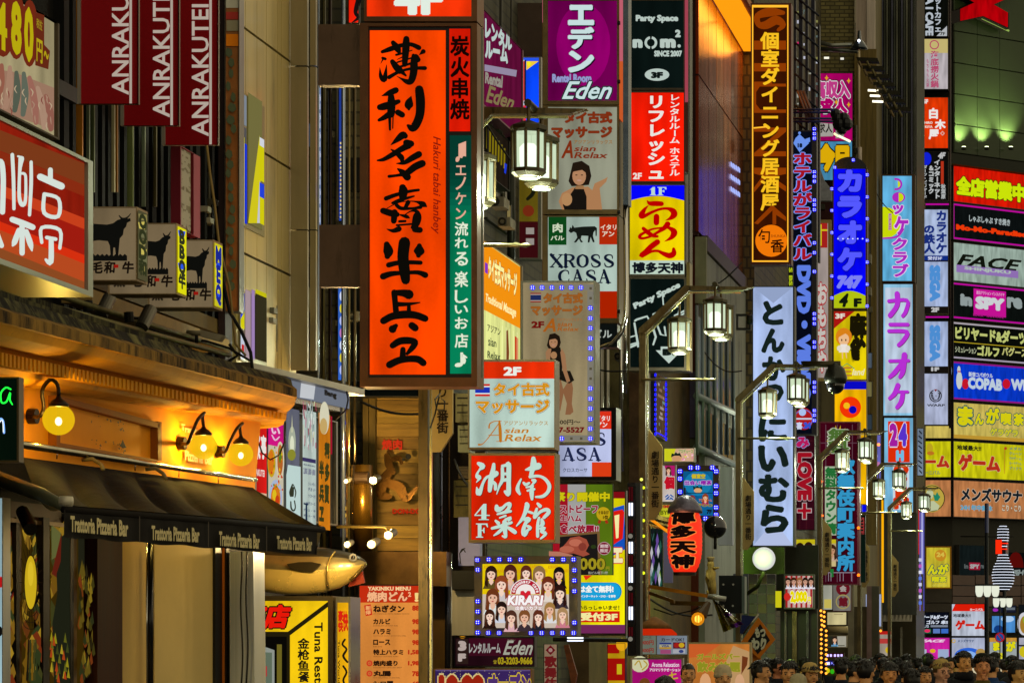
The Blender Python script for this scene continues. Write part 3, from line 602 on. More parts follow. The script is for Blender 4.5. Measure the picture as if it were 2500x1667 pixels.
# profile rows: y at x=-30 / y at x=725, how far it stands proud of the wall (m)
XL, XR = -30, 725
def row(yl, yr, o): return [pc.pt(XL, yl, o), pc.pt(XR - 0, yr, o)]
prof = [(715, 930, .30, mossy), (742, 944, .34, mossy), (748, 950, .44, stain), (778, 970, .44, stain), (782, 974, .42, ochre), (808, 990, .38, ochre), (826, 1000, .31, ochre), (843, 1010, .22, ochre), (852, 1016, .20, ochre2), (884, 1030, .19, ochre2), (890, 1034, .15, ochre), (906, 1042, .13, ochre), (922, 1046, .05, ochre), (930, 1050, .0, ochre)]
b = MB()
# the corner at the right is cut square: end cap polygon follows the profile
def endx(o): return XR + (o - .44) * 105
lines = []
for yl, yr, o, m in prof:
    k = (endx(o) - XL) / (XR - XL); lines.append((pc.pt(XL, yl, o), pc.pt(endx(o), yl + (yr - yl) * k, o), m))
for (a0, a1, m), (b0_, b1_, m2) in zip(lines, lines[1:]): b.add([a0, a1, b1_, b0_], [(3, 2, 1, 0)], m2)
back = Vector((-2.2, 2.0, 0)); ends = [l[1] for l in lines]
for i in range(len(ends) - 1): b.add([ends[i], ends[i] + back, ends[i + 1] + back, ends[i + 1]], [(3, 2, 1, 0)], lines[i + 1][2])
b.add([lines[0][0], lines[0][1], lines[0][1] + Vector((-2.2, 2, 0)), lines[0][0] + Vector((-2.2, 2, 0))], [(0, 1, 2, 3)], mossy)
b.build('cornice', shop)
for i in range(74):                              # dentils under the cyma
    x = -26 + i * 9.9
    if x > 690: break
    k = (x - XL) / (XR - XL); yt = 853 + (1016 - 853) * k; yb_ = 885 + (1031 - 885) * k
    q = [pc.pt(x, yt, .25), pc.pt(x + 5.6, yt + 1, .25), pc.pt(x + 5.6, yb_ + 1, .25), pc.pt(x, yb_, .25)]
    b = MB(); b.prism(q, -pc.n * .07, ochre); b.build('dentil', shop)
# flat roof edge and rails behind it
for yl, yr, o, t, c, nm in ((688, 925, .10, .07, mossy, 'roof_kerb'), (700, 940, .22, .05, mossy, 'roof_kerb')):
    b = MB(); A, B = pc.pt(XL, yl, o), pc.pt(640, yl + (yr - yl) * .93, o); b.prism([A, B, B - Vector((0, 0, t)), A - Vector((0, 0, t))], -pc.n * .12, c); b.build(nm, shop)
for yl, yr, o in ((705, 912, .05), (668, 905, -.15)): rod([pc.pt(XL, yl, o), pc.pt(560, yl + (yr - yl) * .78, o)], .018, paint('#6a6640', .5, .5, .4, 9), 'conduit', shop)
b = MB(); A, B = pc.pt(225, 705, -.5), pc.pt(560, 830, -.5); b.prism([A, B, B - Vector((0, 0, .09)), A - Vector((0, 0, .09))], -pc.n * .2, paint('#8a7240', .6, 0, .35, 4)); b.build('parapet', shop)
# wall under the cornice
pw_ = vp_plane(0, 18.35, 3200)
wall_m = paint('#ff9a06', .65, 0, .15, 1.6, .1)
b = MB(); b.add([pw_.pt(-30, 860), pw_.pt(640, 990), pw_.pt(622, 1195), pw_.pt(-30, 1110)], [(0, 3, 2, 1)], wall_m)
A, B = pw_.pt(622, 990), pw_.pt(622, 1195); b.add([A, A + Vector((-1.5, .8, 0)), B + Vector((-1.5, .8, 0)), B], [(0, 1, 2, 3)], wall_m); b.build('wall', shop)
fr_m = paint('#9a5a14', .6, 0, .25, 3)
for (c0, c1) in (((140, 965), (390, 1032)), ((138, 1079), (384, 1122))):
    b = MB(); A, B = pw_.pt(*c0, .05), pw_.pt(*c1, .05); b.prism([A, B, B - Vector((0, 0, .035)), A - Vector((0, 0, .035))], -pw_.n * .05, fr_m); b.build('panel_moulding', shop)
for (x, ya, yb_) in ((138, 965, 1080), (386, 1028, 1122)):
    b = MB(); b.prism([pw_.pt(x, ya, .05), pw_.pt(x + 9, ya + 2, .05), pw_.pt(x + 9, yb_ + 2, .05), pw_.pt(x, yb_, .05)], -pw_.n * .05, fr_m); b.build('panel_moulding', shop)
sp_ = S(pw_, shop, 0); sp_.l = .006
for i in range(34):
    x = RNG.choice((RNG.uniform(215, 275), RNG.uniform(275, 312), RNG.uniform(288, 302))); y = RNG.uniform(1010, 1035) + (x - 215) * .2 + RNG.choice((0, 45, 60)); w = RNG.uniform(.8, 2.6)
    sp_.p([(x - w, y), (x, y - w * 1.5), (x + w, y + w * .4), (x + w * .2, y + w * 1.3)], '#5c3608')
sp_.p([(293, 1088), (300, 1072), (303, 1082), (309, 1092), (300, 1094)], '#2a1c0c')
sw = S(pw_, shop, 0); sw.l = .02
cream_ = '#e8d49a'
sw.t('T', (443, 1034, 452, 1050), cream_, .02); sw.t('rattoria', [(452, 1040), (500, 1047), (500, 1062), (452, 1055)], cream_, .03); sw.t('Pizzeria Bar', [(452, 1098), (520, 1108), (520, 1136), (452, 1124)], cream_, .03)
# globe lamps on swan necks
def globe_lamp(cx, cy_, r, D, mx, my, label):
    root = thing('wall_globe_lamp', label, 'lamp', P(cx, cy_, D), 'yellow globe lamps under the cornice')
    k = D / F; C = P(cx, cy_, D); R = r * k; iron = paint('#24190c', .45, .6, .2, 6)
    b = MB(); b.ball(C, R, glow_glass('#f0c010', 1.0, .62), 24, 16); b.build('globe', root, True)
    b = MB(); b.ball(C + Vector((0, 0, -.01)), R * .22, lit('#fff0b0', 6), 12, 8, (1, 1, 1.25)); b.build('bulb', root, True)
    T = C + Vector((0, 0, R)); b = MB(); b.lathe(T, [(R * .62, -R * .18), (R * .66, -.02 * R), (R * .42, R * .22), (R * .2, R * .36), (R * .1, R * .62)], iron, 12); b.build('gallery_cap', root, True)
    M_ = pw_.pt(mx, my, .02); N_ = pw_.pt(mx + r * .5, my, .16)
    top = T + Vector((0, 0, R * .5))
    pts = [M_, N_, Vector((N_.x + R * .25, N_.y - .0, N_.z + R * .6)), Vector((N_.x + R * .35, (N_.y + top.y) / 2, top.z + R * .4)), Vector(((N_.x + top.x) / 2 + R * .25, top.y, top.z + R * 1.05)), Vector((top.x - R * .08, top.y, top.z + R * .75)), top]
    out = []
    for i in range(len(pts) - 1):
        p0, p1_, p2, p3 = pts[max(i - 1, 0)], pts[i], pts[i + 1], pts[min(i + 2, len(pts) - 1)]
        for t in (0, .34, .67): out.append(.5 * (2 * p1_ + (p2 - p0) * t + (2 * p0 - 5 * p1_ + 4 * p2 - p3) * t * t + (3 * p1_ - p0 - 3 * p2 + p3) * t ** 3))
    out.append(pts[-1]); b = MB(); b.tube(out, R * .13, iron, 8); b.build('swan_neck', root, True)
    b = MB(); q = M_; b.tube([q - pw_.n * .02, q + pw_.n * .03], [R * .5, R * .5], iron, 14); b.build('wall_plate', root)
    l = bpy.data.lights.new('lamp_light', 'POINT'); l.energy = 52; l.color = (1, .66, .12); l.shadow_soft_size = R * .3
    o = bpy.data.objects.new('lamp_light', l); COL.objects.link(o); o.parent = root; o.location = (0, 0, -.0)
    # a little light thrown up on the soffit
globe_lamp(143, 1024, 38, 18.4, 78, 1016, 'largest yellow globe lamp, leftmost on its swan neck, beside the green neon board')
globe_lamp(497, 1089, 32, 21.2, 442, 1082, 'yellow globe lamp in front of the painted restaurant name, middle of the three')
globe_lamp(588, 1108, 29.5, 22.0, 536, 1102, 'yellow globe lamp at the corner end of the cornice')
# gutter rail
b = MB(); A, B = pw_.pt(48, 1084, .16), pw_.pt(624, 1171, .16); b.tube([A, B], [.022, .016], paint('#b0a890', .18, 1, .2, 8), 12); b.build('rail_tube', shop, True)
for x in (139, 330, 437, 533): k = (x - 48) / 576; y = 1084 + 87 * k; rod([pw_.pt(x, y, .15), pw_.pt(x, y + 22, .15)], .004, CHROME, 'hanger', shop, 5)
# green neon board at the left edge
s = sign(Front(17.6), (-60, 924, 44, 1124), 'dark green board with green and blue neon letters at the left edge', '#08160c', .06, paint('#5a4a2a', .4, .5), (4, 3, 5, 4), .6, 'neon_board')
s.e_ = 1.2; s.k((0, 0), 1, [[(26, 950, 4), (14, 946, 4), (2, 960, 4), (4, 982, 4), (16, 980, 4), (25, 958, 4), (24, 975, 4), (30, 987, 3)]], lit('#20ff40', 1.6)); s.k((0, 0), 1, [[(-4, 1030, 4), (2, 1022, 5), (8, 1030, 5), (10, 1056, 5)]], lit('#80b0ff', 1.4)); s.k((0, 0), 1, [[(-2, 1032, 2), (6, 1026, 2), (8, 1054, 2)]], lit('#ffffff', 1.2))

# ---- awning
aw = thing('awning', 'dark brown fabric awning lettered in cream along its valance', 'awning', P(450, 1350, 18.5))
pv = vp_plane(155, 16.6, 4600)
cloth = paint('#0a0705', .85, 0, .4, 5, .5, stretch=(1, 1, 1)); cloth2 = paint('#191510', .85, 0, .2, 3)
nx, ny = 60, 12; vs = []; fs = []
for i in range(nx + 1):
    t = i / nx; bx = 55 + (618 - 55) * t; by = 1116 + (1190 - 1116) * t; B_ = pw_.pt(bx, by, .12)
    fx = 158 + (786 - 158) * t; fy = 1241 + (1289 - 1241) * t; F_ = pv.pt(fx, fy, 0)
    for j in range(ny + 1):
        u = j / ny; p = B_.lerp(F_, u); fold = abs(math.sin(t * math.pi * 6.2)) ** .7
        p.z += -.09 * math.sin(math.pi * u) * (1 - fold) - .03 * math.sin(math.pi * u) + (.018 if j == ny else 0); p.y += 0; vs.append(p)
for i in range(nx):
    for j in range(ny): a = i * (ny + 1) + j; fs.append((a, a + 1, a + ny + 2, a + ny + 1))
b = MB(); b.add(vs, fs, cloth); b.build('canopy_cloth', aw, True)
b = MB(); b.tube([pv.pt(156, 1243, -.01), pv.pt(788, 1292, -.01)], .02, cloth2, 10); b.build('front_bar', aw, True)
vs = []; fs = []; n_ = 64
for i in range(n_ + 1):
    t = i / n_; x = 156 + 618 * t; yt = 1243 + 49 * t; yb_ = 1311 + 44 * t + 2.0 * math.sin(t * 37); wv = .012 * math.sin(t * 61)
    vs += [pv.pt(x, yt, 0), pv.pt(x, (yt + yb_) / 2, wv * .5), pv.pt(x, yb_, wv)]
for i in range(n_): fs += [(3 * i, 3 * i + 1, 3 * i + 4, 3 * i + 3), (3 * i + 1, 3 * i + 2, 3 * i + 5, 3 * i + 4)]
b = MB(); b.add(vs, fs, paint('#1c1914', .85, 0, .35, 7, .3)); b.build('valance', aw, True)
for x in (340, 508, 650): k = (x - 156) / 618; b = MB(); b.add([pv.pt(x, 1245 + 49 * k, .016), pv.pt(x + 2, 1245 + 49 * k, .016), pv.pt(x + 2, 1310 + 44 * k, .016), pv.pt(x, 1310 + 44 * k, .016)], [(0, 3, 2, 1)], paint('#4c453a', .8)); b.build('seam', aw)
# end panel of the awning
b = MB(); A = pv.pt(786, 1291); b.add([A, pw_.pt(618, 1192, .1), pw_.pt(618, 1270, .1), pv.pt(770, 1352)], [(0, 1, 2, 3)], cloth2); b.build('end_panel', aw)
s = S(pv, aw, 0); s.l = .022
for (x0, x1, yt0, yt1, h) in ((172, 313, 1258, 1270, 40), (370, 487, 1282, 1288, 36), (535, 634, 1296, 1304, 36), (676, 762, 1307, 1312, 33)):
    s.t('Trattoria Pizzeria Bar', [(x0, yt0), (x1, yt1), (x1, yt1 + h), (x0, yt0 + h)], '#cfc08a', .035)
rod([pw_.pt(-5, 1168, .15), P(95, 1205, 17.2), P(158, 1236, 16.7)], [.045, .04, .028], paint('#5e6048', .45, .4, .2, 4), 'folding_arm', aw)
b = MB(); b.tube([P(147, 1222, 16.5), P(176, 1224, 16.5)], .027, paint('#b8b098', .4, .2), 10); b.build('arm_cap', aw, True)
for (xa, ya, xb, yb_) in ((200, 1122, 252, 1145), (355, 1145, 405, 1168)):
    rod([pw_.pt(xa, ya, .14), pw_.pt((xa + xb) / 2, ya - 2, .2), pw_.pt(xb - 6, yb_ - 12, .26), pw_.pt(xb, yb_, .3)], .012, paint('#8a7a50', .6), 'bracket', aw)

# ---- shop front under the awning (wall plane)
wz = vp_plane(0, 19.4, 3600)
dk = paint('#1c150a', .5, 0, .3, 4); wood = paint('#34160a', .75, 0, .45, 3, .1, stretch=(4, 4, .3)); gold = paint('#7a5a18', .45, .3, .3, 4)
def slab(x0, y0, x1, y1, m, t, nm, par=shop): return sq(wz, (x0, y0, x1, y1), m, t, nm, par)
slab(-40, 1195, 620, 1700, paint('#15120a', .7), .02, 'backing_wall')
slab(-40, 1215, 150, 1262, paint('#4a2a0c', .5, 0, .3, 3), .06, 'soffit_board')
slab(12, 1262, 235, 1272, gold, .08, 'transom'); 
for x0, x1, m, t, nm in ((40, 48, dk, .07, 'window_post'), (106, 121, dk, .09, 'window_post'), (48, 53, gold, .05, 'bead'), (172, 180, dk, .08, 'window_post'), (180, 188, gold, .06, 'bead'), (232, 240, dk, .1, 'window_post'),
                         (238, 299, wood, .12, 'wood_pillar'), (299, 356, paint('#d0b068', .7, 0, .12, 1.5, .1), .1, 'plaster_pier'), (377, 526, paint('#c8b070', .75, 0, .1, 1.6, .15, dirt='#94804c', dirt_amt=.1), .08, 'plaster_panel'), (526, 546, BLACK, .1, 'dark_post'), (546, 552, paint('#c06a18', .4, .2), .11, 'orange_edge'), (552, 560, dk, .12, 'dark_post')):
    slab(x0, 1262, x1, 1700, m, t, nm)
rod([wz.pt(366, 1320, .16), wz.pt(366, 1700, .16)], .022, paint('#16181c', .2, .3), 'drain_pipe', shop); rod([wz.pt(358, 1320, .16), wz.pt(358, 1700, .16)], .005, CHROME, 'drain_pipe', shop)
# stained glass: every pane has its own pieces of coloured glass
def stained(x0, x1, fn, nm='stained_glass_window'):
    w = slab(x0, 1272, x1, 1700, lit('#4a3608', .5), .03, nm); s = S(wz, w, 1.0); s.root = w; s.l = .034; fn(s); return s
G = ['#6a4c10', '#6a4a14', '#7a5a18', '#3a3a18', '#5c3010', '#8a6c1c', '#2c3418', '#6a2a10', '#9a7a20']
def sunpane(s):
    for i in range(46):
        x = RNG.uniform(54, 104); y = 1275 + i * 8.6; c = RNG.choice(G); w = RNG.uniform(8, 18); s.p([(max(54, x - w), y + RNG.uniform(-8, 8)), (x, y - 20), (min(104, x + w), y + RNG.uniform(-8, 8)), (x + 4, y + 26)], c)
    for i in range(22):
        q = i / 22 * 6.283; s.line([(75 + 16 * math.cos(q), 1421 + 68 * math.sin(q)), (75 + 28 * math.cos(q), 1421 + 108 * math.sin(q))], 1.6, '#1e1406')
    s.e(75, 1421, 17, 70, '#2a1c08'); s.e(75, 1421, 14.5, 65, '#c8a81c', 28); s.e(75, 1400, 7, 30, '#d8b828', 16)
    for k in range(3): s.ring(75, 1488 + k * 14, 14 + k * 2, 16 + k * 2, '#20160a', 14, 180, 360)
    for i, x in enumerate((58, 64, 70, 76, 82, 88)): s.p([(75 + (x - 73) * .7, 1560), (x, 1660), (x + 5, 1660), (75 + (x - 68) * .7, 1560)], G[(i * 3) % 9] if i != 1 else '#15140c')
def treepane(s):
    for i in range(40):
        x = RNG.uniform(124, 168); y = RNG.uniform(1280, 1660); s.p([(max(123, x - 14), y), (x, y - 22), (min(171, x + 15), y + 3), (x, y + 24)], RNG.choice(G[:6]))
    s.p([(126, 1280), (148, 1300), (150, 1350), (126, 1366)], '#5a5c30'); s.p([(150, 1300), (126, 1400), (140, 1410), (152, 1350)], '#5a1c10')
    s.p([(150, 1310), (171, 1290), (171, 1667), (132, 1667), (128, 1520), (140, 1450), (138, 1400), (148, 1370)], '#1c1e12')
    for i in range(26): x = RNG.uniform(124, 168); y = RNG.uniform(1560, 1665); s.p([(x - 4, y), (x, y - 24), (x + 4, y + 2)], RNG.choice(['#8a8018', '#5a5a18', '#a08a20', '#9a3a14', '#3a4018']))
def leafpane(s):
    s.r(191, 1276, 231, 1400, '#1e1e12')
    for i in range(80): x = RNG.uniform(192, 228); y = RNG.uniform(1390, 1665); s.p([(x - 4, y), (x + 1, y - 26), (x + 5, y + 4), (x, y + 10)], RNG.choice(['#3a3410', '#5a4a14', '#2a2c14', '#6a3010', '#7a6418', '#241e0c']))
stained(54, 105, sunpane); stained(122, 171, treepane); stained(189, 231, leafpane); 
def leftpane(s):
    for i in range(34): x = RNG.uniform(13, 36); y = 1290 + i * 12; s.p([(max(12, x - 9), y), (x, y - 20), (min(39, x + 9), y + 4), (x, y + 22)], RNG.choice(G + ['#6a1c10', '#8a8878']))
stained(12, 39, leftpane)
s = sign(Front(17.2), (-30, 1216, 8, 1700), 'pale blue lit strip sign at the lower left edge', '#a8c8d0', .1, STEEL, 2, .8, 'strip_sign'); s.e(2, 1420, 5, 14, '#c01818'); s.e(0, 1540, 6, 12, '#101010')
r = thing('spotlight', 'black cylinder spotlight under the awning by the stained glass', 'lamp', P(65, 1270, 18.8)); b = MB(); b.tube([P(55, 1248, 18.8), P(75, 1292, 18.6)], .038, BLACK, 12); b.build('lamp_body', r); rod([P(62, 1240, 18.9), P(62, 1256, 18.8)], .01, BLACK, 'stem', r)
l = bpy.data.lights.new('spot_light', 'SPOT'); l.energy = 600; l.color = (1, .72, .24); l.spot_size = math.radians(120); l.spot_blend = .8; l.shadow_soft_size = .05
o = bpy.data.objects.new('spot_light', l); COL.objects.link(o); o.parent = r; o.location = P(78, 1330, 18.2) - P(65, 1270, 18.8); o.rotation_euler = Vector((.75, .6, -.8)).to_track_quat('-Z', 'Y').to_euler()
# stainless corner column with two cables
r = thing('steel_column', 'brushed stainless corner column with two black cables', 'column', P(592, 1700, 22.7))
b = MB(); pcf = Front(22.6); b.prism([pcf.pt(562, 1346), pcf.pt(618, 1346), pcf.pt(622, 1700), pcf.pt(562, 1700)][::-1], (0, .3, 0), paint('#a4acb4', .35, .35, .2, 3, stretch=(12, 1, .1))); b.build('column_skin', r)
for x in (590, 603): rod([P(x, 1346, 22.5)] + [P(x + 2.5 * math.sin(y / 40 + x), y, 22.5) for y in range(1380, 1700, 30)], .006, BLACK, 'cable', r, 6)

# ---- things on the roof edge
for i, (x, y, lab) in enumerate(((256, 748, 'grey cylinder floodlight just right of the lit red sign'), (356, 776, 'grey cylinder floodlight below the middle cattle box'))):
    r = thing('floodlight', lab, 'lamp', P(x, y, 20.6), 'cylinder floodlights on the roof edge')
    D = 20.6; b = MB(); b.tube([P(x + 12, y - 22, D - .1), P(x - 10, y + 22, D - .2)], .041, paint('#6c685c', .35, .8), 16); b.build('lamp_body', r, False)
    rod([P(x + 14, y - 26, D - .1), P(x - 0, y + 2, D + .02), P(x - 36, y, D + .2)], .01, DARK, 'bracket', r); b = MB(); b.tube([P(x - 42, y - 14, D), P(x - 40, y + 10, D)], .03, DARK, 10); b.build('joint', r)
r = thing('security_camera', 'white bullet security camera on the stained cornice', 'camera', P(510, 815, 22)); D = 22
b = MB(); b.prism([P(488, 804, D), P(545, 818, D), P(532, 832, D), P(490, 822, D)], (0, .1, 0), paint('#9a937c', .4)); b.build('camera_housing', r); rod([P(456, 812, D), P(490, 814, D)], .018, paint('#6e664e', .5), 'mount', r); rod([P(480, 815, D), P(480, 838, D)], .012, DARK, 'bracket', r)
cb = thing('loose_cables', 'loose black and tan cables looping over the cornice end', 'cables', P(560, 900, 22.5))
for pts, rr, c in (([(505, 356), (512, 420), (524, 500), (535, 600), (560, 700), (575, 840), (600, 868)], .009, '#8a7440'), ([(533, 600), (545, 690), (560, 760), (590, 810), (612, 860), (618, 920)], .012, '#0c0c0c'), ([(380, 810), (450, 840), (500, 880), (545, 890), (580, 868), (560, 840)], .01, '#1a1810'), ([(300, 760), (360, 800), (440, 830), (500, 832), (560, 850), (610, 880)], .009, '#14120c')):
    q = []; D = 22.2
    for i in range(len(pts) - 1):
        for t in (0, .33, .67): q.append(P(pts[i][0] + (pts[i + 1][0] - pts[i][0]) * t, pts[i][1] + (pts[i + 1][1] - pts[i][1]) * t, D))
    q.append(P(*pts[-1], D)); b = MB(); b.tube(q, rr, paint(c, .6), 6); b.build('cable', cb, True)
r = thing('hanging_cable', 'thin black cable drooping across the poster glass', 'cable', P(660, 1120, 23)); 
for pts in ([(622, 1000), (624, 1060), (640, 1105), (660, 1122), (682, 1110), (694, 1080), (697, 1030)], [(818, 1025), (845, 1000), (850, 975), (846, 955)]): b = MB(); b.tube([P(x, y, 23) for x, y in pts], .006, BLACK, 6); b.build('cable', r, True)
# ------------------------------------------------------------------ street lamps along the kerb
LX = -5.16
oli = paint('#5e5032', .4, .6, .25, 6, dirt='#2c2818', dirt_amt=.2); olid = paint('#3c3722', .4, .6, .2, 6)
def lantern(root, x, y, ztop, h=.33, w=.245):
    r0 = w / 2; k = h
    b = MB(); b.lathe((x, y, ztop), [(.03, .06), (r0 * 1.12, .02), (r0 * 1.14, -.01), (r0 * .9, -.03)], olid, 8); lt = b.build('lantern', root)
    b = MB(); b.lathe((x, y, ztop - k), [(r0 * .55, -.035), (r0 * .8, -.03), (r0 * 1.08, .0), (r0 * 1.04, .03), (r0 * .8, .035)], olid, 8); b.build('lantern_base', lt)
    b = MB(); b.lathe((x, y, ztop - k), [(r0 * .58, -.045), (r0 * .58, -.036)], lit('#e8f8d0', 1.6), 8); b.build('diffuser', lt)
    for i in range(8):
        q = math.pi * 2 * (i + .0) / 8; c, s_ = math.cos(q), math.sin(q); b = MB(); b.tube([(x + c * r0, y + s_ * r0, ztop - .02), (x + c * r0 * .98, y + s_ * r0 * .98, ztop - k + .02)], .012, oli, 4); b.build('glazing_bar', lt)
    b = MB()
    for i in range(8):
        a, c = math.pi * 2 * i / 8, math.pi * 2 * (i + 1) / 8; R = r0 * .93
        b.add([(x + R * math.cos(a), y + R * math.sin(a), ztop - .03), (x + R * math.cos(c), y + R * math.sin(c), ztop - .03), (x + R * math.cos(c), y + R * math.sin(c), ztop - k + .03), (x + R * math.cos(a), y + R * math.sin(a), ztop - k + .03)], [(0, 1, 2, 3)], glow_glass('#d4e8c4', 1.0, .75))
    b.build('glass', lt)
    b = MB(); b.lathe((x, y, ztop - k * .52), [(r0 * .5, -k * .42), (r0 * .56, -k * .2), (r0 * .56, k * .1), (r0 * .35, k * .18)], lit('#f6fff0', 2.6), 10); b.build('lamp_tube', lt)
    return lt
def street_lamp(D, label, light=True):
    root = thing('street_lamp', label, 'street lamp', (LX, D, 0), 'lantern street lamps along the kerb')
    b = MB(); b.box((LX - .035, D - .04, 0), (LX + .035, D + .04, 5.30), oli); b.build('post', root)
    b = MB(); b.box((LX + .045, D - .02, .6), (LX + .06, D + .02, 5.28), paint('#b8b890', .25, .9)); b.build('streak_or_trim', root)
    b = MB(); b.prism([(LX - .045, D - .05, 5.28), (LX + .035, D - .05, 5.28), (LX + .52, D - .05, 5.75), (LX + 1.12, D - .05, 5.755), (LX + 1.24, D - .05, 5.79), (LX + .47, D - .05, 5.805), (LX - .035, D - .05, 5.33)][::-1], (0, .1, 0), oli); b.build('arm', root)
    b = MB(); b.tube([(LX + .05, D - .06, 5.25), (LX + .53, D - .06, 5.725), (LX + 1.1, D - .06, 5.725)], .012, paint('#c8c488', .25, .8), 6); b.build('arm_trim', root)
    b = MB(); b.tube([(LX + .84, D - .32, 5.79), (LX + .84, D + .32, 5.79)], .03, olid, 8); b.build('cross_bar', root)
    for x, y, z0, z1 in ((LX + .41, D, 5.66, 5.44), (LX + .84, D - .28, 5.79, 5.62), (LX + .84, D + .28, 5.79, 5.62)):
        b = MB(); b.tube([(x, y, z0), (x, y, z1)], .014, oli, 6); b.build('hanger', root)
        lantern(root, x, y, z1 - .02)
        if light:
            l = bpy.data.lights.new('lantern_light', 'POINT'); l.energy = 48; l.color = (.9, 1, .72); l.shadow_soft_size = .06
            o = bpy.data.objects.new('lantern_light', l); COL.objects.link(o); o.parent = root; o.location = Vector((x, y, z1 - .48)) - Vector(root.location)
    b = MB(); b.tube([(LX, D - .05, 4.76), (LX + .68, D - .05, 4.76), (LX + .70, D - .05, 4.76), (LX + .74, D - .05, 4.76), (LX + .78, D - .05, 4.76), (LX + .82, D - .05, 4.76)], [.016, .016, .024, .012, .02, .004], paint('#8c8660', .35, .8), 8); b.build('banner_rod', root, True)
    pb = MB(); T = paint('#9a8450', .6, 0, .15, 6)
    pb.prism([(LX + .065, D - .03, 4.22), (LX + .22, D - .03, 4.02), (LX + .22, D - .03, 3.34), (LX + .13, D - .03, 3.2), (LX + .065, D - .03, 3.2)], (0, .04, 0), T); pl = pb.build('name_plate', root)
    s = S(Front(D - .031), pl, 0); s.root = pl; x0 = VX + (LX + .10) * F / D; x1 = VX + (LX + .18) * F / D
    s.l = .003; zt = HY - (3.97 - EYE) * F / D; zb_ = HY - (3.34 - EYE) * F / D
    s.v('劇場通り一番街', (x0, zt, x1, zb_), '#20160c', .02); return root
LD = [24.8, 36.5, 46, 59, 68.5, 78]
LL = ['nearest lantern street lamp, its gold post beside the big orange sign', 'lantern street lamp in front of the Party Space signs', 'lantern street lamp in front of the white hiragana sign', 'lantern street lamp in front of the maroon free-guide sign', 'lantern street lamp between the maroon guide sign and the light-blue karaoke column', 'farthest lantern street lamp, beside the light-blue karaoke column']
lamps = []
for D, lb in zip(LD, LL): lamps.append(street_lamp(D, lb))
# the nearest post is lit gold and carries a cable loop on its plate
rod([P(1075, 960, 24.6), P(1062, 975, 24.55), P(1066, 1000, 24.55), P(1084, 1000, 24.55), P(1086, 980, 24.55), P(1072, 968, 24.55), P(1062, 1010, 24.55), P(1050, 1045, 24.55)], .006, BLACK, 'cable', lamps[0], 6)
# dome camera on the third lamp
r = thing('dome_camera', 'grey dome security camera under the arm of a street lamp', 'camera', P(2040, 960, 45.8)); D = 45.8
rod([P(1960, 889, D), P(2052, 889, D)], .05, olid, 'arm', r, 6); b = MB(); b.lathe(P(2040, 936, D), [(.145, -.0), (.165, .08), (.13, .2), (.06, .27), (.04, .29)], paint('#30322c', .3, .5), 16); b.build('camera_housing', r, True)
b = MB(); b.ball(P(2040, 940, D), .125, paint('#101214', .05, .2, coat=1), 16, 10); b.build('dome', r, True)
# ------------------------------------------------------------------ left signs
# price banner, parallel to the street
pb = Side(-5.5)
s = sign(pb, (-60, -60, 132, 240), 'large cream price banner with yellow 480 and slabs of raw meat', '#b3a67c', .06, paint('#4a4030', .6), (0, 0, 4, 5), .78, 'price_banner', 'banner')
s.p([(-60, 165), (30, 175), (132, 215), (132, 318), (-60, 250)], '#a8826a')
for (x0, y0, x1, y1, c) in ((4, 160, -8, 250, '#a06450'), (24, 165, 14, 262, '#b48c74'), (40, 178, 36, 270, '#5c6454'), (58, 180, 56, 280, '#687060'), (72, 190, 88, 300, '#a87060'), (92, 215, 108, 312, '#b8947c'), (112, 235, 124, 316, '#9c6454')): s.k((0, 0), 1, [[(x0, y0, 10), ((x0 + x1) / 2 + 4, (y0 + y1) / 2, 18), (x1, y1, 12)]], c)
for i in range(26): x = RNG.uniform(-5, 124); y = 185 + x * .35 + RNG.uniform(0, 80); s.k((0, 0), 1, [[(x, y, 2), (x + RNG.uniform(-4, 6), y + 8, 3), (x + 2, y + 18, 1)]], RNG.choice(['#c8b090', '#8c4c40', '#b49078']))
s.e(8, 60, 30, 80, '#7a2c18', 20); s.e(40, 66, 24, 80, '#7a2c18', 20); s.e(72, 82, 22, 82, '#7a2c18', 20)
s.t('4', (-14, -8, 18, 113), '#c8b810', .03, ('#7a2c18', .05)); s.t('8', (27, -5, 53, 128), '#c8b810', .045); s.t('0', (59, 10, 82, 147), '#c8b810', .045)
s.p([(86, 30), (108, 38), (108, 110), (122, 125), (118, 170), (86, 160)], '#6e2c18'); s.t('税抜', (89, 44, 104, 68), '#a89020', .02); s.t('円', (89, 92, 104, 150), '#c0ac18', .03); s.t('～', (107, 122, 119, 142), '#c0ac18', .03)
# lit red sign of the grill house
s = sign(Side(-5.3), (-60, 268, 206, 612), 'big lit red-and-orange sign with thick white kanji at the left edge', '#8c1c0c', .35, paint('#8a9480', .35, .3), (0, 10, 12, 14), .95, 'fascia_sign')
L_ = lambda x, y0: HY - (HY - y0) * (VX - x) / (VX - 0)
for (a, c_, d, col) in ((320, 372, 0, '#7c3a1a'), (372, 400, 0, '#8a2c12'), (455, 482, 1, '#c8401c'), (482, 545, 1, '#a01c10'), (545, 566, 1, '#d83010'), (566, 610, 1, '#b84a20'), (610, 642, 1, '#8c4a22')):
    s.p([(-60, a - (28 if d else 26)), (206, a + (78 if d else 80)), (206, c_ + (78 if d else 80)), (-60, c_ - 28)], col)
wh = '#d8e4dc'; og = (0, 0)
s.k(og, 1, [[(-6, 395, 13), (4, 398, 13), (8, 440, 13), (6, 518, 13)], [(-10, 560, 10), (4, 600, 12)]], wh)
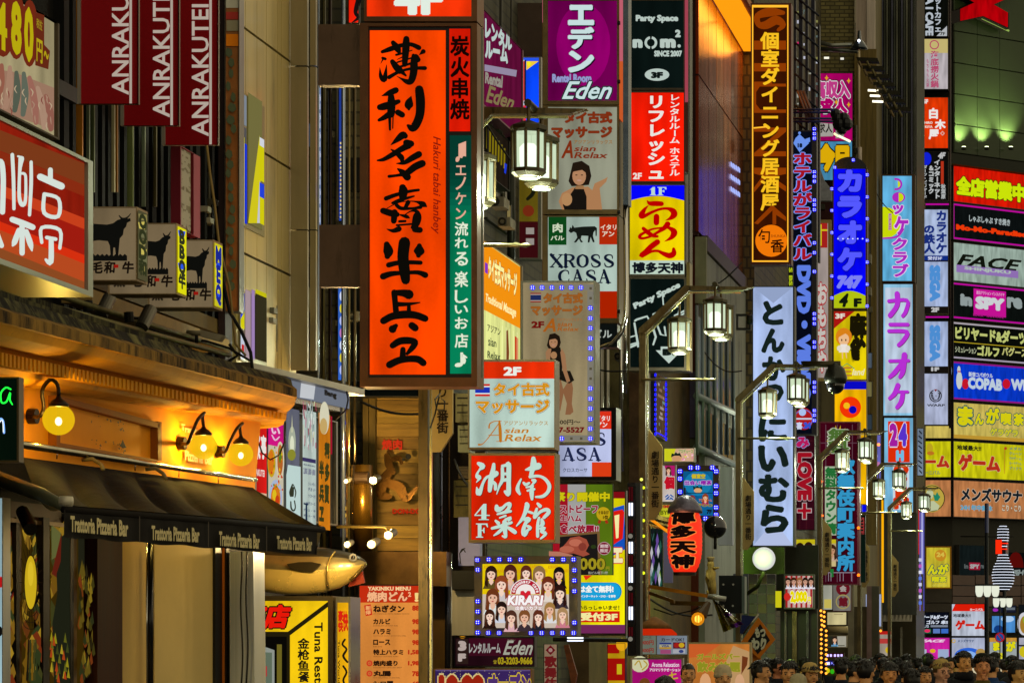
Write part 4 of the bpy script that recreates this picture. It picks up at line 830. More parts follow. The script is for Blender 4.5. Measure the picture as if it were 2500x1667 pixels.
s.k(og, 1, [[(30, 378, 9), (33, 440, 9), (34, 510, 8)], [(44, 382, 5), (56, 385, 5)], [(52, 388, 14), (48, 420, 8), (47, 480, 9), (54, 500, 11), (62, 490, 8), (63, 440, 7), (60, 425, 7), (48, 424, 6)], [(76, 396, 8), (76, 450, 9), (72, 525, 8)], [(30, 536, 14), (55, 545, 15), (80, 555, 14)], [(54, 550, 13), (54, 618, 13)], [(46, 562, 12), (36, 590, 14), (31, 600, 5)], [(64, 565, 12), (74, 595, 14), (78, 612, 4)]], wh)
s.k(og, 1, [[(123, 415, 12), (123, 436, 12)], [(98, 432, 16), (150, 455, 17)], [(108, 474, 9), (143, 486, 9), (142, 528, 10), (108, 520, 10), (108, 474, 9)], [(102, 592, 8), (102, 556, 9), (146, 562, 9), (146, 606, 8)], [(114, 580, 9), (136, 584, 9)], [(125, 585, 12), (124, 640, 13), (112, 634, 7)]], wh)
# three cattle boxes
bull = [(0, .30), (.05, .28), (.4, .30), (.55, .27), (.66, .20), (.76, .17), (.84, .18), (.98, .16), (.99, .22), (.90, .26), (.88, .34), (.82, .40), (.80, .52), (.72, .60), (.70, .78), (.68, .98), (.62, .98), (.60, .80), (.56, .80), (.55, .98), (.49, .98), (.47, .76), (.42, .66), (.2, .64), (0, .66)]
def cattle(D, x0, x1, y0, y1, label, tail, bx, by, bw, bh, tx):
    s = sign(Front(D), (x0, y0, x1, y1), label, '#8c7858', .2, paint('#a08a68', .5), 2, .62, 'box_sign', 'sign', 'cattle box signs above the cornice')
    s.p([(bx + bw * u, by + bh * v) for u, v in bull], '#141410'); s.k((0, 0), 1, [[(bx + bw * .70, by + bh * .10, 2), (bx + bw * .78, by + bh * .17, 5), (bx + bw * .9, by + bh * .15, 4), (bx + bw * .99, by + bh * .06, 1.5)]], '#141410')
    gy = by + bh * .98; s.p([(bx, gy)] + [(bx + bw * .9 * i / 16, gy - (5 if i % 2 else 0)) for i in range(17)] + [(bx + bw * .9, gy + 12), (bx, gy + 12)], '#141410')
    for ch, x in zip('黒毛和牛', tx):
        if x is not None: s.t(ch, (x, y1 - 46, x + 29, y1 - 16), '#1c140c', .035, sh=.1)
    s.r(tx[2] + 25, y1 - 38, tx[2] + 36, y1 - 30, '#b01c10')
    # side face: printed end panel
    X = P(x1 + 2, 0, D).x; ps = Side(X + .004); xe = px_of(X, D + .19) ; n = 7; e = S(ps, s.root, .95); e.l = .004
    xa, xb = x1 + 3, xe + 1
    e.r(xa, y0 + 4, xb, y1 - 4, tail[0])
    for i in range(n):
        yy = y0 + 14 + (y1 - y0 - 30) * i / n; e.p([(xa + RNG.uniform(0, 6), yy), (xb - 2, yy + RNG.uniform(-3, 6)), (xb - RNG.uniform(1, 8), yy + (y1 - y0) / n * .7), (xa + 3, yy + (y1 - y0) / n * .6)], tail[1 + i % (len(tail) - 1)])
    e.v(tail_txt[tail[0]], (xa + 3, y0 + 10, xb - 3, y1 - 14), '#30341c' if tail[0] != '#c8c020' else '#1a2a90', .06)
tail_txt = {'#4e4a30': 'OOD和', '#e0dc10': 'BBQ牛', '#c8c020': 'MEQ'}
cattle(19.0, 200, 334, 508, 684, 'cattle box sign nearest the red sign, bull half hidden', ('#4e4a30', '#8a8048', '#c8b858', '#6a6a48'), 222, 515, 98, 112, (None, 222, 253, 298))
cattle(20.2, 268, 431, 548, 717, 'middle cattle box sign with a yellow and blue end', ('#e0dc10', '#2a58e8', '#e8e420', '#e8e420', '#d8d820'), 355, 560, 62, 100, (277, 318, 353, 393))
cattle(21.4, 365, 521, 588, 750, 'cattle box sign farthest right, with a small Q on its end', ('#c8c020', '#e8e020', '#e8e020', '#2a50e0', '#e8e420'), 455, 598, 56, 96, (370, 410, 448, 487))
# three red banners
for i, (D, x0, x1, yb, tx, yt, tb) in enumerate(((20.5, 198, 338, 255, 273, -90, 232), (21.7, 303, 437, 308, 373, -35, 287), (23.0, 404, 533, 355, 468, 11, 333))):
    s = sign(Front(D), (x0, -160, x1, yb), ('nearest red vertical banner, its bottom edge highest', 'middle red vertical banner, between two others', 'farthest red vertical banner, hanging lowest by the corner post')[i],
             paint('#9c0210', .55, 0, .10, 60), .03, paint('#8c8478', .5), (7, 0, 0, 0), 0, 'red_banner', 'banner', 'red banners hanging in a step')
    s.e_ = .62
    s.t('ANRAKUTEI', (tx, yt, tx + 42, tb), '#d8c8b8', .008, rot=-1); s.r(tx + 43, -160, tx + 49, yb - 2, '#d0c0b0')
s = sign(Side(-6.6), (436, 357, 466, 560), 'dim pink-and-white vertical banner behind the lowest red banner', paint('#6a5a40', .6, 0, .1, 2), .05, paint('#7a2030', .5), (2, 0, 16, 0), 0, 'vertical_banner', 'banner')
s.v('安楽亭焼', (440, 362, 464, 555), '#8a7c68', .05)
# ------------------------------------------------------------------ lit poster windows under the ledge
pp = vp_plane(612, 24.6, 3300)
s = sign(pp, (620, 985, 815, 1252), 'row of lit restaurant posters in steel frames behind the awning', None, .2, STEEL, 4, .9, 'poster_case', 'poster display')
s.r(616, 985, 818, 1252, paint('#2e2a20', .4)) if False else None
bk = MB(); bk.add([pp.pt(x, y, -.004) for x, y in pp.corners((618, 980, 817, 1256))], [(3, 2, 1, 0)], BLACK); bk.build('backing', s.root)
C_ = lambda x, y: (x, HY - (HY - y) * (pp.vp - x) / (pp.vp - 620))
def rr(x0, y0, x1, y1, c): s.p([C_(x0, y0), C_(x1, y0), C_(x1, y1), C_(x0, y1)], c)
rr(620, 1035, 651, 1205, lit('#d01c18', .95, True)); rr(628, 1200, 651, 1250, '#d8b898')
s.t('楽', (622, 1058, 636, 1120), '#f0e8e0', .05); s.t('亭', (637, 1060, 650, 1120), '#f0e8e0', .05); s.t('RAKUTEI', (621, 1143, 646, 1160), '#f0e0d8', .03)
rr(655, 1000, 692, 1078, lit('#c01478', 1, True)); rr(655, 1078, 692, 1250, '#c8c0a8')
for (x, y, rx, ry, c) in ((663, 1130, 10, 35, '#c8a018'), (662, 1128, 7, 30, '#d87818'), (684, 1125, 10, 48, '#d8ceb0'), (684, 1122, 7, 38, '#b86428'), (684, 1112, 4, 18, '#5c8020'), (673, 1212, 16, 42, '#a8b8d8'), (673, 1216, 12, 32, '#d87a18'), (670, 1208, 5, 14, '#e0c020'), (677, 1220, 5, 12, '#c84018')): s.e(x, y, rx, ry, c, 16)
for i in range(30): s.e(RNG.uniform(658, 690), RNG.uniform(1090, 1235), RNG.uniform(1, 2.5), RNG.uniform(2, 5), RNG.choice(['#e0b818', '#c84018', '#5c8020', '#e88a20']), 6)
s.t('い', (662, 1040, 684, 1058), '#f0c8e0', .04); s.k((0, 0), 1, [[(664, 1062, 3), (672, 1074, 4), (682, 1066, 3)]], '#e8b8d8')
rr(699, 975, 731, 1130, lit('#5c5e6c', 1, True)); s.e(713, 1080, 9, 40, '#a8b09c'); s.e(713, 1085, 5, 22, '#e0e4c8'); s.p([(711, 1055), (713, 1010), (715, 1055)], '#c8c8a8'); s.e(712, 1110, 10, 14, '#8c8c30')
s.p([(703, 1134), (734, 1139), (734, 1262), (699, 1250), (699, 1160)], '#c0d8d4'); s.k((0, 0), 1, [[(714, 1182, 3), (710, 1200, 8), (713, 1210, 8), (716, 1190, 4)], [(716, 1182, 2), (722, 1200, 3), (720, 1214, 2)], [(710, 1224, 3), (711, 1240, 4), (717, 1246, 4), (721, 1238, 3), (719, 1222, 3)]], '#343828')
rr(739, 970, 772, 1262, lit('#b4c4bc', 1, True)); 
for i in range(46): x = RNG.uniform(740, 771); y = RNG.uniform(975, 1085); s.line([(x, y), (x + RNG.uniform(-2, 2), y + RNG.uniform(8, 34))], RNG.uniform(1, 2.5), RNG.choice(['#b88090', '#d8ded8', '#8a9c98', '#a04858', '#c8c8a0']))
rr(739, 1092, 771, 1102, '#3c3460')
for k, (y, w) in enumerate(((1108, 4), (1118, 18), (1152, 10), (1166, 10), (1183, 10), (1204, 8), (1222, 7), (1236, 7))): s.t(('税抜税抜税抜', '2,800 3,800 4,800', 'ビール・ハイボール', '梅干し巻・レバー', 'ウイスキーハイボ', '・1,480円コース', 'グラス ・ 中', 'ボトル・生')[k], [C_(741 + (12 if k in (2, 3, 4) else 0), y), C_(770, y), C_(770, y + w), C_(741 + (12 if k in (2, 3, 4) else 0), y + w)], '#3a4468' if k != 1 else '#58507c', .02)
s.k((0, 0), 1, [[(743, 1229, 4), (751, 1231, 4)], [(748, 1230, 4), (748, 1270, 5)]], '#203048')
rr(778, 968, 806, 1270, lit('#d88018', 1, True)); s.e(792, 1020, 12, 40, '#d8d4b8'); s.e(790, 1040, 9, 20, '#c8a868'); rr(807, 970, 811, 1070, '#a01430')
for ch, x, y, h in (('薄', 794, 1078, 30), ('利', 793, 1080, 38), ('多', 794, 1128, 48), ('賣', 793, 1180, 48), ('半', 780, 1122, 46), ('兵', 780, 1180, 46), ('ヱ', 780, 1234, 38)):
    s.t(ch, (x - 1, y, x + 11, y + h), '#3c3c18', .06)
# the big orange signboard
s = sign(Front(23.5), (900, 66, 1152, 922), 'huge lit orange vertical sign with black brush kanji and a green strip', BLACK, .24, paint('#70492a', .45, .4, .3, 4), (20, 8, 14, 22), 1, 'signboard')
orange = lit('#ff4600', 1.0, True); s.r(903, 75, 1088, 914, orange); s.r(1097, 71, 1148, 321, lit('#e81c04', 1, True)); s.r(1098, 331, 1152, 912, lit('#06382c', 1)); s.r(1099, 500, 1152, 912, lit('#047a52', 1, True))
for i in range(8): s.r(1098.5, 390 + i * 16, 1152, 406 + i * 16, ['#05382c', '#053a2e', '#043e30', '#044434', '#044c3a', '#045640', '#046048', '#046a4c'][i])
ink = '#0c0a06'
s.k((900, 80), 6.031, [[(200, 285, 50), (330, 240, 78), (480, 190, 62), (620, 175, 62), (740, 225, 75)], [(360, 150, 70), (420, 230, 105), (450, 290, 60)], [(555, 95, 92), (550, 200, 112), (540, 350, 98), (530, 470, 80)], [(205, 375, 40), (245, 390, 45)], [(215, 385, 30), (178, 460, 6)], [(165, 515, 6), (178, 640, 60), (225, 695, 85), (245, 630, 65), (265, 475, 8)], [(350, 430, 75), (400, 500, 100), (455, 560, 110)], [(690, 370, 112), (725, 400, 85)], [(805, 280, 72), (745, 330, 8)], [(660, 340, 60), (668, 450, 112), (660, 600, 112), (625, 710, 100), (570, 725, 80), (480, 680, 30), (410, 640, 4)], [(300, 660, 62), (420, 592, 50), (560, 545, 42), (700, 525, 50), (830, 525, 62)], [(405, 330, 35), (480, 312, 30), (640, 262, 14)], [(420, 398, 10), (520, 350, 24)], [(420, 440, 25), (640, 372, 25)], [(440, 512, 38), (640, 450, 38)], [(500, 590, 62), (548, 635, 30)],
    [(190, 935, 8), (300, 892, 82), (400, 850, 92)], [(330, 930, 90), (335, 1050, 122), (330, 1200, 112)], [(165, 1100, 92), (250, 1082, 112), (440, 1015, 66)], [(152, 1290, 48), (240, 1245, 80), (330, 1180, 90)], [(430, 1175, 88), (495, 1212, 88)], [(308, 1220, 48), (314, 1430, 34)], [(360, 1230, 20), (355, 1410, 18)], [(628, 935, 6), (600, 1020, 112), (590, 1085, 122), (592, 1130, 40)], [(745, 840, 128), (762, 1000, 140), (755, 1200, 130), (700, 1350, 126), (640, 1405, 118), (580, 1370, 46)]], ink)
s.k((900, 310), 6.031, [[(330, 265, 14), (420, 190, 80), (500, 125, 112), (535, 135, 90)], [(555, 235, 100), (625, 250, 98)], [(590, 270, 110), (480, 330, 90), (350, 410, 80), (220, 480, 60), (130, 495, 26)], [(330, 333, 18), (400, 380, 60), (480, 450, 88), (490, 500, 56)], [(410, 540, 14), (520, 530, 62), (640, 460, 92), (740, 405, 100)], [(790, 540, 108), (680, 590, 108), (560, 680, 90), (440, 712, 46), (300, 730, 48)], [(430, 620, 28), (500, 670, 90), (570, 740, 112)],
    [(500, 895, 108), (510, 950, 140), (500, 1045, 108)], [(255, 1055, 68), (400, 1002, 60), (600, 950, 48), (735, 930, 42)], [(350, 1122, 38), (460, 1080, 58), (668, 1020, 26)], [(270, 1200, 12), (420, 1122, 18), (560, 1096, 14), (700, 1102, 28), (800, 1140, 88), (850, 1172, 26)], [(410, 1150, 58), (480, 1200, 58), (650, 1200, 38), (765, 1182, 58)], [(582, 1110, 70), (540, 1190, 56)], [(212, 1235, 92), (330, 1272, 100), (420, 1290, 78)], [(382, 1260, 100), (370, 1385, 88)], [(540, 1290, 18), (620, 1242, 24), (700, 1242, 60), (715, 1320, 130), (690, 1430, 118), (645, 1480, 56)], [(470, 1297, 28), (560, 1322, 58), (600, 1342, 18)], [(452, 1392, 40), (540, 1388, 38)], [(412, 1448, 30), (640, 1430, 30)], [(268, 1505, 12), (360, 1530, 60), (445, 1502, 88)], [(680, 1510, 90), (755, 1518, 90)]], ink)
s.k((900, 560), 4.48, [[(198, 165, 68), (215, 240, 112), (205, 295, 66)], [(555, 180, 56), (552, 240, 122), (545, 285, 56)], [(392, 145, 128), (376, 300, 125), (392, 450, 120), (405, 555, 98)], [(218, 390, 60), (320, 367, 54), (450, 361, 48), (568, 365, 48)], [(158, 515, 74), (250, 486, 60), (400, 475, 44), (540, 472, 50), (620, 500, 68)], [(280, 690, 68), (290, 800, 64), (300, 900, 68)], [(290, 692, 60), (380, 697, 80), (440, 712, 108)], [(300, 818, 58), (420, 818, 42), (560, 800, 14)], [(440, 830, 40), (440, 900, 50)], [(162, 1000, 78), (260, 950, 82), (400, 930, 88), (520, 940, 80), (618, 975, 76)], [(300, 1052, 46), (262, 1090, 90)], [(472, 1050, 78), (510, 1078, 78)], [(262, 1270, 68), (340, 1222, 80), (440, 1215, 78), (510, 1232, 66), (480, 1290, 66), (420, 1360, 36)], [(375, 1312, 60), (372, 1400, 70)], [(228, 1480, 80), (330, 1432, 78), (440, 1415, 74), (540, 1420, 78), (598, 1460, 76)]], ink)
s.t('Hakuri tabai hanbey', (1052, 333, 1076, 572), '#8a1808', .006, rot=1, sh=.3)
s.v('炭火串焼', (1101, 88, 1144, 294), '#140402', .028)
pk = '#e0a890'
for ch, y0, y1 in (('♫', 345, 396), ('エ', 404, 428), ('ノ', 432, 464), ('ケ', 470, 500), ('ン', 508, 536)): s.t(ch, (1112, y0, 1138, y1), pk, .012)
for ch, y0, y1 in (('流', 542, 576), ('れ', 580, 606), ('る', 615, 649), ('楽', 662, 701), ('し', 708, 740), ('い', 745, 766), ('お', 774, 803), ('店', 814, 849), ('♪', 860, 896)): s.t(ch, (1110, y0, 1143, y1), '#e0e8d0', .015)
b = MB(); b.box(P(1174, 922, 23.48), P(1179, 70, 23.49), paint('#74786c', .4, .7)); b.build('edge_trim', s.root)
for k in range(2):
    r_ = ((777, 60, 879, 204), (780, 549, 880, 696))[k]
    b = MB(); b.box(P(r_[0], r_[3], 23.62), P(r_[2], r_[1], 23.8), paint('#6c5440', .4, .5, .25, 3, dirt='#40301e', dirt_amt=.2)); b.build('bracket_box', s.root)
    b = MB(); b.box(P(r_[0] - 1, r_[3] + 4, 23.6), P(r_[2], r_[3], 23.7), paint('#6a5844', .4, .5)); b.build('bracket_lip', s.root)
s = sign(Front(23.5), (896, -120, 1152, 42), 'lit orange-red sign panel reading 4F above the huge orange sign', '#f03408', .24, paint('#70492a', .45, .4, .3, 4), (6, 8, 14, 12), 1, 'signboard')
s.t('4F', (961, -40, 1082, 38), '#e0ece0', .045)
s = sign(Front(24.4), (852, -40, 876, 57), 'scrap of lit red sign above the upper bracket box', '#f02008', .05, DARK, 1, 1, 'signboard'); s.k((0, 0), 1, [[(876, 0, 14), (868, 30, 10), (874, 44, 8), (860, 56, 3)]], '#141010')
# YAKINIKU menu
s = sign(Front(26.2), (878, 1429, 1040, 1720), 'lit orange grilled-meat menu board with a red heading', '#e08c3c', .06, BLACK, 3, 1, 'menu_board', 'menu board')
s.r(878, 1429, 1040, 1470, '#c02c10'); s.t('YAKINIKU MENU', (898, 1431, 1003, 1441), '#f0c890', .04); s.t('焼肉どん', (896, 1443, 995, 1468), '#f0b080', .045, ('#802010', .03)); s.t('2', (996, 1444, 1004, 1456), '#f0b080', .04); s.t('！', (1012, 1446, 1022, 1468), '#f0d080', .05)
s.poly([(889, 1477), (905, 1474), (909, 1500), (893, 1503)], '#c83018'); s.t('新得', (893, 1480, 905, 1498), '#f0a060', .03) if False else s.v('新得', (893, 1478, 905, 1500), '#f0b070', .02)
for i, (a, w, en, pr) in enumerate((('ねぎタン', 77, 'OX TONGUE WITH GREEN ONION', '880'), ('カルビ', 42, 'BONELESS SHORT RIB', '980'), ('ハラミ', 43, 'OUTSIDE SKIRT (DIAPHRAGM)', '980'), ('ロース', 42, 'RIB EYE', '980'), ('特上ハラミ', 74, 'WAGYU OUTSIDE SKIRT', '1,580'), ('焼肉盛り', 60, 'ASSORTED GRILLED BEEF', '1,980'), ('丸腸', 44, 'FAT WRAPPED IN BOWEL', '780'), ('シロ腸', 50, 'HORUMON', '680'))):
    y = (1476, 1509, 1534, 1560, 1584, 1611, 1636, 1661)[i]; h = 18 if i == 0 else 14
    s.t(a, (911, y, 911 + w, y + h), '#241208', .045); s.t(en, (911, y + h + 2, 911 + (88, 60, 80, 22, 62, 70, 66, 30)[i], y + h + 5), '#7a4a20', .0); s.t(pr, (1006 - (10 if len(pr) > 3 else 0), y + 1, 1032, y + 14), '#b82810', .05)
for y in (1618, 1643): s.ring(902, y, 4, 7.5, '#c83820', 14); s.e(902, y, 3, 3, '#c85030', 8)
# YELLOW tuna restaurant sign (two faces and a pillar)
s = sign(Front(23.9), (560, 1466, 802, 1720), 'lit yellow tuna restaurant sign framed in black round its window', '#f0c410', .3, paint('#3c3420', .4, .4, .3, 4), (3, 12, 12, 0), 1, 'restaurant_sign')
s.p([(560, 1541), (703, 1541), (803, 1466), (812, 1466), (812, 1472), (708, 1550), (708, 1720), (560, 1720)], lit('#2a2410', .6)); s.r(560, 1553, 700, 1720, lit('#100e0a', .5))
s.p([(612, 1566), (670, 1586), (670, 1720), (612, 1720)], '#8a9088'); s.p([(618, 1590), (664, 1592), (664, 1720), (618, 1720)], '#5c6a58'); s.e(635, 1612, 13, 22, '#c84848', 14); s.p([(618, 1625), (652, 1625), (652, 1650), (618, 1648)], '#a83838'); s.r(676, 1572, 688, 1720, '#6a6020')
s.t('商店', (586, 1474, 712, 1534), '#e01808', .05, ('#141008', .06), sh=.25)
s.t('Tuna Restaurant', (767, 1518, 788, 1758), '#1c180c', .022, rot=1); s.v('金枪鱼餐厅', (728, 1557, 754, 1692), '#1c180c', .03)
s = sign(Front(23.9), (824, 1470, 852, 1720), 'narrow lit yellow sign beside the tuna sign, red and black letters', '#f0b010', .3, STEEL, (3, 14, 5, 0), 1, 'restaurant_sign')
s.v('豪快', (826, 1490, 837, 1542), '#d02010', .05); s.v('豪快', (838, 1490, 849, 1542), '#d02010', .05) if False else s.v('快', (838, 1492, 849, 1540), '#d02010', .05)
s.k((0, 0), 1, [[(842, 1560, 5), (836, 1572, 5), (846, 1584, 5), (838, 1600, 6), (848, 1615, 5)], [(838, 1625, 5), (846, 1640, 5), (838, 1660, 5), (848, 1680, 5)]], '#1c140c'); s.t('Tuna World', (825, 1562, 830, 1667), '#2c240c', .02, rot=1)
# tuna
tn = thing('tuna_statue', 'big golden-brown model tuna hung above the yellow sign', 'statue', P(730, 1445, 24.6)); D = 24.5
prof = [(540, 1355, 40), (600, 1380, 52), (650, 1388, 57), (700, 1392, 59), (745, 1393, 58), (790, 1391, 55), (830, 1388, 46), (860, 1384, 34), (878, 1379, 22), (890, 1376, 10), (895, 1375, 3)]
tm = paint('#e4c468', .24, .4, .25, 1.4, coat=.6, dirt='#4c3c14', dirt_amt=.1); vs = []; fs = []; sg = 20
for x, y, r_ in prof:
    for j in range(sg): q = 2 * math.pi * j / sg; vs.append(P(x, y - r_ * math.sin(q) * (1 if math.sin(q) > 0 else 1.0), D) + Vector((0, math.cos(q) * r_ * .62 * D / F, 0)))
for i in range(len(prof) - 1):
    for j in range(sg): fs.append((i * sg + j, i * sg + (j + 1) % sg, (i + 1) * sg + (j + 1) % sg, (i + 1) * sg + j))
fs += [tuple(range(sg))[::-1], tuple((len(prof) - 1) * sg + j for j in range(sg))]
b = MB(); 
for q, f in enumerate(fs):
    j = (q % sg) if q < sg * (len(prof) - 1) else 9; b.add([vs[i] for i in f], [tuple(range(len(f)))], paint('#3c3420', .3, .5, .3, 4, coat=.6) if 2 <= j <= 7 else (paint('#8c7c4c', .28, .5, .3, 3, coat=.6) if j in (1, 8, 0, 9) else tm))
bo = b.build('body', tn, True); bmh = bmesh.new(); bmh.from_mesh(bo.data); bmesh.ops.remove_doubles(bmh, verts=bmh.verts, dist=.0005); bmh.to_mesh(bo.data); bmh.free()
for x in (640, 760): rod([P(x, 1345, D + .05), P(x, 1290, D + .05)], .02, STEEL, 'hanger_rod', tn, 6)

dkf = paint('#2c2410', .35, .4, .3, 4)
b = MB(); q = [(700, 1376), (730, 1371), (762, 1371), (784, 1376), (776, 1385), (764, 1396), (735, 1394), (708, 1388)]; b.prism([P(x, y, D - .14) for x, y in q][::-1], (0, .02, 0), dkf); b.build('pectoral_fin', tn)
b = MB(); b.tube([P(x, y, D - .07 - .07 * math.sin((y - 1345) / 92 * 3.1)) for x, y in ((818, 1346), (806, 1362), (800, 1380), (799, 1400), (800, 1420), (802, 1436))], .008, paint('#c0a050', .25, .6), 6); b.build('gill_edge', tn, True)
b = MB(); b.tube([P(862, 1360, D - .1), P(862, 1360, D - .12)], .03, paint('#2a2210', .3), 12); b.build('eye', tn); b = MB(); b.ball(P(862, 1360, D - .115), .017, paint('#0a0a0a', .05, coat=1)); b.build('pupil', tn, True)
b = MB(); b.tube([P(893, 1378, D - .02), P(880, 1390, D - .06), P(868, 1404, D - .08), P(855, 1416, D - .09)], .012, paint('#6a5420', .3, .5), 6); b.build('mouth_edge', tn, True)
b = MB(); b.prism([P(690, 1335, D), P(740, 1318, D), P(770, 1338, D)][::-1], (0, .03, 0), dkf); b.build('dorsal_fin', tn)
b = MB(); b.prism([P(858, 1412, D), P(884, 1392, D), P(890, 1422, D), P(850, 1432, D)][::-1], (0, .03, 0), paint('#8a2c14', .5)); b.build('jaw_patch', tn)  # red-brown patch under the jaw
# spot lamps on the plank wall
def DS(x, y): return 23.8 if y > 1300 else 31.5
for i, (x, y, r_, lab) in enumerate(((911, 1173, 7, 'small round spot lamp left of the brass letters'), (948, 1307, 8, 'grey-hooded spot lamp at the end of its rod'), (907, 1329, 8, 'round spot lamp low on the plank wall'), (848, 1329, 6, 'small spot lamp behind the tuna'), (845, 1174, 5, 'small spot lamp glinting by the mirror strip'))):
    r = thing('spot_lamp', lab, 'lamp', P(x, y, DS(x, y)), 'spot lamps on the restaurant front'); E = DS(x, y); k = E / F
    b = MB(); b.tube([P(x, y, E), P(x + r_ * 1.6, y - r_, E + .2)], r_ * k * 1.25, paint('#6a6450', .3, .7), 14); b.build('lamp_body', r)
    b = MB(); b.tube([P(x - .5, y + .3, E - .01), P(x - .4, y + .3, E - .005)], r_ * k * .95, lit('#fff0d0', 3), 14); b.build('lens', r)
    if i < 4:
        l = bpy.data.lights.new('spot_light', 'POINT'); l.energy = 22 if i else 150; l.color = (1, .7, .28); l.shadow_soft_size = .04; o = bpy.data.objects.new('spot_light', l); COL.objects.link(o); o.parent = r; o.location = (-.03, -.12, .0)
rod([P(822, 1285, 24.0), P(940, 1286, 24.0), P(950, 1302, 24.0)], .012, paint('#5a4a20', .4, .6), 'lamp_rod', wr)
rod([P(884, 1135, 32), P(884, 1345, 32)], .1, paint('#6a4a14', .2, .9, .3, 3), 'copper_pipe', wr, 14); rod([P(868, 1135, 32), P(868, 1345, 32)], .045, paint('#8a6420', .15, 1), 'copper_pipe', wr, 12)
b = MB(); b.tube([P(868, 1166, 31.9), P(900, 1166, 31.9)], .06, paint('#2a1c0c', .4, .5), 12); b.build('pipe_flange', wr)

# ------------------------------------------------------------------ centre
pe2 = Side(-7.0)
s = sign(pe2, (1160, 5, 1272, 240), 'magenta sign along the wall, half cut by the orange board', '#68103c', .18, paint('#5c1838', .4), 2, .8, 'wall_sign')
s.poly([(1160, 170), (1272, 196), (1272, 290), (1160, 320)], lit('#40100c', .7)) if False else None
s.t('レンタル', [(1184, 40), (1250, 92), (1250, 128), (1184, 94)], '#c8dcd8', .06); s.t('ルーム', [(1184, 98), (1240, 108), (1240, 158), (1184, 142)], '#c8dcd8', .06)
s.p([(1183, 158), (1262, 172), (1260, 188), (1183, 174)], '#a094b0'); s.t('Rental', [(1185, 176), (1228, 186), (1226, 216), (1184, 204)], '#a09c90', .04); s.t('Eden', [(1188, 205), (1258, 236), (1252, 268), (1186, 250)], '#8a7c50', .02, sh=.3)
s = sign(pe2, (1160, 575, 1270, 880), 'orange and pale-yellow massage sign along the wall above the 2F sign', '#dce08c', .2, paint('#6a5a38', .4, .4), 3, 1, 'wall_sign')
s.p([(1160, 575), (1270, 652), (1270, 802), (1160, 745)], lit('#f09010', 1)); s.t('タイ古式マッサージ', [(1192, 622), (1262, 665), (1262, 728), (1192, 682)], '#fff4a0', .05, ('#8a3000', .03)); s.r(1184, 640, 1191, 665, '#8030c0')
s.t('Traditional Massage', [(1186, 715), (1260, 752), (1260, 782), (1186, 742)], '#fff0a8', .03, sh=.3)
s.t('アジアン', [(1190, 790), (1222, 802), (1222, 820), (1190, 808)], '#202818', .01); s.t('sian', [(1192, 822), (1212, 830), (1212, 848), (1192, 844)], '#304028', .01); s.t('Relax', [(1190, 856), (1222, 862), (1222, 880), (1190, 874)], '#304028', .01)
s.p([(1236, 808), (1240, 805), (1243, 860), (1241, 905), (1236, 905)], '#7a4020'); s.p([(1257, 820), (1265, 826), (1265, 900), (1257, 900)], '#c83010')
for i in range(5): s.p([(1226 + i * 9, 795 + i * 4), (1227 + i * 9, 795 + i * 4), (1227 + i * 9, 900), (1226 + i * 9, 900)], '#f4f4b0')
# bent tower sign in blue
s = sign(Front(40.0), (1268, 142, 1316, 300), 'blue lit box sign with a yellow corner behind the street lamp', '#0a48ff', .25, paint('#9a9894', .35, .6), (2, 2, 6, 0), 1, 'box_sign')
s.r(1268, 142, 1280, 300, '#d8dcf0'); s.p([(1273, 150), (1280, 150), (1280, 245), (1268, 262), (1268, 240), (1274, 225)], '#f03c3c'); s.r(1280, 146, 1284, 300, '#181818'); s.p([(1285, 150), (1315, 150), (1285, 172)], '#f0c838'); s.e(1291, 156, 5, 6, '#f0e820')
s.r(1268, 142, 1316, 147, '#2858e8'); s.r(1268, 258, 1284, 300, '#e83040')
s = sign(Front(40.2), (1268, 440, 1314, 630), 'dim yellow and maroon box sign hanging behind the lantern', '#6c5c14', .25, paint('#8a8c80', .35, .6), (2, 0, 8, 3), .8, 'box_sign')
s.k((0, 0), 1, [[(1300, 440, 8), (1302, 470, 10), (1288, 486, 8)]], '#16180c'); s.e(1290, 515, 14, 14, '#7a2c14'); s.r(1268, 541, 1314, 630, '#3c0c10'); s.r(1284, 556, 1304, 572, '#a09890'); s.r(1284, 582, 1304, 598, '#a09890')
s = sign(pe2, (1188, 300, 1240, 425), 'dim yellow-lettered dark sign along the wall behind the lamp arm', '#241c14', .1, DARK, 1, .8, 'wall_sign')
for i in range(7): s.line([(1190 + i * 7, 310 + i * 9), (1189 + i * 7, 362 + i * 8)], 4, '#8a7a10')
s.p([(1232, 398), (1238, 402), (1235, 425), (1231, 422)], '#2040e0')
# --- column A
def frame_post(D, x0, x1, y0, y1, m, nm, root): b = MB(); b.box(P(x0, y1, D), P(x1, y0, D + .2), m); b.build(nm, root)
cA = 31.0
s = sign(Front(cA), (1338, 3, 1507, 247), 'lit magenta sign with white katakana and script Eden', '#6a004c', .3, BRONZE, (12, 3, 5, 10), 1, 'blade_sign', 'sign', 'signs stacked in the centre column')
s.e(1424, 110, 66, 100, lit('#8c0066', 1, True), 28); W = '#c4dcdc'; sh_ = '#140418'
for o_, c in ((3, sh_), (0, W)):
    for ch, y0, y1 in (('エ', 12, 63), ('デ', 66, 121), ('ン', 124, 178)): s.t(ch, (1386 + o_, y0 + o_, 1451 + o_, y1 + o_), c, .05)
s.t('Rental Room', (1348, 181, 1444, 202), '#9098c8', .05, ('#3a2050', .02)); s.t('Eden', (1372, 199, 1494, 243), W, .012, ('#16302c', .05), sh=.45)
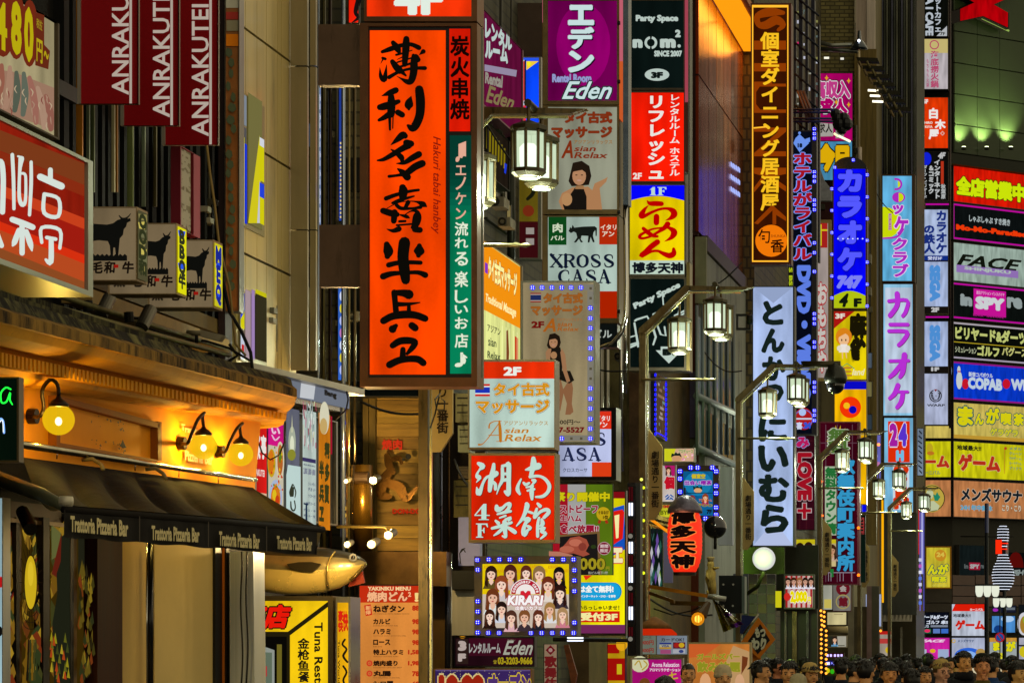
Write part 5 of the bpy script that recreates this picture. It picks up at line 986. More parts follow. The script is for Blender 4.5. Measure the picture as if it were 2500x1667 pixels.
frame_post(cA, 1324, 1331, -20, 56, lit('#c86070', .8), 'light_tube', s.root); frame_post(cA, 1324, 1331, 56, 700, paint('#6a4414', .4, .5), 'post', s.root)
frame_post(cA, 1511, 1520, -20, 150, lit('#d06878', .8), 'light_tube', s.root); frame_post(cA, 1511, 1520, 150, 290, lit('#d8602c', .8), 'light_tube', s.root); frame_post(cA - .05, 1521, 1534, -20, 500, paint('#5c6878', .25, .8, .3, 5), 'post', s.root)
b = MB(); b.tube([P(1527, 500, cA), P(1529, 700, cA), P(1528, 770, cA), P(1518, 810, cA), P(1495, 838, cA), P(1455, 850, cA)], .024, CHROME, 10); b.build('bent_tube', s.root, True)
def woman(s, cx, cy, h, full=False):
    s.poly([(cx - h * .8, cy + h * .05), (cx - h * .25, cy - h * .42), (cx + h * .1, cy - h * .5), (cx + h * .4, cy - h * .3), (cx + h * .48, cy + h * .1), (cx + h * .38, cy + h * .45), (cx - h * .3, cy + h * .5), (cx - h * .42, cy + h * .3)][1:], '#20160e')
    s.e(cx, cy + h * .1, h * .27, h * .36, '#b0805c', 18); s.poly([(cx - h * .3, cy - h * .02), (cx - h * .25, cy - h * .35), (cx + h * .25, cy - h * .35), (cx + h * .3, cy + h * .0), (cx + h * .12, cy - h * .14), (cx - h * .2, cy - h * .08)], '#20160e')
    for q in (-1, 1): s.e(cx + q * h * .11, cy + h * .06, h * .05, h * .02, '#140c08', 8)
    s.e(cx, cy + h * .27, h * .1, h * .03, '#c09080', 8)
s = sign(Front(cA), (1338, 262, 1507, 512), 'grey-lit massage sign with a smiling woman in black, upper one of two', '#8e907c', .3, BRONZE, (12, 3, 5, 12), 1, 'blade_sign', 'sign', 'signs stacked in the centre column')
br = '#7c2c10'
s.t('タイ古式', (1376, 273, 1495, 302), br, .055, ('#5c4838', .02)); s.t('マッサージ', (1346, 309, 1495, 338), br, .055, ('#5c4838', .02)); s.t('A', (1370, 343, 1399, 387), br, .02, sh=.3); s.t('アジアンリラックス', (1401, 342, 1495, 352), '#9a6828', .01); s.t('sian', (1401, 357, 1455, 370), br, .015, sh=.2); s.t('Relax', (1401, 372, 1484, 387), br, .015, sh=.2)
s.poly([(1372, 512), (1364, 492), (1372, 472), (1398, 458), (1436, 456), (1452, 470), (1458, 512)], '#a87850'); s.poly([(1378, 512), (1374, 500), (1396, 470), (1404, 458), (1424, 458), (1432, 480), (1432, 512)], '#16120e'); s.e(1384, 487, 13, 16, '#b08458', 14); s.poly([(1448, 512), (1444, 470), (1452, 448), (1478, 436), (1484, 432), (1480, 444), (1464, 460), (1470, 512)], '#a87850'); s.poly([(1408, 445), (1424, 445), (1426, 462), (1404, 462)], '#9a7048')
woman(s, 1414, 424, 62)
s = sign(Front(cA), (1338, 530, 1507, 777), 'pale lit XROSS CASA sign with a black cow between green and red, upper one', '#a8bcb0', .3, BRONZE, (12, 3, 5, 12), 1, 'blade_sign', 'sign', 'signs stacked in the centre column')
s.r(1339, 530, 1383, 598, '#0c4418'); s.r(1463, 530, 1507, 597, '#b02808'); s.r(1463, 711, 1507, 777, '#a82000'); s.r(1339, 711, 1383, 777, '#0c4418')
s.t('肉', (1349, 545, 1374, 568), '#c8d4b8', .03); s.t('バル', (1344, 575, 1378, 587), '#c8d4b8', .03); s.t('イタリ', (1466, 548, 1505, 562), '#e0d0b8', .03); s.t('アン', (1470, 565, 1500, 578), '#e0d0b8', .03)
cow = [(0, .35), (.06, .12), (.10, .2), (.14, 0), (.2, .16), (.28, .14), (.5, .1), (.9, .08), (.98, .18), (.97, .62), (.93, .62), (.92, .3), (.86, .42), (.84, .62), (.9, .95), (.84, .98), (.76, .68), (.72, .98), (.66, .98), (.68, .62), (.45, .6), (.42, .8), (.5, .96), (.42, .98), (.36, .78), (.26, .98), (.18, .98), (.3, .7), (.26, .45), (.18, .38), (.08, .46)]
s.poly([(1388 + 71 * u, 549 + 44 * v) for u, v in cow], '#141814')
SER = {'X': [[(0, 0, .17), (1, 1, .17)], [(1, 0, .06), (0, 1, .06)], [(-.08, 0, .05), (.28, 0, .05)], [(.75, 0, .05), (1.08, 0, .05)], [(-.1, 1, .05), (.25, 1, .05)], [(.72, 1, .05), (1.1, 1, .05)]],
 'R': [[(.14, 0, .17), (.14, 1, .17)], [(-.04, 0, .05), (.5, 0, .06), (.82, .12, .14), (.84, .3, .17), (.6, .48, .08), (.2, .5, .05)], [(.45, .52, .06), (.7, .7, .15), (.85, .95, .12), (1.05, .98, .04)], [(-.04, 1, .05), (.34, 1, .05)]],
 'O': [[(.5, 0, .06), (.15, .18, .14), (.06, .5, .18), (.15, .82, .14), (.5, 1, .06), (.85, .82, .14), (.94, .5, .18), (.85, .18, .14), (.5, 0, .06)]],
 'S': [[(.85, .3, .04), (.8, .08, .06), (.5, 0, .06), (.2, .12, .13), (.2, .32, .16), (.5, .5, .17), (.85, .68, .16), (.82, .88, .12), (.5, 1, .06), (.2, .92, .07), (.1, .7, .04)]],
 'C': [[(.92, .3, .04), (.85, .08, .06), (.55, 0, .06), (.18, .18, .14), (.06, .5, .18), (.18, .82, .14), (.55, 1, .06), (.85, .9, .05), (.95, .72, .04)]],
 'A': [[(.48, 0, .06), (.1, 1, .05)], [(.48, 0, .14), (.88, 1, .17)], [(.25, .64, .05), (.72, .64, .05)], [(-.05, 1, .05), (.3, 1, .05)], [(.68, 1, .05), (1.1, 1, .05)]]}
def serif(s, txt, x0, y0, x1, y1, c):
    w = (x1 - x0) / len(txt); h = y1 - y0
    for i, ch in enumerate(txt):
        for st in SER[ch]: s.k((0, 0), 1, [[(x0 + w * (i + .08 + u * .8), y0 + v * h, wd * h * 1.35 + .8) for u, v, wd in st]], c, smooth=len(st) > 2)
serif(s, 'XROSS', 1343, 622, 1503, 652, '#10182c'); serif(s, 'CASA', 1362, 660, 1492, 690, '#10182c')
s = sign(Front(cA), (1400, 792, 1506, 846), 'black building name plate with rounded white katakana under the cow sign', '#101412', .2, BLACK, 2, .7, 'name_board'); s.t('第一ビル', (1400, 804, 1494, 826), '#c8d0c8', .02)
for y in (57, 200, 518, 760): rod([P(1508, y, cA - .03), P(1514, y, cA - .03)], .02, BLACK, 'clamp', s.root, 6)
# --- poster sign B
s = sign(Front(29.0), (1277, 690, 1450, 1078), 'tall unlit massage sign with a full-length woman, edged with blue lights', '#9c8c68', .25, paint('#7c7a6a', .45, .4, .2, 5), 4, .9, 'blade_sign')  # unlit face given a glow of its own in place of lamplight
s.r(1291, 694, 1450, 709, '#807c70'); s.r(1434, 710, 1450, 1076, '#807c70'); s.r(1340, 1062, 1450, 1076, '#807c70')
for (y0, y1, c) in ((715, 738, '#8c2020'), (718, 735, '#b8a898'), (720, 733, '#202c5c')): s.r(1295, y0, 1321, y1, c)
s.t('タイ古式', (1326, 715, 1423, 741), '#a05c20', .05, ('#6a4830', .02)); s.t('マッサージ', (1296, 745, 1423, 771), '#a05c20', .05, ('#6a4830', .02)); s.t('2F', (1297, 784, 1329, 801), '#701410', .05); s.t('A', (1325, 777, 1357, 810), '#a85c18', .02, sh=.3); s.t('アジアンリラックス', (1360, 777, 1421, 784), '#b0641c', .005); s.t('sian', (1360, 786, 1397, 797), '#a85c18', .01, sh=.2); s.t('Relax', (1360, 798, 1414, 808), '#a85c18', .01, sh=.2)
s.poly([(1332, 1010), (1340, 940), (1345, 910), (1364, 905), (1375, 950), (1394, 920), (1399, 948), (1396, 985), (1400, 1005), (1392, 1012), (1380, 1012), (1384, 985), (1376, 960), (1368, 1002), (1352, 1016)], '#8c6040')
s.poly([(1334, 900), (1336, 862), (1350, 846), (1368, 848), (1374, 880), (1372, 905), (1392, 905), (1402, 928), (1390, 936), (1362, 925), (1336, 935)], '#1a1610'); s.e(1352, 867, 8, 9, '#a87c54', 12); s.poly([(1335, 895), (1332, 860), (1340, 848), (1346, 852), (1340, 900)], '#a07450'); s.poly([(1372, 850), (1380, 866), (1384, 905), (1392, 930), (1384, 934), (1374, 905), (1368, 860)], '#a07450')
woman(s, 1351, 832, 38)
s.t('4,000円～', (1346, 1024, 1417, 1037), '#2c2418', .02); s.t('03-7-5527', (1334, 1042, 1427, 1056), '#701818', .045)
leds(s, [(x, 702) for x in (1300, 1323, 1347, 1371, 1394, 1418)] + [(1441, y) for y in (752, 777, 801, 826, 850, 875, 948, 973, 997, 1022, 1046, 1070)] + [(1371, 1070)], 12)
for x, y in ((1442, 704), (1442, 728), (1442, 900), (1442, 924), (1395, 1070), (1419, 1070)): s.r(x - 3, y - 3, x + 3, y + 3, '#58503c')
# --- 2F sign and Hunan restaurant
s = sign(Front(26.5), (1147, 883, 1354, 1092), 'lit white Thai massage sign headed 2F in a red band', '#b8d0c4', .2, paint('#7c6c50', .35, .6, .25, 5), (4, 5, 2, 5), 1, 'blade_sign')
s.r(1147, 883, 1354, 924, lit('#e83008', 1, True)); s.t('2F', (1229, 895, 1273, 917), '#e4e8e0', .05)
for (y0, y1, c) in ((937, 967, '#c82018'), (942, 962, '#d8e0e0'), (945, 959, '#1830b0')): s.r(1160, y0, 1196, y1, c)
oo = [('#203c44', .055), ('#c8dcd4', .03)]
s.t('タイ古式', (1204, 934, 1342, 967), '#d08c14', .045, oo); s.t('マッサージ', (1161, 975, 1342, 1010), '#d08c14', .045, oo)
s.k((0, 0), 1, [[(1169, 1085, 5), (1180, 1082, 2), (1200, 1058, 2.5), (1220, 1030, 2)], [(1219, 1028, 5), (1221, 1050, 8), (1222, 1076, 7)], [(1193, 1062, 2), (1220, 1062, 2)], [(1194, 1044, 4), (1196, 1034, 3), (1208, 1028, 2), (1224, 1028, 1.5)], [(1212, 1077, 1.5), (1230, 1077, 1.5)]], '#b87018')
s.t('アジアンリラックス', (1230, 1027, 1338, 1038), '#b08028', .005); s.t('sian', (1230, 1044, 1291, 1057), '#c07c18', .012, sh=.2); s.t('Relax', (1231, 1060, 1323, 1077), '#c07c18', .012, sh=.2)
s = sign(Front(26.5), (1151, 1112, 1354, 1317), 'lit red sign with large white running-script kanji and 4F', '#e02404', .2, paint('#8c7448', .4, .5, .25, 5), (6, 6, 3, 7), 1, 'blade_sign')
HU = [[(130, 220, 60), (200, 270, 100), (150, 330, 36), (108, 400, 46), (115, 450, 80), (152, 468, 60), (95, 548, 14)], [(98, 635, 20), (130, 735, 100), (165, 690, 70), (205, 570, 48), (262, 470, 48), (350, 430, 50)], [(395, 235, 56), (385, 330, 78), (352, 470, 95), (335, 600, 84), (325, 690, 70)], [(435, 395, 96), (400, 430, 80)], [(355, 520, 44), (420, 580, 60), (425, 665, 56)], [(448, 752, 16), (490, 620, 42), (545, 500, 62), (545, 300, 56)], [(545, 265, 50), (610, 250, 56), (655, 230, 80), (655, 400, 86), (655, 560, 78), (655, 690, 84), (645, 760, 70), (592, 708, 50)], [(545, 400, 60), (640, 400, 40)], [(560, 510, 60), (640, 500, 60)],
  [(1085, 135, 76), (1088, 240, 110), (1060, 360, 80), (1045, 440, 76)], [(950, 330, 26), (1050, 305, 90), (1170, 265, 118)], [(1030, 450, 60), (1180, 440, 46), (1290, 492, 56), (1362, 600, 66), (1340, 710, 62), (1250, 790, 58), (1128, 802, 34)], [(870, 492, 30), (820, 600, 54), (812, 680, 70), (850, 752, 40)], [(915, 555, 40), (955, 588, 56), (1010, 560, 40)], [(1070, 510, 46), (1115, 520, 56), (1080, 568, 40)], [(965, 635, 34), (1075, 612, 46)], [(985, 692, 40), (1100, 668, 44)], [(1062, 600, 50), (1055, 720, 80), (1062, 840, 48)],
  [(445, 965, 66), (465, 1020, 100), (545, 995, 60), (610, 935, 50), (670, 925, 72), (655, 1000, 60), (585, 1070, 50)], [(460, 1102, 34), (570, 1072, 54), (690, 1050, 46)], [(500, 1165, 28), (600, 1130, 42)], [(428, 1215, 40), (475, 1258, 66)], [(600, 1195, 44), (690, 1170, 60), (650, 1215, 30)], [(365, 1348, 46), (500, 1312, 60), (700, 1248, 52)], [(585, 1240, 84), (592, 1400, 76), (605, 1500, 46), (550, 1482, 34)], [(560, 1340, 60), (475, 1420, 54), (398, 1472, 24)], [(620, 1322, 44), (715, 1378, 72), (765, 1415, 70)],
  [(968, 925, 70), (975, 960, 90), (940, 1080, 70), (880, 1200, 54), (792, 1306, 22)], [(1000, 1058, 44), (1070, 1082, 44)], [(935, 1190, 70), (1010, 1190, 76), (950, 1260, 60), (912, 1380, 76), (930, 1456, 84), (985, 1380, 50)], [(985, 1310, 50), (1032, 1342, 56), (985, 1385, 36)], [(1160, 918, 44), (1202, 962, 66)], [(1145, 1008, 46), (1112, 1120, 64), (1112, 1165, 44), (1200, 1065, 52), (1310, 1022, 66), (1352, 1068, 70), (1270, 1160, 56)], [(1182, 1165, 44), (1160, 1300, 56), (1160, 1485, 56)], [(1230, 1195, 50), (1245, 1270, 80), (1195, 1308, 26)], [(1200, 1350, 44), (1272, 1345, 66), (1222, 1400, 56), (1300, 1440, 56), (1215, 1525, 34)]]
F4 = [(215, 922), (268, 922), (268, 1112), (325, 1115), (325, 1132), (268, 1132), (268, 1186), (310, 1190), (310, 1204), (132, 1204), (132, 1190), (180, 1186), (180, 1132), (60, 1132), (60, 1112)]
FF = [(86, 1262), (285, 1262), (298, 1328), (284, 1330), (255, 1285), (182, 1285), (182, 1375), (205, 1372), (220, 1335), (235, 1335), (235, 1430), (220, 1430), (205, 1392), (182, 1392), (182, 1488), (212, 1494), (212, 1510), (86, 1510), (86, 1494), (118, 1488), (118, 1284), (86, 1276)]
for dx, dy, c in ((9, 8, '#2c1018'), (0, 0, '#bcd8cc')):
    s.k((1150, 1100), 7.129, HU, c, dx, dy)
    for pg in (F4, FF): s.poly([(1150 + (x + dx) / 7.129, 1100 + (y + dy) / 7.129) for x, y in pg], c)
s.poly([(1150 + x / 7.129, 1100 + y / 7.129) for x, y in ((180, 1005), (180, 1112), (85, 1112))], '#b82004')
for r_ in ((600, 285, 608, 372), (596, 442, 612, 470)): s.r(1150 + r_[0] / 7.129, 1100 + r_[1] / 7.129, 1150 + r_[2] / 7.129 + .8, 1100 + r_[3] / 7.129, '#401020')
s.r(1183, 1100, 1275, 1106, '#c8c8b8') if False else None
# white cow-house sign, lower
s = sign(Front(32.0), (1364, 1004, 1493, 1163), 'white and red lower XROSS CASA sign, left half hidden by the 2F sign', '#b4bce0', .3, paint('#14161c', .3, .5), (3, 9, 12, 9), 1, 'blade_sign')
s.r(1455, 1004, 1493, 1047, '#d83018'); s.t('イタリ', (1456, 1014, 1489, 1028), '#e8dcd8', .03); s.t('アン', (1457, 1030, 1483, 1043), '#e8dcd8', .03); s.r(1445, 1128, 1493, 1163, '#d83c14')
serif(s, 'S', 1452, 1057, 1482, 1086, '#1c2448'); serif(s, 'ASA', 1372, 1094, 1468, 1123, '#1c2448'); s.t('クロスカーサ', (1374, 1142, 1434, 1152), '#30384c', .005)
# roast beef banner
s = sign(Front(30.2), (1350, 1182, 1496, 1402), 'green, white and red roast beef banner with meat on a slate', '#5c7a14', .03, paint('#404830', .6), 1, .85, 'food_banner', 'banner')
s.r(1350, 1182, 1386, 1402, '#a81424'); s.r(1386, 1182, 1430, 1330, '#a8a8a4')
s.t('祭り開催中', (1352, 1200, 1489, 1224), '#d8cc10', .05, ('#304010', .03)); mg = '#9c1430'; wo = ('#d8ccd0', .05)
s.t('ストビーフ', (1366, 1231, 1460, 1252), mg, .045, wo); s.t('生ハム', (1366, 1256, 1420, 1273), mg, .045, wo); s.t('食べ放題!!', (1366, 1280, 1462, 1301), mg, .045, wo)
s.p([(1366, 1305), (1464, 1296), (1468, 1402), (1366, 1402)], '#7c5c34'); s.p([(1366, 1310), (1458, 1302), (1461, 1402), (1366, 1402)], '#1e1a18')
s.p([(1366, 1342), (1382, 1325), (1392, 1312), (1414, 1308), (1432, 1316), (1438, 1330), (1430, 1345), (1440, 1352), (1424, 1358), (1400, 1350), (1366, 1352)], '#a8503c'); s.e(1405, 1324, 16, 9, '#c87058', 14); s.e(1384, 1340, 18, 8, '#c06850', 14); s.e(1422, 1334, 10, 10, '#8c3c30', 12); s.p([(1340, 1345), (1366, 1346), (1398, 1354), (1396, 1362), (1340, 1362)], '#c07c64'); s.e(1449, 1334, 7, 5, '#2c3c18', 10)
s.e(1473, 1254, 17, 17, '#c8a818'); s.t('ぐるなび', (1461, 1246, 1486, 1255), '#382408', .04); s.t('1位', (1472, 1257, 1485, 1267), '#382408', .04); s.p([(1462, 1268), (1468, 1270), (1465, 1278), (1459, 1276)], '#a83018'); s.p([(1476, 1270), (1482, 1268), (1486, 1276), (1479, 1278)], '#a83018')
s.ring(1475, 1338, 14.5, 16, '#c8a0a8'); s.e(1475, 1338, 14.5, 14.5, '#80142c'); s.t('期間', (1465, 1328, 1485, 1337), '#e0c8c8', .03); s.t('限定', (1465, 1339, 1485, 1348), '#e0c8c8', .03)
s.t('000', (1414, 1361, 1478, 1391), '#a89820', .03, ('#241c08', .03)); s.t('円', (1479, 1382, 1488, 1392), '#a89820', .03); s.t('当ビル地下1階', (1436, 1394, 1484, 1401), '#b8b8a8', .01)
# yellow cafe sign
s = sign(Front(31.2), (1400, 1200, 1526, 1545), 'lit yellow reception-3F sign with red and blue lettering', '#ece008', .2, paint('#484438', .35, .7), (2, 3, 3, 6), 1, 'blade_sign')
s.r(1496, 1198, 1526, 1216, '#7c0c14'); s.p([(1496, 1240), (1524, 1232), (1526, 1320), (1514, 1332), (1496, 1338)], '#1450b8'); s.p([(1496, 1248), (1520, 1243), (1524, 1250), (1520, 1322), (1502, 1328), (1496, 1328)], '#d81c10'); s.p([(1500, 1258), (1512, 1255), (1510, 1312), (1504, 1314)], '#f0e8a0'); s.p([(1496, 1330), (1526, 1310), (1526, 1340), (1496, 1356)], '#1450b8')
s.t('エ', (1494, 1336, 1521, 1374), '#f0e4b0', .08, ('#d02010', .05)); s.p([(1424, 1404), (1446, 1404), (1430, 1416)], '#e03018')
s.e(1498, 1443, 20, 22, '#0a80b8', 20); s.r(1400, 1421, 1498, 1465, '#0a80b8'); s.e(1497, 1443, 18, 20, '#18a0d8', 20); s.r(1400, 1423, 1497, 1463, '#18a0d8')
s.t('は全て無料!', (1414, 1428, 1498, 1446), '#f0f4f0', .05, ('#106890', .02)); s.t('・インターネット・DVD・食事等', (1414, 1451, 1503, 1458), '#f0f0e8', .03); s.t('いらっしゃいませ！', (1412, 1477, 1512, 1488), '#242008', .03); s.r(1400, 1491, 1513, 1518, '#d01c10'); s.t('受付3F', (1414, 1494, 1508, 1515), '#f0e8a0', .05); s.r(1400, 1524, 1526, 1545, lit('#702858', 1))
# tube-light column
r = thing('light_tube_column', 'upright chrome column of white and red light tubes beside the yellow sign', 'light', P(1545, 1600, 30.8)); D = 30.8
b = MB(); b.box(P(1532, 1600, D), P(1552, 1178, D + .12), paint('#2c2c30', .25, .8)); b.build('back_channel', r); b = MB(); b.box(P(1553, 1600, D - .02), P(1563, 1178, D + .15), BLACK); b.build('side_channel', r)
for y0, y1 in ((1227, 1258), (1322, 1350), (1384, 1421), (1480, 1512)):
    for x in (1537, 1543): b = MB(); b.tube([P(x, y0, D - .03), P(x, y1, D - .03)], .008, lit('#e4ecff', 2.0), 6); b.build('white_tube', r)
for y0, y1 in ((1188, 1222), (1268, 1300), (1354, 1380), (1446, 1476), (1530, 1552)):
    for x in (1537, 1543): b = MB(); b.tube([P(x, y0, D - .03), P(x, y1, D - .03)], .008, lit('#40080c', 1), 6); b.build('red_tube', r)
for y in (1308, 1435, 1559): b = MB(); b.ball(P(1539, y, D - .03), .022, lit('#888478', .8), 10, 8); b.build('bulb', r, True)
b = MB(); b.tube([P(1350, 1560, D), P(1532, 1562, D)], .02, paint('#484440', .2, .9), 8); b.build('bottom_bar', r)
for x0, x1 in ((1385, 1424),): 
    for y in (1556, 1563): b = MB(); b.tube([P(x0, y, D - .03), P(x1, y, D - .03)], .007, lit('#e4ecff', 2.0), 6); b.build('white_tube', r)
r = thing('fairy_light_string', 'string of yellow-green bulbs hanging beside the tube-light column', 'lights', P(1570, 1400, 33)); 
for i, y in enumerate((1170, 1190, 1212, 1232, 1252, 1270, 1290, 1308, 1330, 1350, 1372, 1398, 1420)): b = MB(); b.ball(P(1566 + (5 if i % 2 else 0), y, 33), .016, lit('#d8e820' if i % 3 else '#e8f060', 1.6), 8, 6); b.build('bulb', r)
rod([P(1568, 1440, 33), P(1568, 1160, 33)], .004, BLACK, 'wire', r, 4)
# KIRARI
s = sign(Front(27.0), (1178, 1376, 1390, 1532), 'yellow poster sign crowded with young women, framed by blue lights', '#e8c808', .16, paint('#6c6450', .45, .4, .2, 6), (19, 19, 21, 19), 1, 'blade_sign')
for i, x in enumerate(range(1182, 1390, 26)): s.t('KIRARI', [(x, 1380 + (i % 2) * 10), (x + 24, 1378 + (i % 2) * 10), (x + 24, 1386 + (i % 2) * 10), (x, 1388 + (i % 2) * 10)], '#d8a010', .03)
s.r(1178, 1450, 1390, 1532, '#c8b8a8')
hs = ['#2c160c', '#4a2014', '#5c2818', '#8c6c40', '#14100e', '#8a4020', '#6c2c18', '#6a3418', '#2c1410', '#3c1c10', '#241410', '#4c2c20', '#7c4c28', '#5c2c1c', '#a07840', '#a88458']
cs = ['#5c4c20', '#c8b0a8', '#a01458', '#d8d0c8', '#141210', '#c8c0c0', '#e0d4c8', '#d8dcd8', '#382c34', '#241410', '#c8ccd8', '#d8a8b0', '#3a2c34', '#20202c', '#d8d8d8', '#c87888']
for i, (x, y) in enumerate(((512, 575), (680, 575), (820, 575), (945, 585), (1115, 580), (598, 670), (1020, 685), (520, 790), (1130, 760), (600, 900), (1030, 905), (495, 960), (695, 970), (810, 975), (930, 970), (1145, 940))):
    j = (0, 1, 2, 3, 4, 5, 6, 7, 8, 10, 14, 9, 11, 12, 13, 15)[i]; cy_ = min(1240 + y / 3.672, 1510); s.face(1060 + x / 3.672 + RNG.uniform(-2, 2), cy_ + RNG.uniform(-1, 3), (36 if cy_ < 1480 else 31) * RNG.uniform(.92, 1.12), hs[j], cs[j], ('#ecc4ac', '#e4b498', '#f0d0bc')[i % 3], long=j not in (12,))
s.ring(1283, 1449, 24, 35, lit('#b0142c', 1), 28, 0, 180); s.ring(1283, 1449, 35, 37, '#f0e8e8', 28, 0, 180); s.e(1283, 1449, 24, 24, '#ece4e0', 24, 0, 180); s.p([(1283, 1462), (1270, 1450), (1271, 1442), (1278, 1441), (1283, 1447), (1288, 1441), (1295, 1442), (1296, 1450)], '#d02030')
cc = 'community cafe'
for i, ch in enumerate(cc):
    if ch == ' ': continue
    q = math.radians(168 - i * 12); x, y = 1283 + 29.5 * math.cos(q), 1449 - 29.5 * math.sin(q); ux, uy = math.cos(q), -math.sin(q); tx, ty = -uy, ux; h = 3.2; w = 2.6
    s.t(ch, [(x - tx * w + ux * h, y - ty * w + uy * h), (x + tx * w + ux * h, y + ty * w + uy * h), (x + tx * w - ux * h, y + ty * w - uy * h), (x - tx * w - ux * h, y - ty * w - uy * h)], '#f0e4e4', .04)
s.t('KIRARI', (1238, 1452, 1327, 1477), '#f4f0f0', .05, ('#a8142c', .05), sh=.15); s.t('出会いカフェ', (1258, 1478, 1323, 1489), '#f0ecec', .05, ('#a8142c', .05))
leds(s, [(x, 1365) for x in (1193, 1219, 1244, 1271, 1348, 1375, 1400)] + [(1166, y) for y in (1390, 1467, 1492, 1518, 1543)] + [(x, 1544) for x in (1192, 1218, 1296, 1322, 1348, 1373, 1400)] + [(1402, y) for y in (1391, 1416, 1442, 1519)] + [(1165, 1366)], 12)
# eden lower, 10:00, kabuki strip
s = sign(Front(28.2), (1112, 1557, 1303, 1624), 'dim maroon rental room sign with 3F and a yellow phone number', '#240c14', .1, BLACK, 3, .9, 'wall_sign')
s.r(1145, 1557, 1303, 1600, '#3c0c1c'); s.r(1114, 1559, 1143, 1620, '#2c1c18'); s.t('3', (1118, 1563, 1139, 1588), '#b8a8a0', .09); s.t('F', (1118, 1594, 1138, 1614), '#b8a8a0', .09); s.e(1129, 1555, 8, 3, '#e09818', 10)
s.t('レンタルルーム', (1145, 1568, 1222, 1594), '#a8a4a0', .04); s.t('Eden', (1228, 1562, 1301, 1598), '#a8a898', .015, sh=.45); s.t('エデン', (1238, 1559, 1258, 1564), '#807060', .02); s.t('☎', (1204, 1610, 1213, 1620), '#a08c20', .02); s.t('03-3203-9666', (1215, 1603, 1300, 1621), '#a89418', .045)
s = sign(Front(26.0), (1063, 1634, 1296, 1720), 'purple sign with 10:00 in red and gold at the bottom edge', '#38245c', .1, paint('#6c4c20', .5), 3, .9, 'wall_sign')
s.r(1063, 1634, 1294, 1637, '#5c4c80')
for i in range(40): s.e(RNG.uniform(1066, 1292), RNG.uniform(1636, 1660), 1, 1, '#c8b890', 6)
s.t('10:00', (1070, 1645, 1183, 1712), '#9c2410', .09, ('#d8c080', .06)); s.t('オープン', (1190, 1642, 1296, 1700), '#503070', .06, [('#d8b820', .06), ('#281040', .02)][:1])
s = sign(Front(29.4), (1329, 1572, 1360, 1720), 'narrow pale upright banner with maroon kanji at the bottom edge', '#a08468', .04, DARK, 1, .75, 'vertical_banner', 'banner')
s.p([(1344, 1574), (1356, 1586), (1344, 1598), (1332, 1586)], '#701420'); s.e(1344, 1586, 5, 5, '#b08c80', 10); s.v('歌舞伎', (1331, 1601, 1357, 1682), '#701c1c', .05)
s = sign(Front(33.5), (1484, 1570, 1526, 1720), 'yellow and red block-patterned sign at the foot of the yellow board', '#c89c10', .1, DARK, 1, .9, 'wall_sign')
for r_ in ((1482, 1572, 1512, 1594), (1482, 1606, 1526, 1660)): s.r(*r_, '#a01008')
s.r(1506, 1620, 1518, 1645, '#c8b418'); s.e(1518, 1572, 14, 16, '#e8a818', 16)
r = thing('tilted_poster', 'tilted orange-edged poster panel hanging low in the dark doorway', 'poster', P(1395, 1640, 31)); b = MB(); b.prism([P(1376, 1574, 31), P(1388, 1572, 31), P(1409, 1645, 31), P(1400, 1690, 31)][::-1], (0, .04, 0), paint('#7a4020', .4, 0, .5, 14)); b.build('sheet', r)
# massage price boards low in the centre
s = sign(Front(34.0), (1528, 1551, 1602, 1596), 'grey-green price board reading 40 and 60 minutes', '#6a7264', .06, paint('#5c5c50', .5), 1, .9, 'price_board')
s.t('しコース', (1558, 1552, 1590, 1558), '#4c3c34', .01); s.t('40分', (1532, 1564, 1550, 1573), '#4c3430', .02); s.t('5,000円', (1556, 1562, 1596, 1574), '#8c2c20', .03); s.t('60分', (1532, 1583, 1550, 1592), '#4c3430', .02); s.t('7,000円', (1556, 1581, 1596, 1593), '#8c2c20', .03)
s = sign(Front(34.0), (1604, 1551, 1678, 1596), 'pale board saying cards are accepted, with card emblems', '#7c8894', .06, paint('#6c6c60', .5), 1, .9, 'price_board')
s.t('カードOK！', (1614, 1556, 1670, 1565), '#302c2c', .03)
for r_, c in (((1610, 1568, 1639, 1583), '#a8a488'), ((1610, 1568, 1639, 1572), '#20307c'), ((1610, 1579, 1639, 1583), '#b88818'), ((1643, 1567, 1673, 1582), '#5c1c2c'), ((1612, 1585, 1638, 1595), '#9c4870'), ((1643, 1584, 1673, 1594), '#a8a8b0')): s.r(*r_, c)
s.t('VISA', (1615, 1573, 1634, 1579), '#203070', .03); s.e(1652, 1574, 7, 6, '#a02018', 12); s.e(1664, 1574, 7, 6, '#c8a420', 12); s.e(1663, 1589, 6, 4, '#30407c', 12)
s = sign(Front(34.2), (1544, 1609, 1664, 1720), 'lit magenta aroma relaxation sign with gold flower, bottom edge', '#b01078', .08, paint('#b0a8a0', .4), 4, 1, 'blade_sign')
s.e(1562, 1620, 22, 20, '#c8c8a0', 14); s.k((0, 0), 1, [[(1550, 1622, 3), (1560, 1612, 3), (1566, 1628, 3)], [(1572, 1612, 3), (1580, 1622, 3), (1568, 1634, 3)]], '#b09020'); s.t('Aroma Relaxation', (1591, 1616, 1658, 1627), '#e8d0e0', .012); s.t('アロマリラクゼーション', (1586, 1630, 1661, 1638), '#ecd8e4', .03); s.face(1574, 1672, 34, '#6c3c18', '#e8d8e0', '#d8a888'); s.k((0, 0), 1, [[(1634, 1648, 3), (1650, 1644, 3)], [(1640, 1640, 3), (1642, 1664, 3)], [(1632, 1658, 3), (1654, 1654, 3)]], '#c0a818')
s = sign(Front(40.0), (1682, 1571, 1830, 1720), 'orange and pink girls bar sign in a pale frame behind the crowd', '#c87830', .08, paint('#a89468', .5), (3, 4, 5, 0), .95, 'blade_sign')
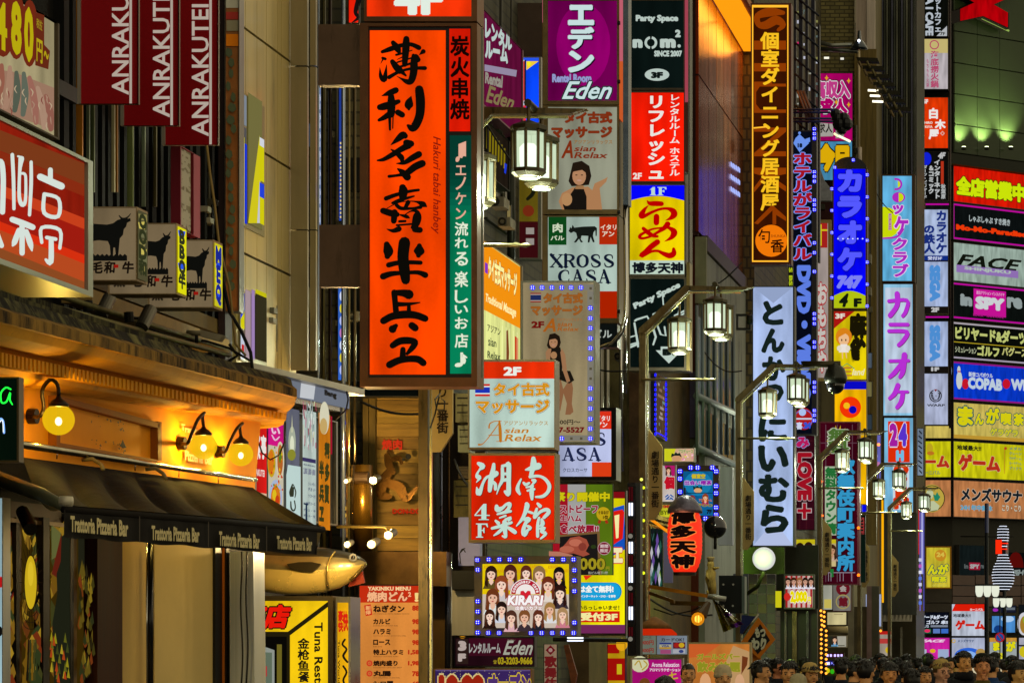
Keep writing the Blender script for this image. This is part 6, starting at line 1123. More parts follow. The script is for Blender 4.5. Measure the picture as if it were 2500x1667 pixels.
s.p([(1682, 1571), (1760, 1571), (1720, 1600), (1682, 1605)], '#c85c28'); s.p([(1790, 1575), (1830, 1590), (1830, 1720), (1780, 1720), (1770, 1620)], '#b89060'); s.p([(1812, 1600), (1826, 1604), (1824, 1622), (1810, 1645)], '#6c3418')
s.t('ガールズバー', (1701, 1594, 1806, 1609), '#8c8c20', .05, ('#d0a850', .03)); s.t('飲み放題', (1701, 1614, 1808, 1640), '#8c8c20', .05, ('#d0a850', .03)); s.e(1722, 1668, 14, 26, '#d8a070', 12); s.e(1806, 1668, 12, 24, '#d0a078', 12)
# ------------------------------------------------------------------ column C (noodle shop and party space)
cC = 38.0; gC = 'signs stacked in the Party Space column'; CF = paint('#4e463a', .4, .5, .25, 5)
def fp(D, x0, x1, y0, y1, m, nm, root): b = MB(); b.box(P(x0, y1, D), P(x1, y0, D + .25), m); b.build(nm, root)
s = sign(Front(cC), (1537, 3, 1669, 216), 'black Party Space sign with 3F in an oval, topmost in its column', '#0a1412', .3, CF, (3, 3, 2, 5), 1, 'blade_sign', 'sign', gC)
w = '#b4c4bc'; s.t('Party Space', (1552, 37, 1656, 57), w, .06); s.t('n', (1544, 96, 1569, 118), w, .07); s.ring(1589, 105, 9.5, 15.5, w, 20, 100, 260); s.ring(1589, 105, 9.5, 15.5, w, 20, -80, 80); s.t('m', (1611, 95, 1650, 118), w, .07); s.e(1658, 113, 4, 4, w); s.t('2', (1648, 73, 1662, 92), w, .07); s.t('SINCE 2007', (1597, 124, 1665, 139), w, .06); s.e(1604, 183, 30, 15, w, 24); s.t('3F', (1589, 176, 1619, 192), '#0c1412', .08)
fp(cC, 1672, 1679, -20, 250, lit('#b04858', .8), 'light_tube', s.root); fp(cC, 1672, 1679, 250, 420, paint('#7a3c30', .4), 'light_tube', s.root); fp(cC - .1, 1680, 1684, -20, 640, CHROME, 'edge_tube', s.root)
s = sign(Front(cC), (1538, 227, 1670, 443), 'bright red sign with white vertical katakana, 2F in its corner', '#fc1c04', .3, CF, (3, 4, 2, 4), 1, 'blade_sign', 'sign', gC)
s.v('リフレッシュ', (1581, 232, 1623, 441), '#e8e4dc', .035); s.v('レンタルルーム', (1635, 230, 1659, 352), '#e8e4dc', .02); s.v('ホステル', (1635, 360, 1659, 431), '#e8e4dc', .02); s.t('2F', (1545, 422, 1567, 438), '#e8dcd4', .04)
s = sign(Front(cC), (1538, 453, 1671, 670), 'yellow and blue ramen sign with red brush hiragana', '#e8cc00', .3, CF, (3, 4, 2, 6), 1, 'blade_sign', 'sign', gC)
s.poly([(1538, 453), (1671, 453), (1671, 490)] + [(1671 - 133 * i / 14, 490 - 11.5 * math.sin(math.pi * i / 14)) for i in range(1, 14)] + [(1538, 490)], '#0404f8')
s.r(1538, 636, 1671, 670, lit('#b8ccbc', 1)); FFx = [(0, 0), (.6, 0), (.62, .3), (.56, .3), (.45, .1), (.3, .1), (.3, .45), (.4, .45), (.42, .35), (.47, .35), (.47, .65), (.42, .65), (.4, .55), (.3, .55), (.3, .9), (.4, .93), (.4, 1), (0, 1), (0, .93), (.1, .9), (.1, .1), (0, .07)]
s.poly([(1605 + 36 * u, 457 + 20 * v) for u, v in FFx], '#b8d4d0'); s.poly([(1594, 457), (1599, 457), (1599, 474), (1603, 477), (1586, 477), (1590, 474), (1590, 463), (1586, 464)], '#b8d4d0')
s.k((1540, 480), 7.838, [[(308, 72, 8), (360, 130, 78), (480, 135, 100), (588, 140, 92)], [(335, 175, 14), (270, 240, 62), (212, 335, 112), (205, 378, 100), (262, 372, 76), (400, 302, 56), (560, 242, 52), (700, 230, 56), (800, 272, 110), (828, 340, 130), (770, 410, 78), (660, 460, 4)], [(492, 385, 112), (490, 500, 110)], [(240, 612, 70), (330, 690, 88), (430, 750, 68), (510, 762, 50)], [(705, 530, 112), (640, 602, 88), (520, 680, 58), (380, 760, 48), (240, 800, 50), (170, 782, 62), (190, 732, 60), (300, 672, 48), (420, 622, 38), (560, 602, 38), (700, 592, 50), (800, 642, 100), (828, 700, 128), (770, 790, 76), (640, 862, 4)], [(510, 870, 108), (400, 950, 108), (280, 1060, 98), (200, 1130, 96), (285, 1102, 66), (400, 1050, 52), (520, 1042, 52), (620, 1090, 78), (740, 1130, 108), (820, 1090, 108), (820, 1005, 64)]], '#b80000')
s.t('博多天神', (1543, 640, 1668, 668), '#10141c', .05)
s = sign(Front(cC), (1539, 681, 1671, 897), 'black Party Space sign with B1 in an arrow, bottom of its column', '#0a1412', .3, CF, (3, 4, 6, 8), 1, 'blade_sign', 'sign', gC)
s.t('Party Space', [(1544, 741), (1658, 686), (1663, 705), (1551, 759)], w, .06)
LG = [[(128, 1330, 18), (200, 1300, 18)], [(165, 1120, 16), (180, 1110, 16), (260, 1085, 16), (300, 1150, 18), (330, 1250, 18), (310, 1310, 14)], [(160, 1140, 16), (190, 1330, 16), (260, 1305, 14), (235, 1200, 14)], [(310, 1070, 16), (440, 1010, 16), (520, 1010, 16), (500, 1130, 14), (440, 1190, 14)], [(310, 1070, 14), (370, 1230, 16), (410, 1240, 16), (400, 1170, 14)], [(385, 920, 12), (390, 990, 12), (460, 1040, 14)], [(128, 1250, 12), (180, 1235, 12), (190, 1290, 12), (128, 1310, 12)], [(480, 1080, 14), (560, 1040, 14), (560, 1060, 14), (490, 1100, 14)]]
s.k((1500, 440), 3.267, LG, w, smooth=False); s.p([(1601, 855), (1613, 855), (1613, 846), (1654, 846), (1654, 855), (1665, 855), (1633, 887)], w); s.t('B1', (1617, 851, 1651, 868), '#101814', .09)
fp(cC - .05, 1676, 1684, 640, 905, paint('#7c6c40', .3, .7), 'edge_tube', s.root)
# narrow LED strip sign between posts, with bars of mixed colour
s = sign(vp_plane(1600, 47, 2700), (1600, 908, 1626, 1062), 'narrow brown-striped sign dotted with blue lights behind the lamp post', '#54402c', .15, BLACK, 1, .9, 'strip_sign')
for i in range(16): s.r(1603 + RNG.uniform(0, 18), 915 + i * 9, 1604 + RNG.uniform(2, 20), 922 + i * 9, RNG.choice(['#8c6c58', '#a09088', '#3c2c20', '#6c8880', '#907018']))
for y in range(915, 1065, 12): s.e(1600, y, 2.4, 4.5, lit('#1818f0', 2)); s.e(1626, y + 12, 2.4, 5, lit('#1818f0', 2))
for x in range(1602, 1626, 4): s.e(x, 1055 + (x - 1602) * .5, 1.6, 2, lit('#1818f0', 2))
# manga-style boards
s = sign(Front(44.5), (1622, 1095, 1694, 1126), 'pink and yellow lit board with a black-haired cartoon head, above the blue sign', '#d0a888', .1, STEEL, 2, 1, 'billboard')
s.p([(1622, 1095), (1650, 1095), (1640, 1126), (1622, 1126)], '#c8c820'); s.t('プロデュース', (1656, 1096, 1692, 1106), '#688c10', .04, ('#e8e0d0', .03)); s.e(1652, 1118, 12, 9, '#c89468'); s.p([(1638, 1116), (1640, 1106), (1646, 1108), (1650, 1103), (1654, 1107), (1660, 1105), (1665, 1116), (1658, 1112), (1646, 1112)], '#10241c')
for i in range(14): s.e(RNG.uniform(1666, 1692), RNG.uniform(1108, 1124), 2, 2, RNG.choice(['#e8e040', '#e070a0', '#f0c0d0']), 6)
s = sign(Front(45.0), (1610, 1136, 1648, 1224), 'white board with red kanji and a cartoon woman, left of the blue sign', '#c8bcb4', .1, STEEL, 2, .95, 'billboard')
s.p([(1622, 1136), (1648, 1136), (1648, 1162), (1630, 1162)], '#b01868'); s.face(1632, 1147, 16, '#4a2418', '#b8aca8'); s.t('個室', (1608, 1162, 1660, 1192), '#c01428', .05, ('#e0d4cc', .03)) if False else s.t('個', (1621, 1162, 1647, 1194), '#c01428', .06, ('#e0d4cc', .03)); s.t('公', (1622, 1206, 1646, 1220), '#2058a0', .05, ('#e8e4e0', .03))
s = sign(Front(45.0), (1610, 1232, 1648, 1262), 'yellow-green board below the red-kanji board', '#c8c828', .1, STEEL, 2, .9, 'billboard'); s.t('HMM', (1614, 1232, 1640, 1240), '#b01c24', .05); s.t('BYK', (1612, 1245, 1640, 1256), '#687010', .04)
s = sign(Front(44.0), (1668, 1150, 1741, 1258), 'blue lit cartoon board framed by white-blue lights above the red lantern', '#0c5c90', .14, paint('#4c3c2c', .5), (14, 14, 14, 14), 1, 'billboard')
s.e(1704, 1180, 34, 30, '#1478a8', 16); s.t('個室空', (1688, 1156, 1722, 1168), '#c8b428', .05, ('#403c10', .03)); s.t('出会い喫茶', (1671, 1172, 1738, 1184), '#8c20a0', .05, ('#d8d8f0', .05)); s.e(1704, 1196, 10, 7, '#d0a070'); s.p([(1693, 1196), (1692, 1186), (1698, 1189), (1702, 1185), (1707, 1189), (1714, 1186), (1715, 1196), (1708, 1191), (1699, 1191)], '#103028'); s.r(1670, 1202, 1740, 1204, '#10303c')
s.face(1722, 1214, 18, '#8c3c18', '#b01c70'); s.face(1690, 1218, 18, '#7c2c28', '#e0dcd8'); s.t('アロマルーム', (1706, 1217, 1738, 1224), '#d87828', .02); s.t('♥OO', (1694, 1228, 1740, 1238), '#8c8820', .04); s.t('7F', (1725, 1243, 1738, 1254), '#101820', .06)
leds(s, [(1686, 1141), (1703, 1141), (1739, 1141), (1660, 1150), (1660, 1168), (1748, 1150), (1748, 1186), (1748, 1203), (1748, 1238), (1748, 1256), (1722, 1265), (1660, 1200)], 13)
# lantern with 博多天神
r = thing('paper_lantern', 'big glowing red paper lantern with black kanji and a silver hood', 'lantern', P(1672, 1400, 35)); D = 35.0; k = D / F
b = MB(); prof = []
for i in range(33):
    t = i / 32; y = 1232 + (1398 - 1232) * t; rad = 42 * (1 - abs(2 * t - 1) ** 3.2 * .42) + (.9 if i % 2 else -.6); prof.append((rad * k, Zof(y, D) - EYE))
m, N_, L_n, bs = _new('lantern'); bs.inputs['Roughness'].default_value = .6; tc = N_.new('ShaderNodeTexCoord'); lw = N_.new('ShaderNodeLayerWeight'); lw.inputs[0].default_value = .35
cr = N_.new('ShaderNodeValToRGB'); cr.color_ramp.elements[0].color = (1, .12, .02, 1); cr.color_ramp.elements[1].color = (.75, .002, .0, 1); L_n.new(lw.outputs['Facing'], cr.inputs[0]); 
bs.inputs['Base Color'].default_value = (.5, .02, .01, 1); bs.inputs['Emission Color'].default_value = (.9, .022, .004, 1); bs.inputs['Emission Strength'].default_value = .82; N_.remove(cr); N_.remove(lw)
cx = P(1672, 1300, D); b.lathe((cx.x, D, EYE), prof[::-1], m, 28); b.build('paper_shade', r, True)
for ch, y0, y1 in (('博', 1250, 1280), ('多', 1286, 1314), ('天', 1322, 1350), ('神', 1357, 1386)):
    for c, bb_, l in (('#ff8c40', .115, .0), ('#120806', .06, .004)):
        gv, gf = glyph(ch); gb = bmesh.new(); vv = [gb.verts.new((x, y, 0)) for x, y in gv]
        for f in gf:
            try: gb.faces.new([vv[i] for i in f])
            except ValueError: pass
        for i in range(1, 12): bmesh.ops.bisect_plane(gb, geom=gb.verts[:] + gb.edges[:] + gb.faces[:], plane_co=(i / 12, 0, 0), plane_no=(1, 0, 0))
        gb.verts.index_update(); gv = [(v.co.x, v.co.y) for v in gb.verts]; gf = [tuple(v.index for v in f.verts) for f in gb.faces]; gb.free()
        for dx, dy in copies(bb_):
            vs = []
            for x, y in gv:
                u = (x + dx - .5); v = (y + dy + .09) / .9; ang = u * 1.5 * .62 * 2 / 1.0; yy = y1 - (y1 - y0) * v; t = (yy - 1232) / 166; rad = 42 * (1 - abs(2 * t - 1) ** 3.2 * .42) + 1.2
                q = u * 1.62; vs.append((cx.x + math.sin(q) * rad * k - .004 + dx * .001, D - math.cos(q) * (rad * k + .006 + l), Zof(yy, D)))
            b = MB() if dx == copies(bb_)[0][0] and dy == copies(bb_)[0][1] else b
            b.add(vs, gf, lit(c, .9))
        b.build('lettering', r)
b = MB(); b.lathe((cx.x, D, 0), [(.19, Zof(1252, D)), (.18, Zof(1240, D)), (.14, Zof(1226, D)), (.09, Zof(1214, D)), (.03, Zof(1208, D))], paint('#5c5a6c', .3, .6, .5, 9, .8), 14); b.build('hood', r, True)
b = MB(); b.lathe((cx.x, D, 0), [(.12, Zof(1404, D)), (.125, Zof(1396, D))], BLACK, 16); b.build('bottom_ring', r); rod([(cx.x, D, Zof(1210, D)), (cx.x, D, Zof(1190, D))], .01, BLACK, 'hook', r)
l = bpy.data.lights.new('lantern_glow', 'POINT'); l.energy = 12; l.color = (1, .25, .08); l.shadow_soft_size = .2; o = bpy.data.objects.new('lantern_glow', l); COL.objects.link(o); o.parent = r; o.location = (0, -.35, .3)
# awning bits, tiled eave, beams
r = thing('tiled_eave', 'small eave of straw-coloured tiles lit from below beside the red lantern', 'eave', P(1615, 1290, 37.5)); D = 37.2
for i in range(6):
    for j in range(3): x = 1584 + i * 11; y = 1252 + i * 3 + j * 11 + (3 - j) * 0; b = MB(); b.prism([P(x, y, D + .1 * (2 - j)), P(x + 9, y + 3, D + .1 * (2 - j)), P(x + 12, y + 12, D - .1 * j), P(x + 2, y + 10, D - .1 * j)][::-1], (0, .04, .01), paint(('#8a7434', '#6c5c2c', '#a08c48')[(i + j) % 3], .8, 0, .3, 8)); b.build('tile', r)
b = MB(); b.prism([P(1582, 1266, D - .2), P(1588, 1262, D - .2), P(1628, 1292, D - .2), P(1628, 1300, D - .2)][::-1], (0, .05, 0), lit('#f08a10', 1.1)); b.build('eave_light', r)
rod([P(1583, 1700, D), P(1583, 1266, D)], .02, paint('#b06a14', .4), 'edge_post', r)
r = thing('beam_frame', 'pair of yellow-brown beams reaching out under the red lantern', 'beam', P(1650, 1455, 37)); 
for q in (((1583, 1426), (1728, 1450), 9, '#a06a14'), ((1583, 1442), (1645, 1464), 8, '#6c5018'), ((1636, 1466), (1728, 1468), 10, '#5c4a20')): (a, a2), (c1, c2), h, col = q; b = MB(); b.prism([P(a, a2, 37), P(c1, c2, 36.7), P(c1, c2 + h, 36.7), P(a, a2 + h, 37)][::-1], (0, .12, 0), paint(col, .6, 0, .3, 6)); b.build('beam', r)
rod([P(1596, 1485, 36.9), P(1640, 1500, 36.9), P(1690, 1490, 36.9), P(1720, 1476, 36.9)], .008, BLACK, 'cable', r, 5)
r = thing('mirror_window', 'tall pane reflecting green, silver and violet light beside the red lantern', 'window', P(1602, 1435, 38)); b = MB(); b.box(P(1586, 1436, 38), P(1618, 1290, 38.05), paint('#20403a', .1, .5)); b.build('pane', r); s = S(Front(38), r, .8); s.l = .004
for i in range(26): x = RNG.uniform(1588, 1614); y = RNG.uniform(1295, 1425); s.p([(x - 3, y), (x + 1, y - 16), (x + 4, y), (x, y + 18)], RNG.choice(['#286050', '#a0a8b8', '#6c50a0', '#80b020', '#181c20', '#3c6c60', '#c8c8d0']))  # reflections painted as glowing diamonds on the pane
sq(Front(38.6), (1620, 1300, 1642, 1422), paint('#6c6890', .6), .05, 'white_board', b4); 
# red straw-topped lantern, chef figure, caged lamp, speaker box, wrap, diamond banner
r = thing('straw_roof_lantern', 'orange-red lantern under a dark straw cone roof, low in the centre', 'lantern', P(1600, 1552, 35)); D = 35; b = MB(); c = P(1598, 1530, D); b.lathe((c.x, D, 0), [(.19, Zof(1534, D)), (.15, Zof(1522, D)), (.06, Zof(1510, D)), (.01, Zof(1504, D))], paint('#5a4420', .8, 0, .4, 12), 14); b.build('straw_roof', r, True)
b = MB(); b.lathe((c.x + .02, D, 0), [(.22, Zof(1556, D)), (.22, Zof(1546, D)), (.17, Zof(1536, D)), (.1, Zof(1530, D))], lit('#c82808', .9), 14); b.build('shade', r, True)
r = thing('chef_statue', 'small figurine of a chef in a tall hat pointing sideways', 'statue', P(1738, 1450, 38)); D = 38; k = D / F
cm = paint('#a08a44', .6, 0, .45, 9, dirt='#4c3a18', dirt_amt=.4); b = MB()
pts = [(1740, 1449, 9), (1738, 1430, 11), (1734, 1412, 13), (1736, 1396, 12), (1735, 1386, 7), (1735, 1378, 9), (1735, 1370, 7)]
b.tube([P(x, y, D) for x, y, w_ in pts], [w_ * k for x, y, w_ in pts], cm, 12); b.tube([P(1740, 1388, D), P(1748, 1386, D - .05), P(1755, 1385, D - .08)], [4.5 * k, 3 * k, 2 * k], cm, 8); b.tube([P(1728, 1392, D), P(1726, 1405, D - .05), P(1730, 1415, D - .06)], [4 * k, 3.4 * k, 2.6 * k], cm, 8); b.tube([P(1729, 1440, D), P(1731, 1452, D)], [5 * k, 5 * k], cm, 8)
b.build('figure', r, True); b = MB(); b.lathe((P(1735, 0, D).x, D, 0), [(7 * k, Zof(1371, D)), (7.5 * k, Zof(1366, D)), (10 * k, Zof(1362, D)), (9.5 * k, Zof(1359, D)), (4 * k, Zof(1358, D))], paint('#9c8c5c', .7), 12); b.build('hat', r, True)
r = thing('caged_lamp', 'round caged lamp glowing orange on a dark bracket', 'lamp', P(1704, 1512, 36)); D = 36; k = D / F
C = P(1704, 1510, D); b = MB(); b.ball(C, 9 * k, lit('#ffb040', 2.5), 12, 8); b.build('bulb', r, True)
for i in range(6):
    q = i * math.pi / 6; b = MB(); b.tube([C + Vector((15 * k * math.cos(t) * math.cos(q), 15 * k * math.cos(t) * math.sin(q) - .01, 15 * k * math.sin(t))) for t in [j * math.pi / 6 for j in range(13)]], .006, lit('#d88410', 1), 5); b.build('cage_wire', r)
b = MB(); b.tube([P(1712, 1500, D + .03), P(1730, 1470, D + .1)], [.07, .03], paint('#3c2c14', .5), 10); b.build('bracket', r)
r = thing('speaker_box', 'black cabinet with white screw heads on the shop wall', 'cabinet', P(1781, 1496, 45)); D = 45; b = MB(); b.box(P(1755, 1496, D), P(1811, 1404, D + .3), paint('#0e1414', .5)); b.build('cabinet', r); b = MB(); b.box(P(1811, 1496, D + .01), P(1818, 1406, D + .28), paint('#4c5c58', .4)); b.build('side_panel', r)
for x, y in ((1766, 1426), (1790, 1426), (1789, 1478), (1766, 1478)): b = MB(); b.tube([P(x, y, D - .01), P(x, y, D)], .014, paint('#a0a098', .4), 8); b.build('screw', r)
r = thing('plastic_wrap_banner', 'crumpled green and purple plastic-wrapped banner hanging from a bracket', 'banner', P(1775, 1545, 36.5)); D = 36.5
vs = []; n = 16
for i in range(n + 1):
    t = i / n
    for j in range(9): u = j / 8; x = 1738 + (1766 - 1738 + 44 * u) * t + u * 6; y = 1458 + (1543 - 26 * u - 1458) * t + 6 * u; vs.append(P(x, y, D + .07 * math.sin(j * 2.1 + i * .4)))
fs = [(i * 9 + j, i * 9 + j + 1, (i + 1) * 9 + j + 1, (i + 1) * 9 + j) for i in range(n) for j in range(8)]
b = MB()
for q, f in enumerate(fs): b.add([vs[i] for i in f], [(0, 3, 2, 1)], (paint('#6c6814', .35), paint('#8a8a70', .2), paint('#50187c', .3), paint('#5c5818', .3))[0 if q % 8 < 3 else (2 if (q // 8 in (8, 9, 14, 15) and q % 8 > 3) else (1 if (q * 7) % 5 else 3))])
b.build('wrap', r); rod([P(1728, 1455, D), P(1772, 1462, D)], .03, paint('#8c9088', .3, .6), 'bracket', r)
r = thing('diamond_banner', 'orange diamond-shaped banner with white lettering on black', 'banner', P(1851, 1607, 42)); D = 42
b = MB(); b.prism([P(1851, 1506, D), P(1893, 1560, D), P(1853, 1607, D), P(1808, 1568, D)][::-1], (0, .02, 0), paint('#b4640c', .6, 0, .15, 3)); b.build('cloth', r); s = S(Front(D), r, 0); s.l = .005
s.p([(1856, 1522), (1880, 1562), (1850, 1596), (1826, 1564)], '#0c0c0c'); s.t('もつ', [(1844, 1530), (1868, 1530), (1870, 1556), (1842, 1556)], '#b8b8a0', .07); s.t('わり', [(1832, 1556), (1874, 1556), (1866, 1586), (1840, 1586)], '#b8b8a0', .07)
b = MB(); b.prism([P(1811, 1500, D + .3), P(1848, 1504, D + .3), P(1815, 1548, D + .3), P(1806, 1545, D + .3)][::-1], (0, .02, 0), paint('#101c4c', .6)); b.build('blue_cloth', r); b = MB(); b.prism([P(1800, 1570, D + .1), P(1850, 1580, D + .1), P(1862, 1620, D + .1), P(1812, 1615, D + .1)][::-1], (0, .02, 0), paint('#a86410', .6)); b.build('lower_flap', r); rod([P(1815, 1546, D), P(1852, 1498, D)], .012, STEEL, 'stick', r)
r = thing('round_dome', 'dark round convex ball behind the red lantern', 'mirror', P(1744, 1314, 42)); b = MB(); b.ball(P(1746, 1286, 42), 28 * 42 / F, paint('#1c1e26', .08, .6, coat=1), 24, 16); b.build('ball', r, True); rod([P(1746, 1340, 42), P(1746, 1314, 42)], .02, DARK, 'stem', r)
r = thing('glowing_globe', 'large round lamp glowing white-green under the white hiragana sign', 'lamp', P(1865, 1392, 50)); b = MB(); b.ball(P(1865, 1363, 50), 28 * 50 / F, lit('#c8c8c4', 1.1), 28, 18); b.build('globe', r, True); rod([P(1865, 1395, 50), P(1850, 1430, 50.3), P(1822, 1450, 50.6)], .03, DARK, 'arm', r)
l = bpy.data.lights.new('globe_light', 'POINT'); l.energy = 150; l.color = (.6, 1, .15); l.shadow_soft_size = .18; o = bpy.data.objects.new('globe_light', l); COL.objects.link(o); o.parent = r; o.location = (0, -.35, .18)
sq(Front(50.9), (1815, 1335, 1915, 1400), paint('#3c4c1c', .7, 0, .2, 3), .1, 'green_wall', b5)
sq(Front(52.3), (1790, 1400, 1826, 1680), paint('#545868', .5, .1, .2, 3), .1, 'tile_wall', b5)
for i in range(3):
    for j in range(10): sq(Front(52.0), (1829 + i * 22, 1402 + j * 24, 1849 + i * 22, 1424 + j * 24), paint(('#5c5a5c', '#6c6450', '#50505c')[(i + j) % 3], .35, .1, .15, 3), .05 + .02 * ((i + j) % 2), 'wall_tile', b5)
sq(Front(51.9), (1893, 1442, 1907, 1482), lit('#d0c818', .9), .05, 'yellow_window', b5)
for x0, x1, c in ((1915, 1920, '#a8a8a0'), (1934, 1945, '#b8a878'), (1968, 1974, '#8c9094')): sq(Front(52.5), (x0, 1492, x1, 1680), paint(c, .15, .9, .3, 4), .08, 'silver_column', b5)
sq(Front(52.7), (1905, 1485, 1995, 1680), paint('#26241c', .4, .2), .1, 'dark_door', b5)
sq(Front(52.8), (1895, 1330, 1998, 1490), paint('#24261c', .6, 0, .3, 4), .1, 'dark_wall', b5)
s = sign(Front(52.3), (1918, 1405, 1984, 1482), 'lit board of red and white with a yellow 2,000 yen price', '#c8a8a0', .15, paint('#5c6458', .5), 4, 1, 'billboard')
for i in range(6): s.r(1918 + i * 12, 1405, 1923 + i * 12, 1482, '#a02020')
for i in range(5): s.face(1924 + i * 14, 1418, 18, ('#2c1c14', '#3c2010', '#8c5c38', '#281810', '#20140c')[i], '#dcd8e4', '#c89880')
s.e(1922, 1456, 8, 10, '#c82820'); s.t('2,000', (1929, 1441, 1971, 1474), '#e8d800', .08, ('#e8e8f0', .05)); s.t('円', (1972, 1456, 1980, 1474), '#e8d800', .05, ('#e8e8f0', .04))
s = sign(Front(56.2), (1940, 1316, 1990, 1372), 'lit yellow-headed poster of three women left of the lamp post', '#c8bc90', .1, DARK, 1, .9, 'poster'); s.r(1940, 1316, 1990, 1328, '#c8b818'); 
for x, y in ((1953, 1338), (1974, 1336), (1963, 1352)): s.face(x, y, 26, '#2c1810', '#c8bca8', '#c89470')
s = sign(Front(60.5), (2026, 1316, 2041, 1382), 'sliver of a lit women poster right of the lamp post', '#c8b480', .1, DARK, 1, .9, 'poster'); s.r(2026, 1316, 2041, 1326, '#c8b818'); s.face(2031, 1342, 26, '#3c2010', '#c8a890', '#c89470')
# --- dining sign
s = sign(Front(55.5 - 1.5), (1836, 13, 1925, 640), 'tall brown vertical dining sign outlined in glowing amber', '#3c1402', .3, paint('#5c2820', .4, .3), (3, 4, 7, 6), 1, 'blade_sign')
am = lit('#ffb830', 1.15)
for r_ in ((1836, 13, 1925, 19), (1836, 13, 1839, 640), (1922, 13, 1926, 640), (1836, 636, 1925, 640)): s.r(*r_, am)
for r_ in ((1842, 24, 1918, 76), (1842, 100, 1918, 130), (1842, 160, 1918, 215), (1842, 222, 1918, 300), (1842, 318, 1918, 330)): pass
dk_ = '#8c3802'
s.r(1841, 100, 1919, 110 + 12, dk_); s.r(1841, 155, 1919, 175, dk_); s.p([(1841, 200), (1885, 200), (1885, 205), (1919, 205), (1919, 212), (1855, 212), (1846, 225), (1846, 255), (1856, 268), (1919, 268), (1919, 276), (1841, 276)], dk_); s.p([(1841, 312), (1919, 312), (1919, 322), (1862, 370), (1919, 370), (1919, 382), (1841, 382), (1841, 374), (1900, 322), (1841, 322)], dk_)
s.p([(1841, 410), (1919, 410), (1919, 425), (1885, 432), (1919, 455), (1919, 468), (1870, 436), (1841, 470), (1841, 458), (1862, 430), (1841, 424)], dk_); s.p([(1841, 545), (1885, 500), (1919, 530), (1919, 540), (1895, 525), (1895, 548), (1886, 548), (1886, 514), (1850, 548)], dk_)
s.k((0, 0), 1, [[(1912, 32, 10), (1880, 30, 22), (1850, 40, 16), (1852, 60, 14), (1870, 62, 20), (1895, 50, 22), (1912, 62, 14), (1900, 74, 8)]], dk_)
s.v('個室ダイニング居酒屋', (1859, 79, 1901, 516), '#f8c020', .03)
s.e(1883, 588, 39, 39, '#f07808', 28); s.t('旬', (1851, 560, 1880, 594), '#2c0c02', .01); s.t('香', (1881, 584, 1914, 617), '#2c0c02', .02); s.t('SHUNKA', (1882, 573, 1918, 580), '#8c3c08', .0)
rod([P(1840, 313, 53.95), P(1872, 310, 53.9)], .012, lit('#ffb830', 1.2), 'neon_bar', s.root, 6)
# --- cutlet sign
s = sign(Front(51.5), (1839, 701, 1936, 1331), 'tall white lit vertical sign with heavy black hiragana', '#acc0ec', .28, paint('#24242c', .4, .3), (2, 2, 4, 3), 1, 'blade_sign')
s.poly([(1839, 701), (1936, 701), (1888, 740)], '#90a0c4'); s.poly([(1839, 1331), (1936, 1331), (1890, 1270)], '#b0bce0')
for ch, x0, x1, y0, y1 in (('と', 1861, 1913, 734, 794), ('ん', 1858, 1916, 801, 862), ('か', 1860, 1918, 869, 930), ('つ', 1858, 1914, 937, 984), ('に', 1851, 1922, 1017, 1078), ('い', 1850, 1926, 1086, 1152), ('む', 1851, 1928, 1157, 1226), ('ら', 1856, 1926, 1230, 1302)): s.t(ch, (x0, y0, x1, y1), '#14201c', .055)
rod([P(1824, 780, 51.4), P(1838, 780, 51.4)], .08, DARK, 'wall_bracket', s.root)
r = thing('square_bracket_sign', 'small black square frame beside the white vertical sign', 'bracket', P(1816, 805, 52)); 
for a, c in (((1797, 766), (1833, 771)), ((1797, 800), (1833, 805))): b = MB(); b.box(P(a[0], c[1], 52), P(c[0], a[1], 52.1), BLACK); b.build('bar', r)
for x in (1797, 1828): b = MB(); b.box(P(x, 800, 52), P(x + 5, 771, 52.1), BLACK); b.build('bar', r)
# --- hotel DVD
s = sign(Front(58.0), (1936, 322, 1982, 1058), 'black vertical DVD video sign with outlined red katakana and blue letters', '#060a18', .25, paint('#20202c', .4), (2, 3, 12, 4), 1, 'blade_sign')
s.r(1983, 322, 1993, 1058, '#3c3c34')
s.p([(1952, 328), (1975, 350), (1952, 372), (1937, 350), (1942, 338)], '#6890e8'); s.e(1952, 325, 3.5, 3.5, '#6890e8', 8); s.p([(1966, 340), (1977, 336), (1978, 346), (1968, 352)], '#6890e8'); s.t('18', (1947, 350, 1959, 361), '#0c1428', .07)
s.v('ホテルがライバル', (1938, 372, 1980, 637), '#a01020', .045, ('#7898f8', .055))
s.t('DVD・VIDEO', (1945, 647, 1980, 985), '#5c7ce0', .075, rot=1); s.e(1962, 1022, 23, 27, '#a81818', 22); s.ring(1962, 1022, 21, 23, '#4870d0', 20); s.e(1959, 1006, 9, 9, '#a8c0e8', 12); s.r(1942, 1020, 1982, 1024, '#c0c8d8'); s.t('24', (1962, 1030, 1980, 1046), '#3050c8', .1); s.t('喜', (1944, 1030, 1959, 1048), '#c8d0e8', .04)
leds(s, [(1988, y) for y in (315, 327, 338, 420, 431, 443, 489, 500, 512, 593, 617, 663, 766, 778, 790, 835, 847, 933, 945, 956, 1002, 1013, 1026)], 10)
s = sign(Front(57.4), (1941, 1064, 1988, 1292), 'dark maroon vertical sign spelling LOVE in outlined red, with a plus', '#300814', .2, DARK, 1, 1, 'blade_sign')
for y in range(1075, 1290, 24): s.r(1941, y, 1988, y + 1, '#48181c')
for x in (1952, 1968): s.r(x, 1064, x + 1, 1292, '#48181c')
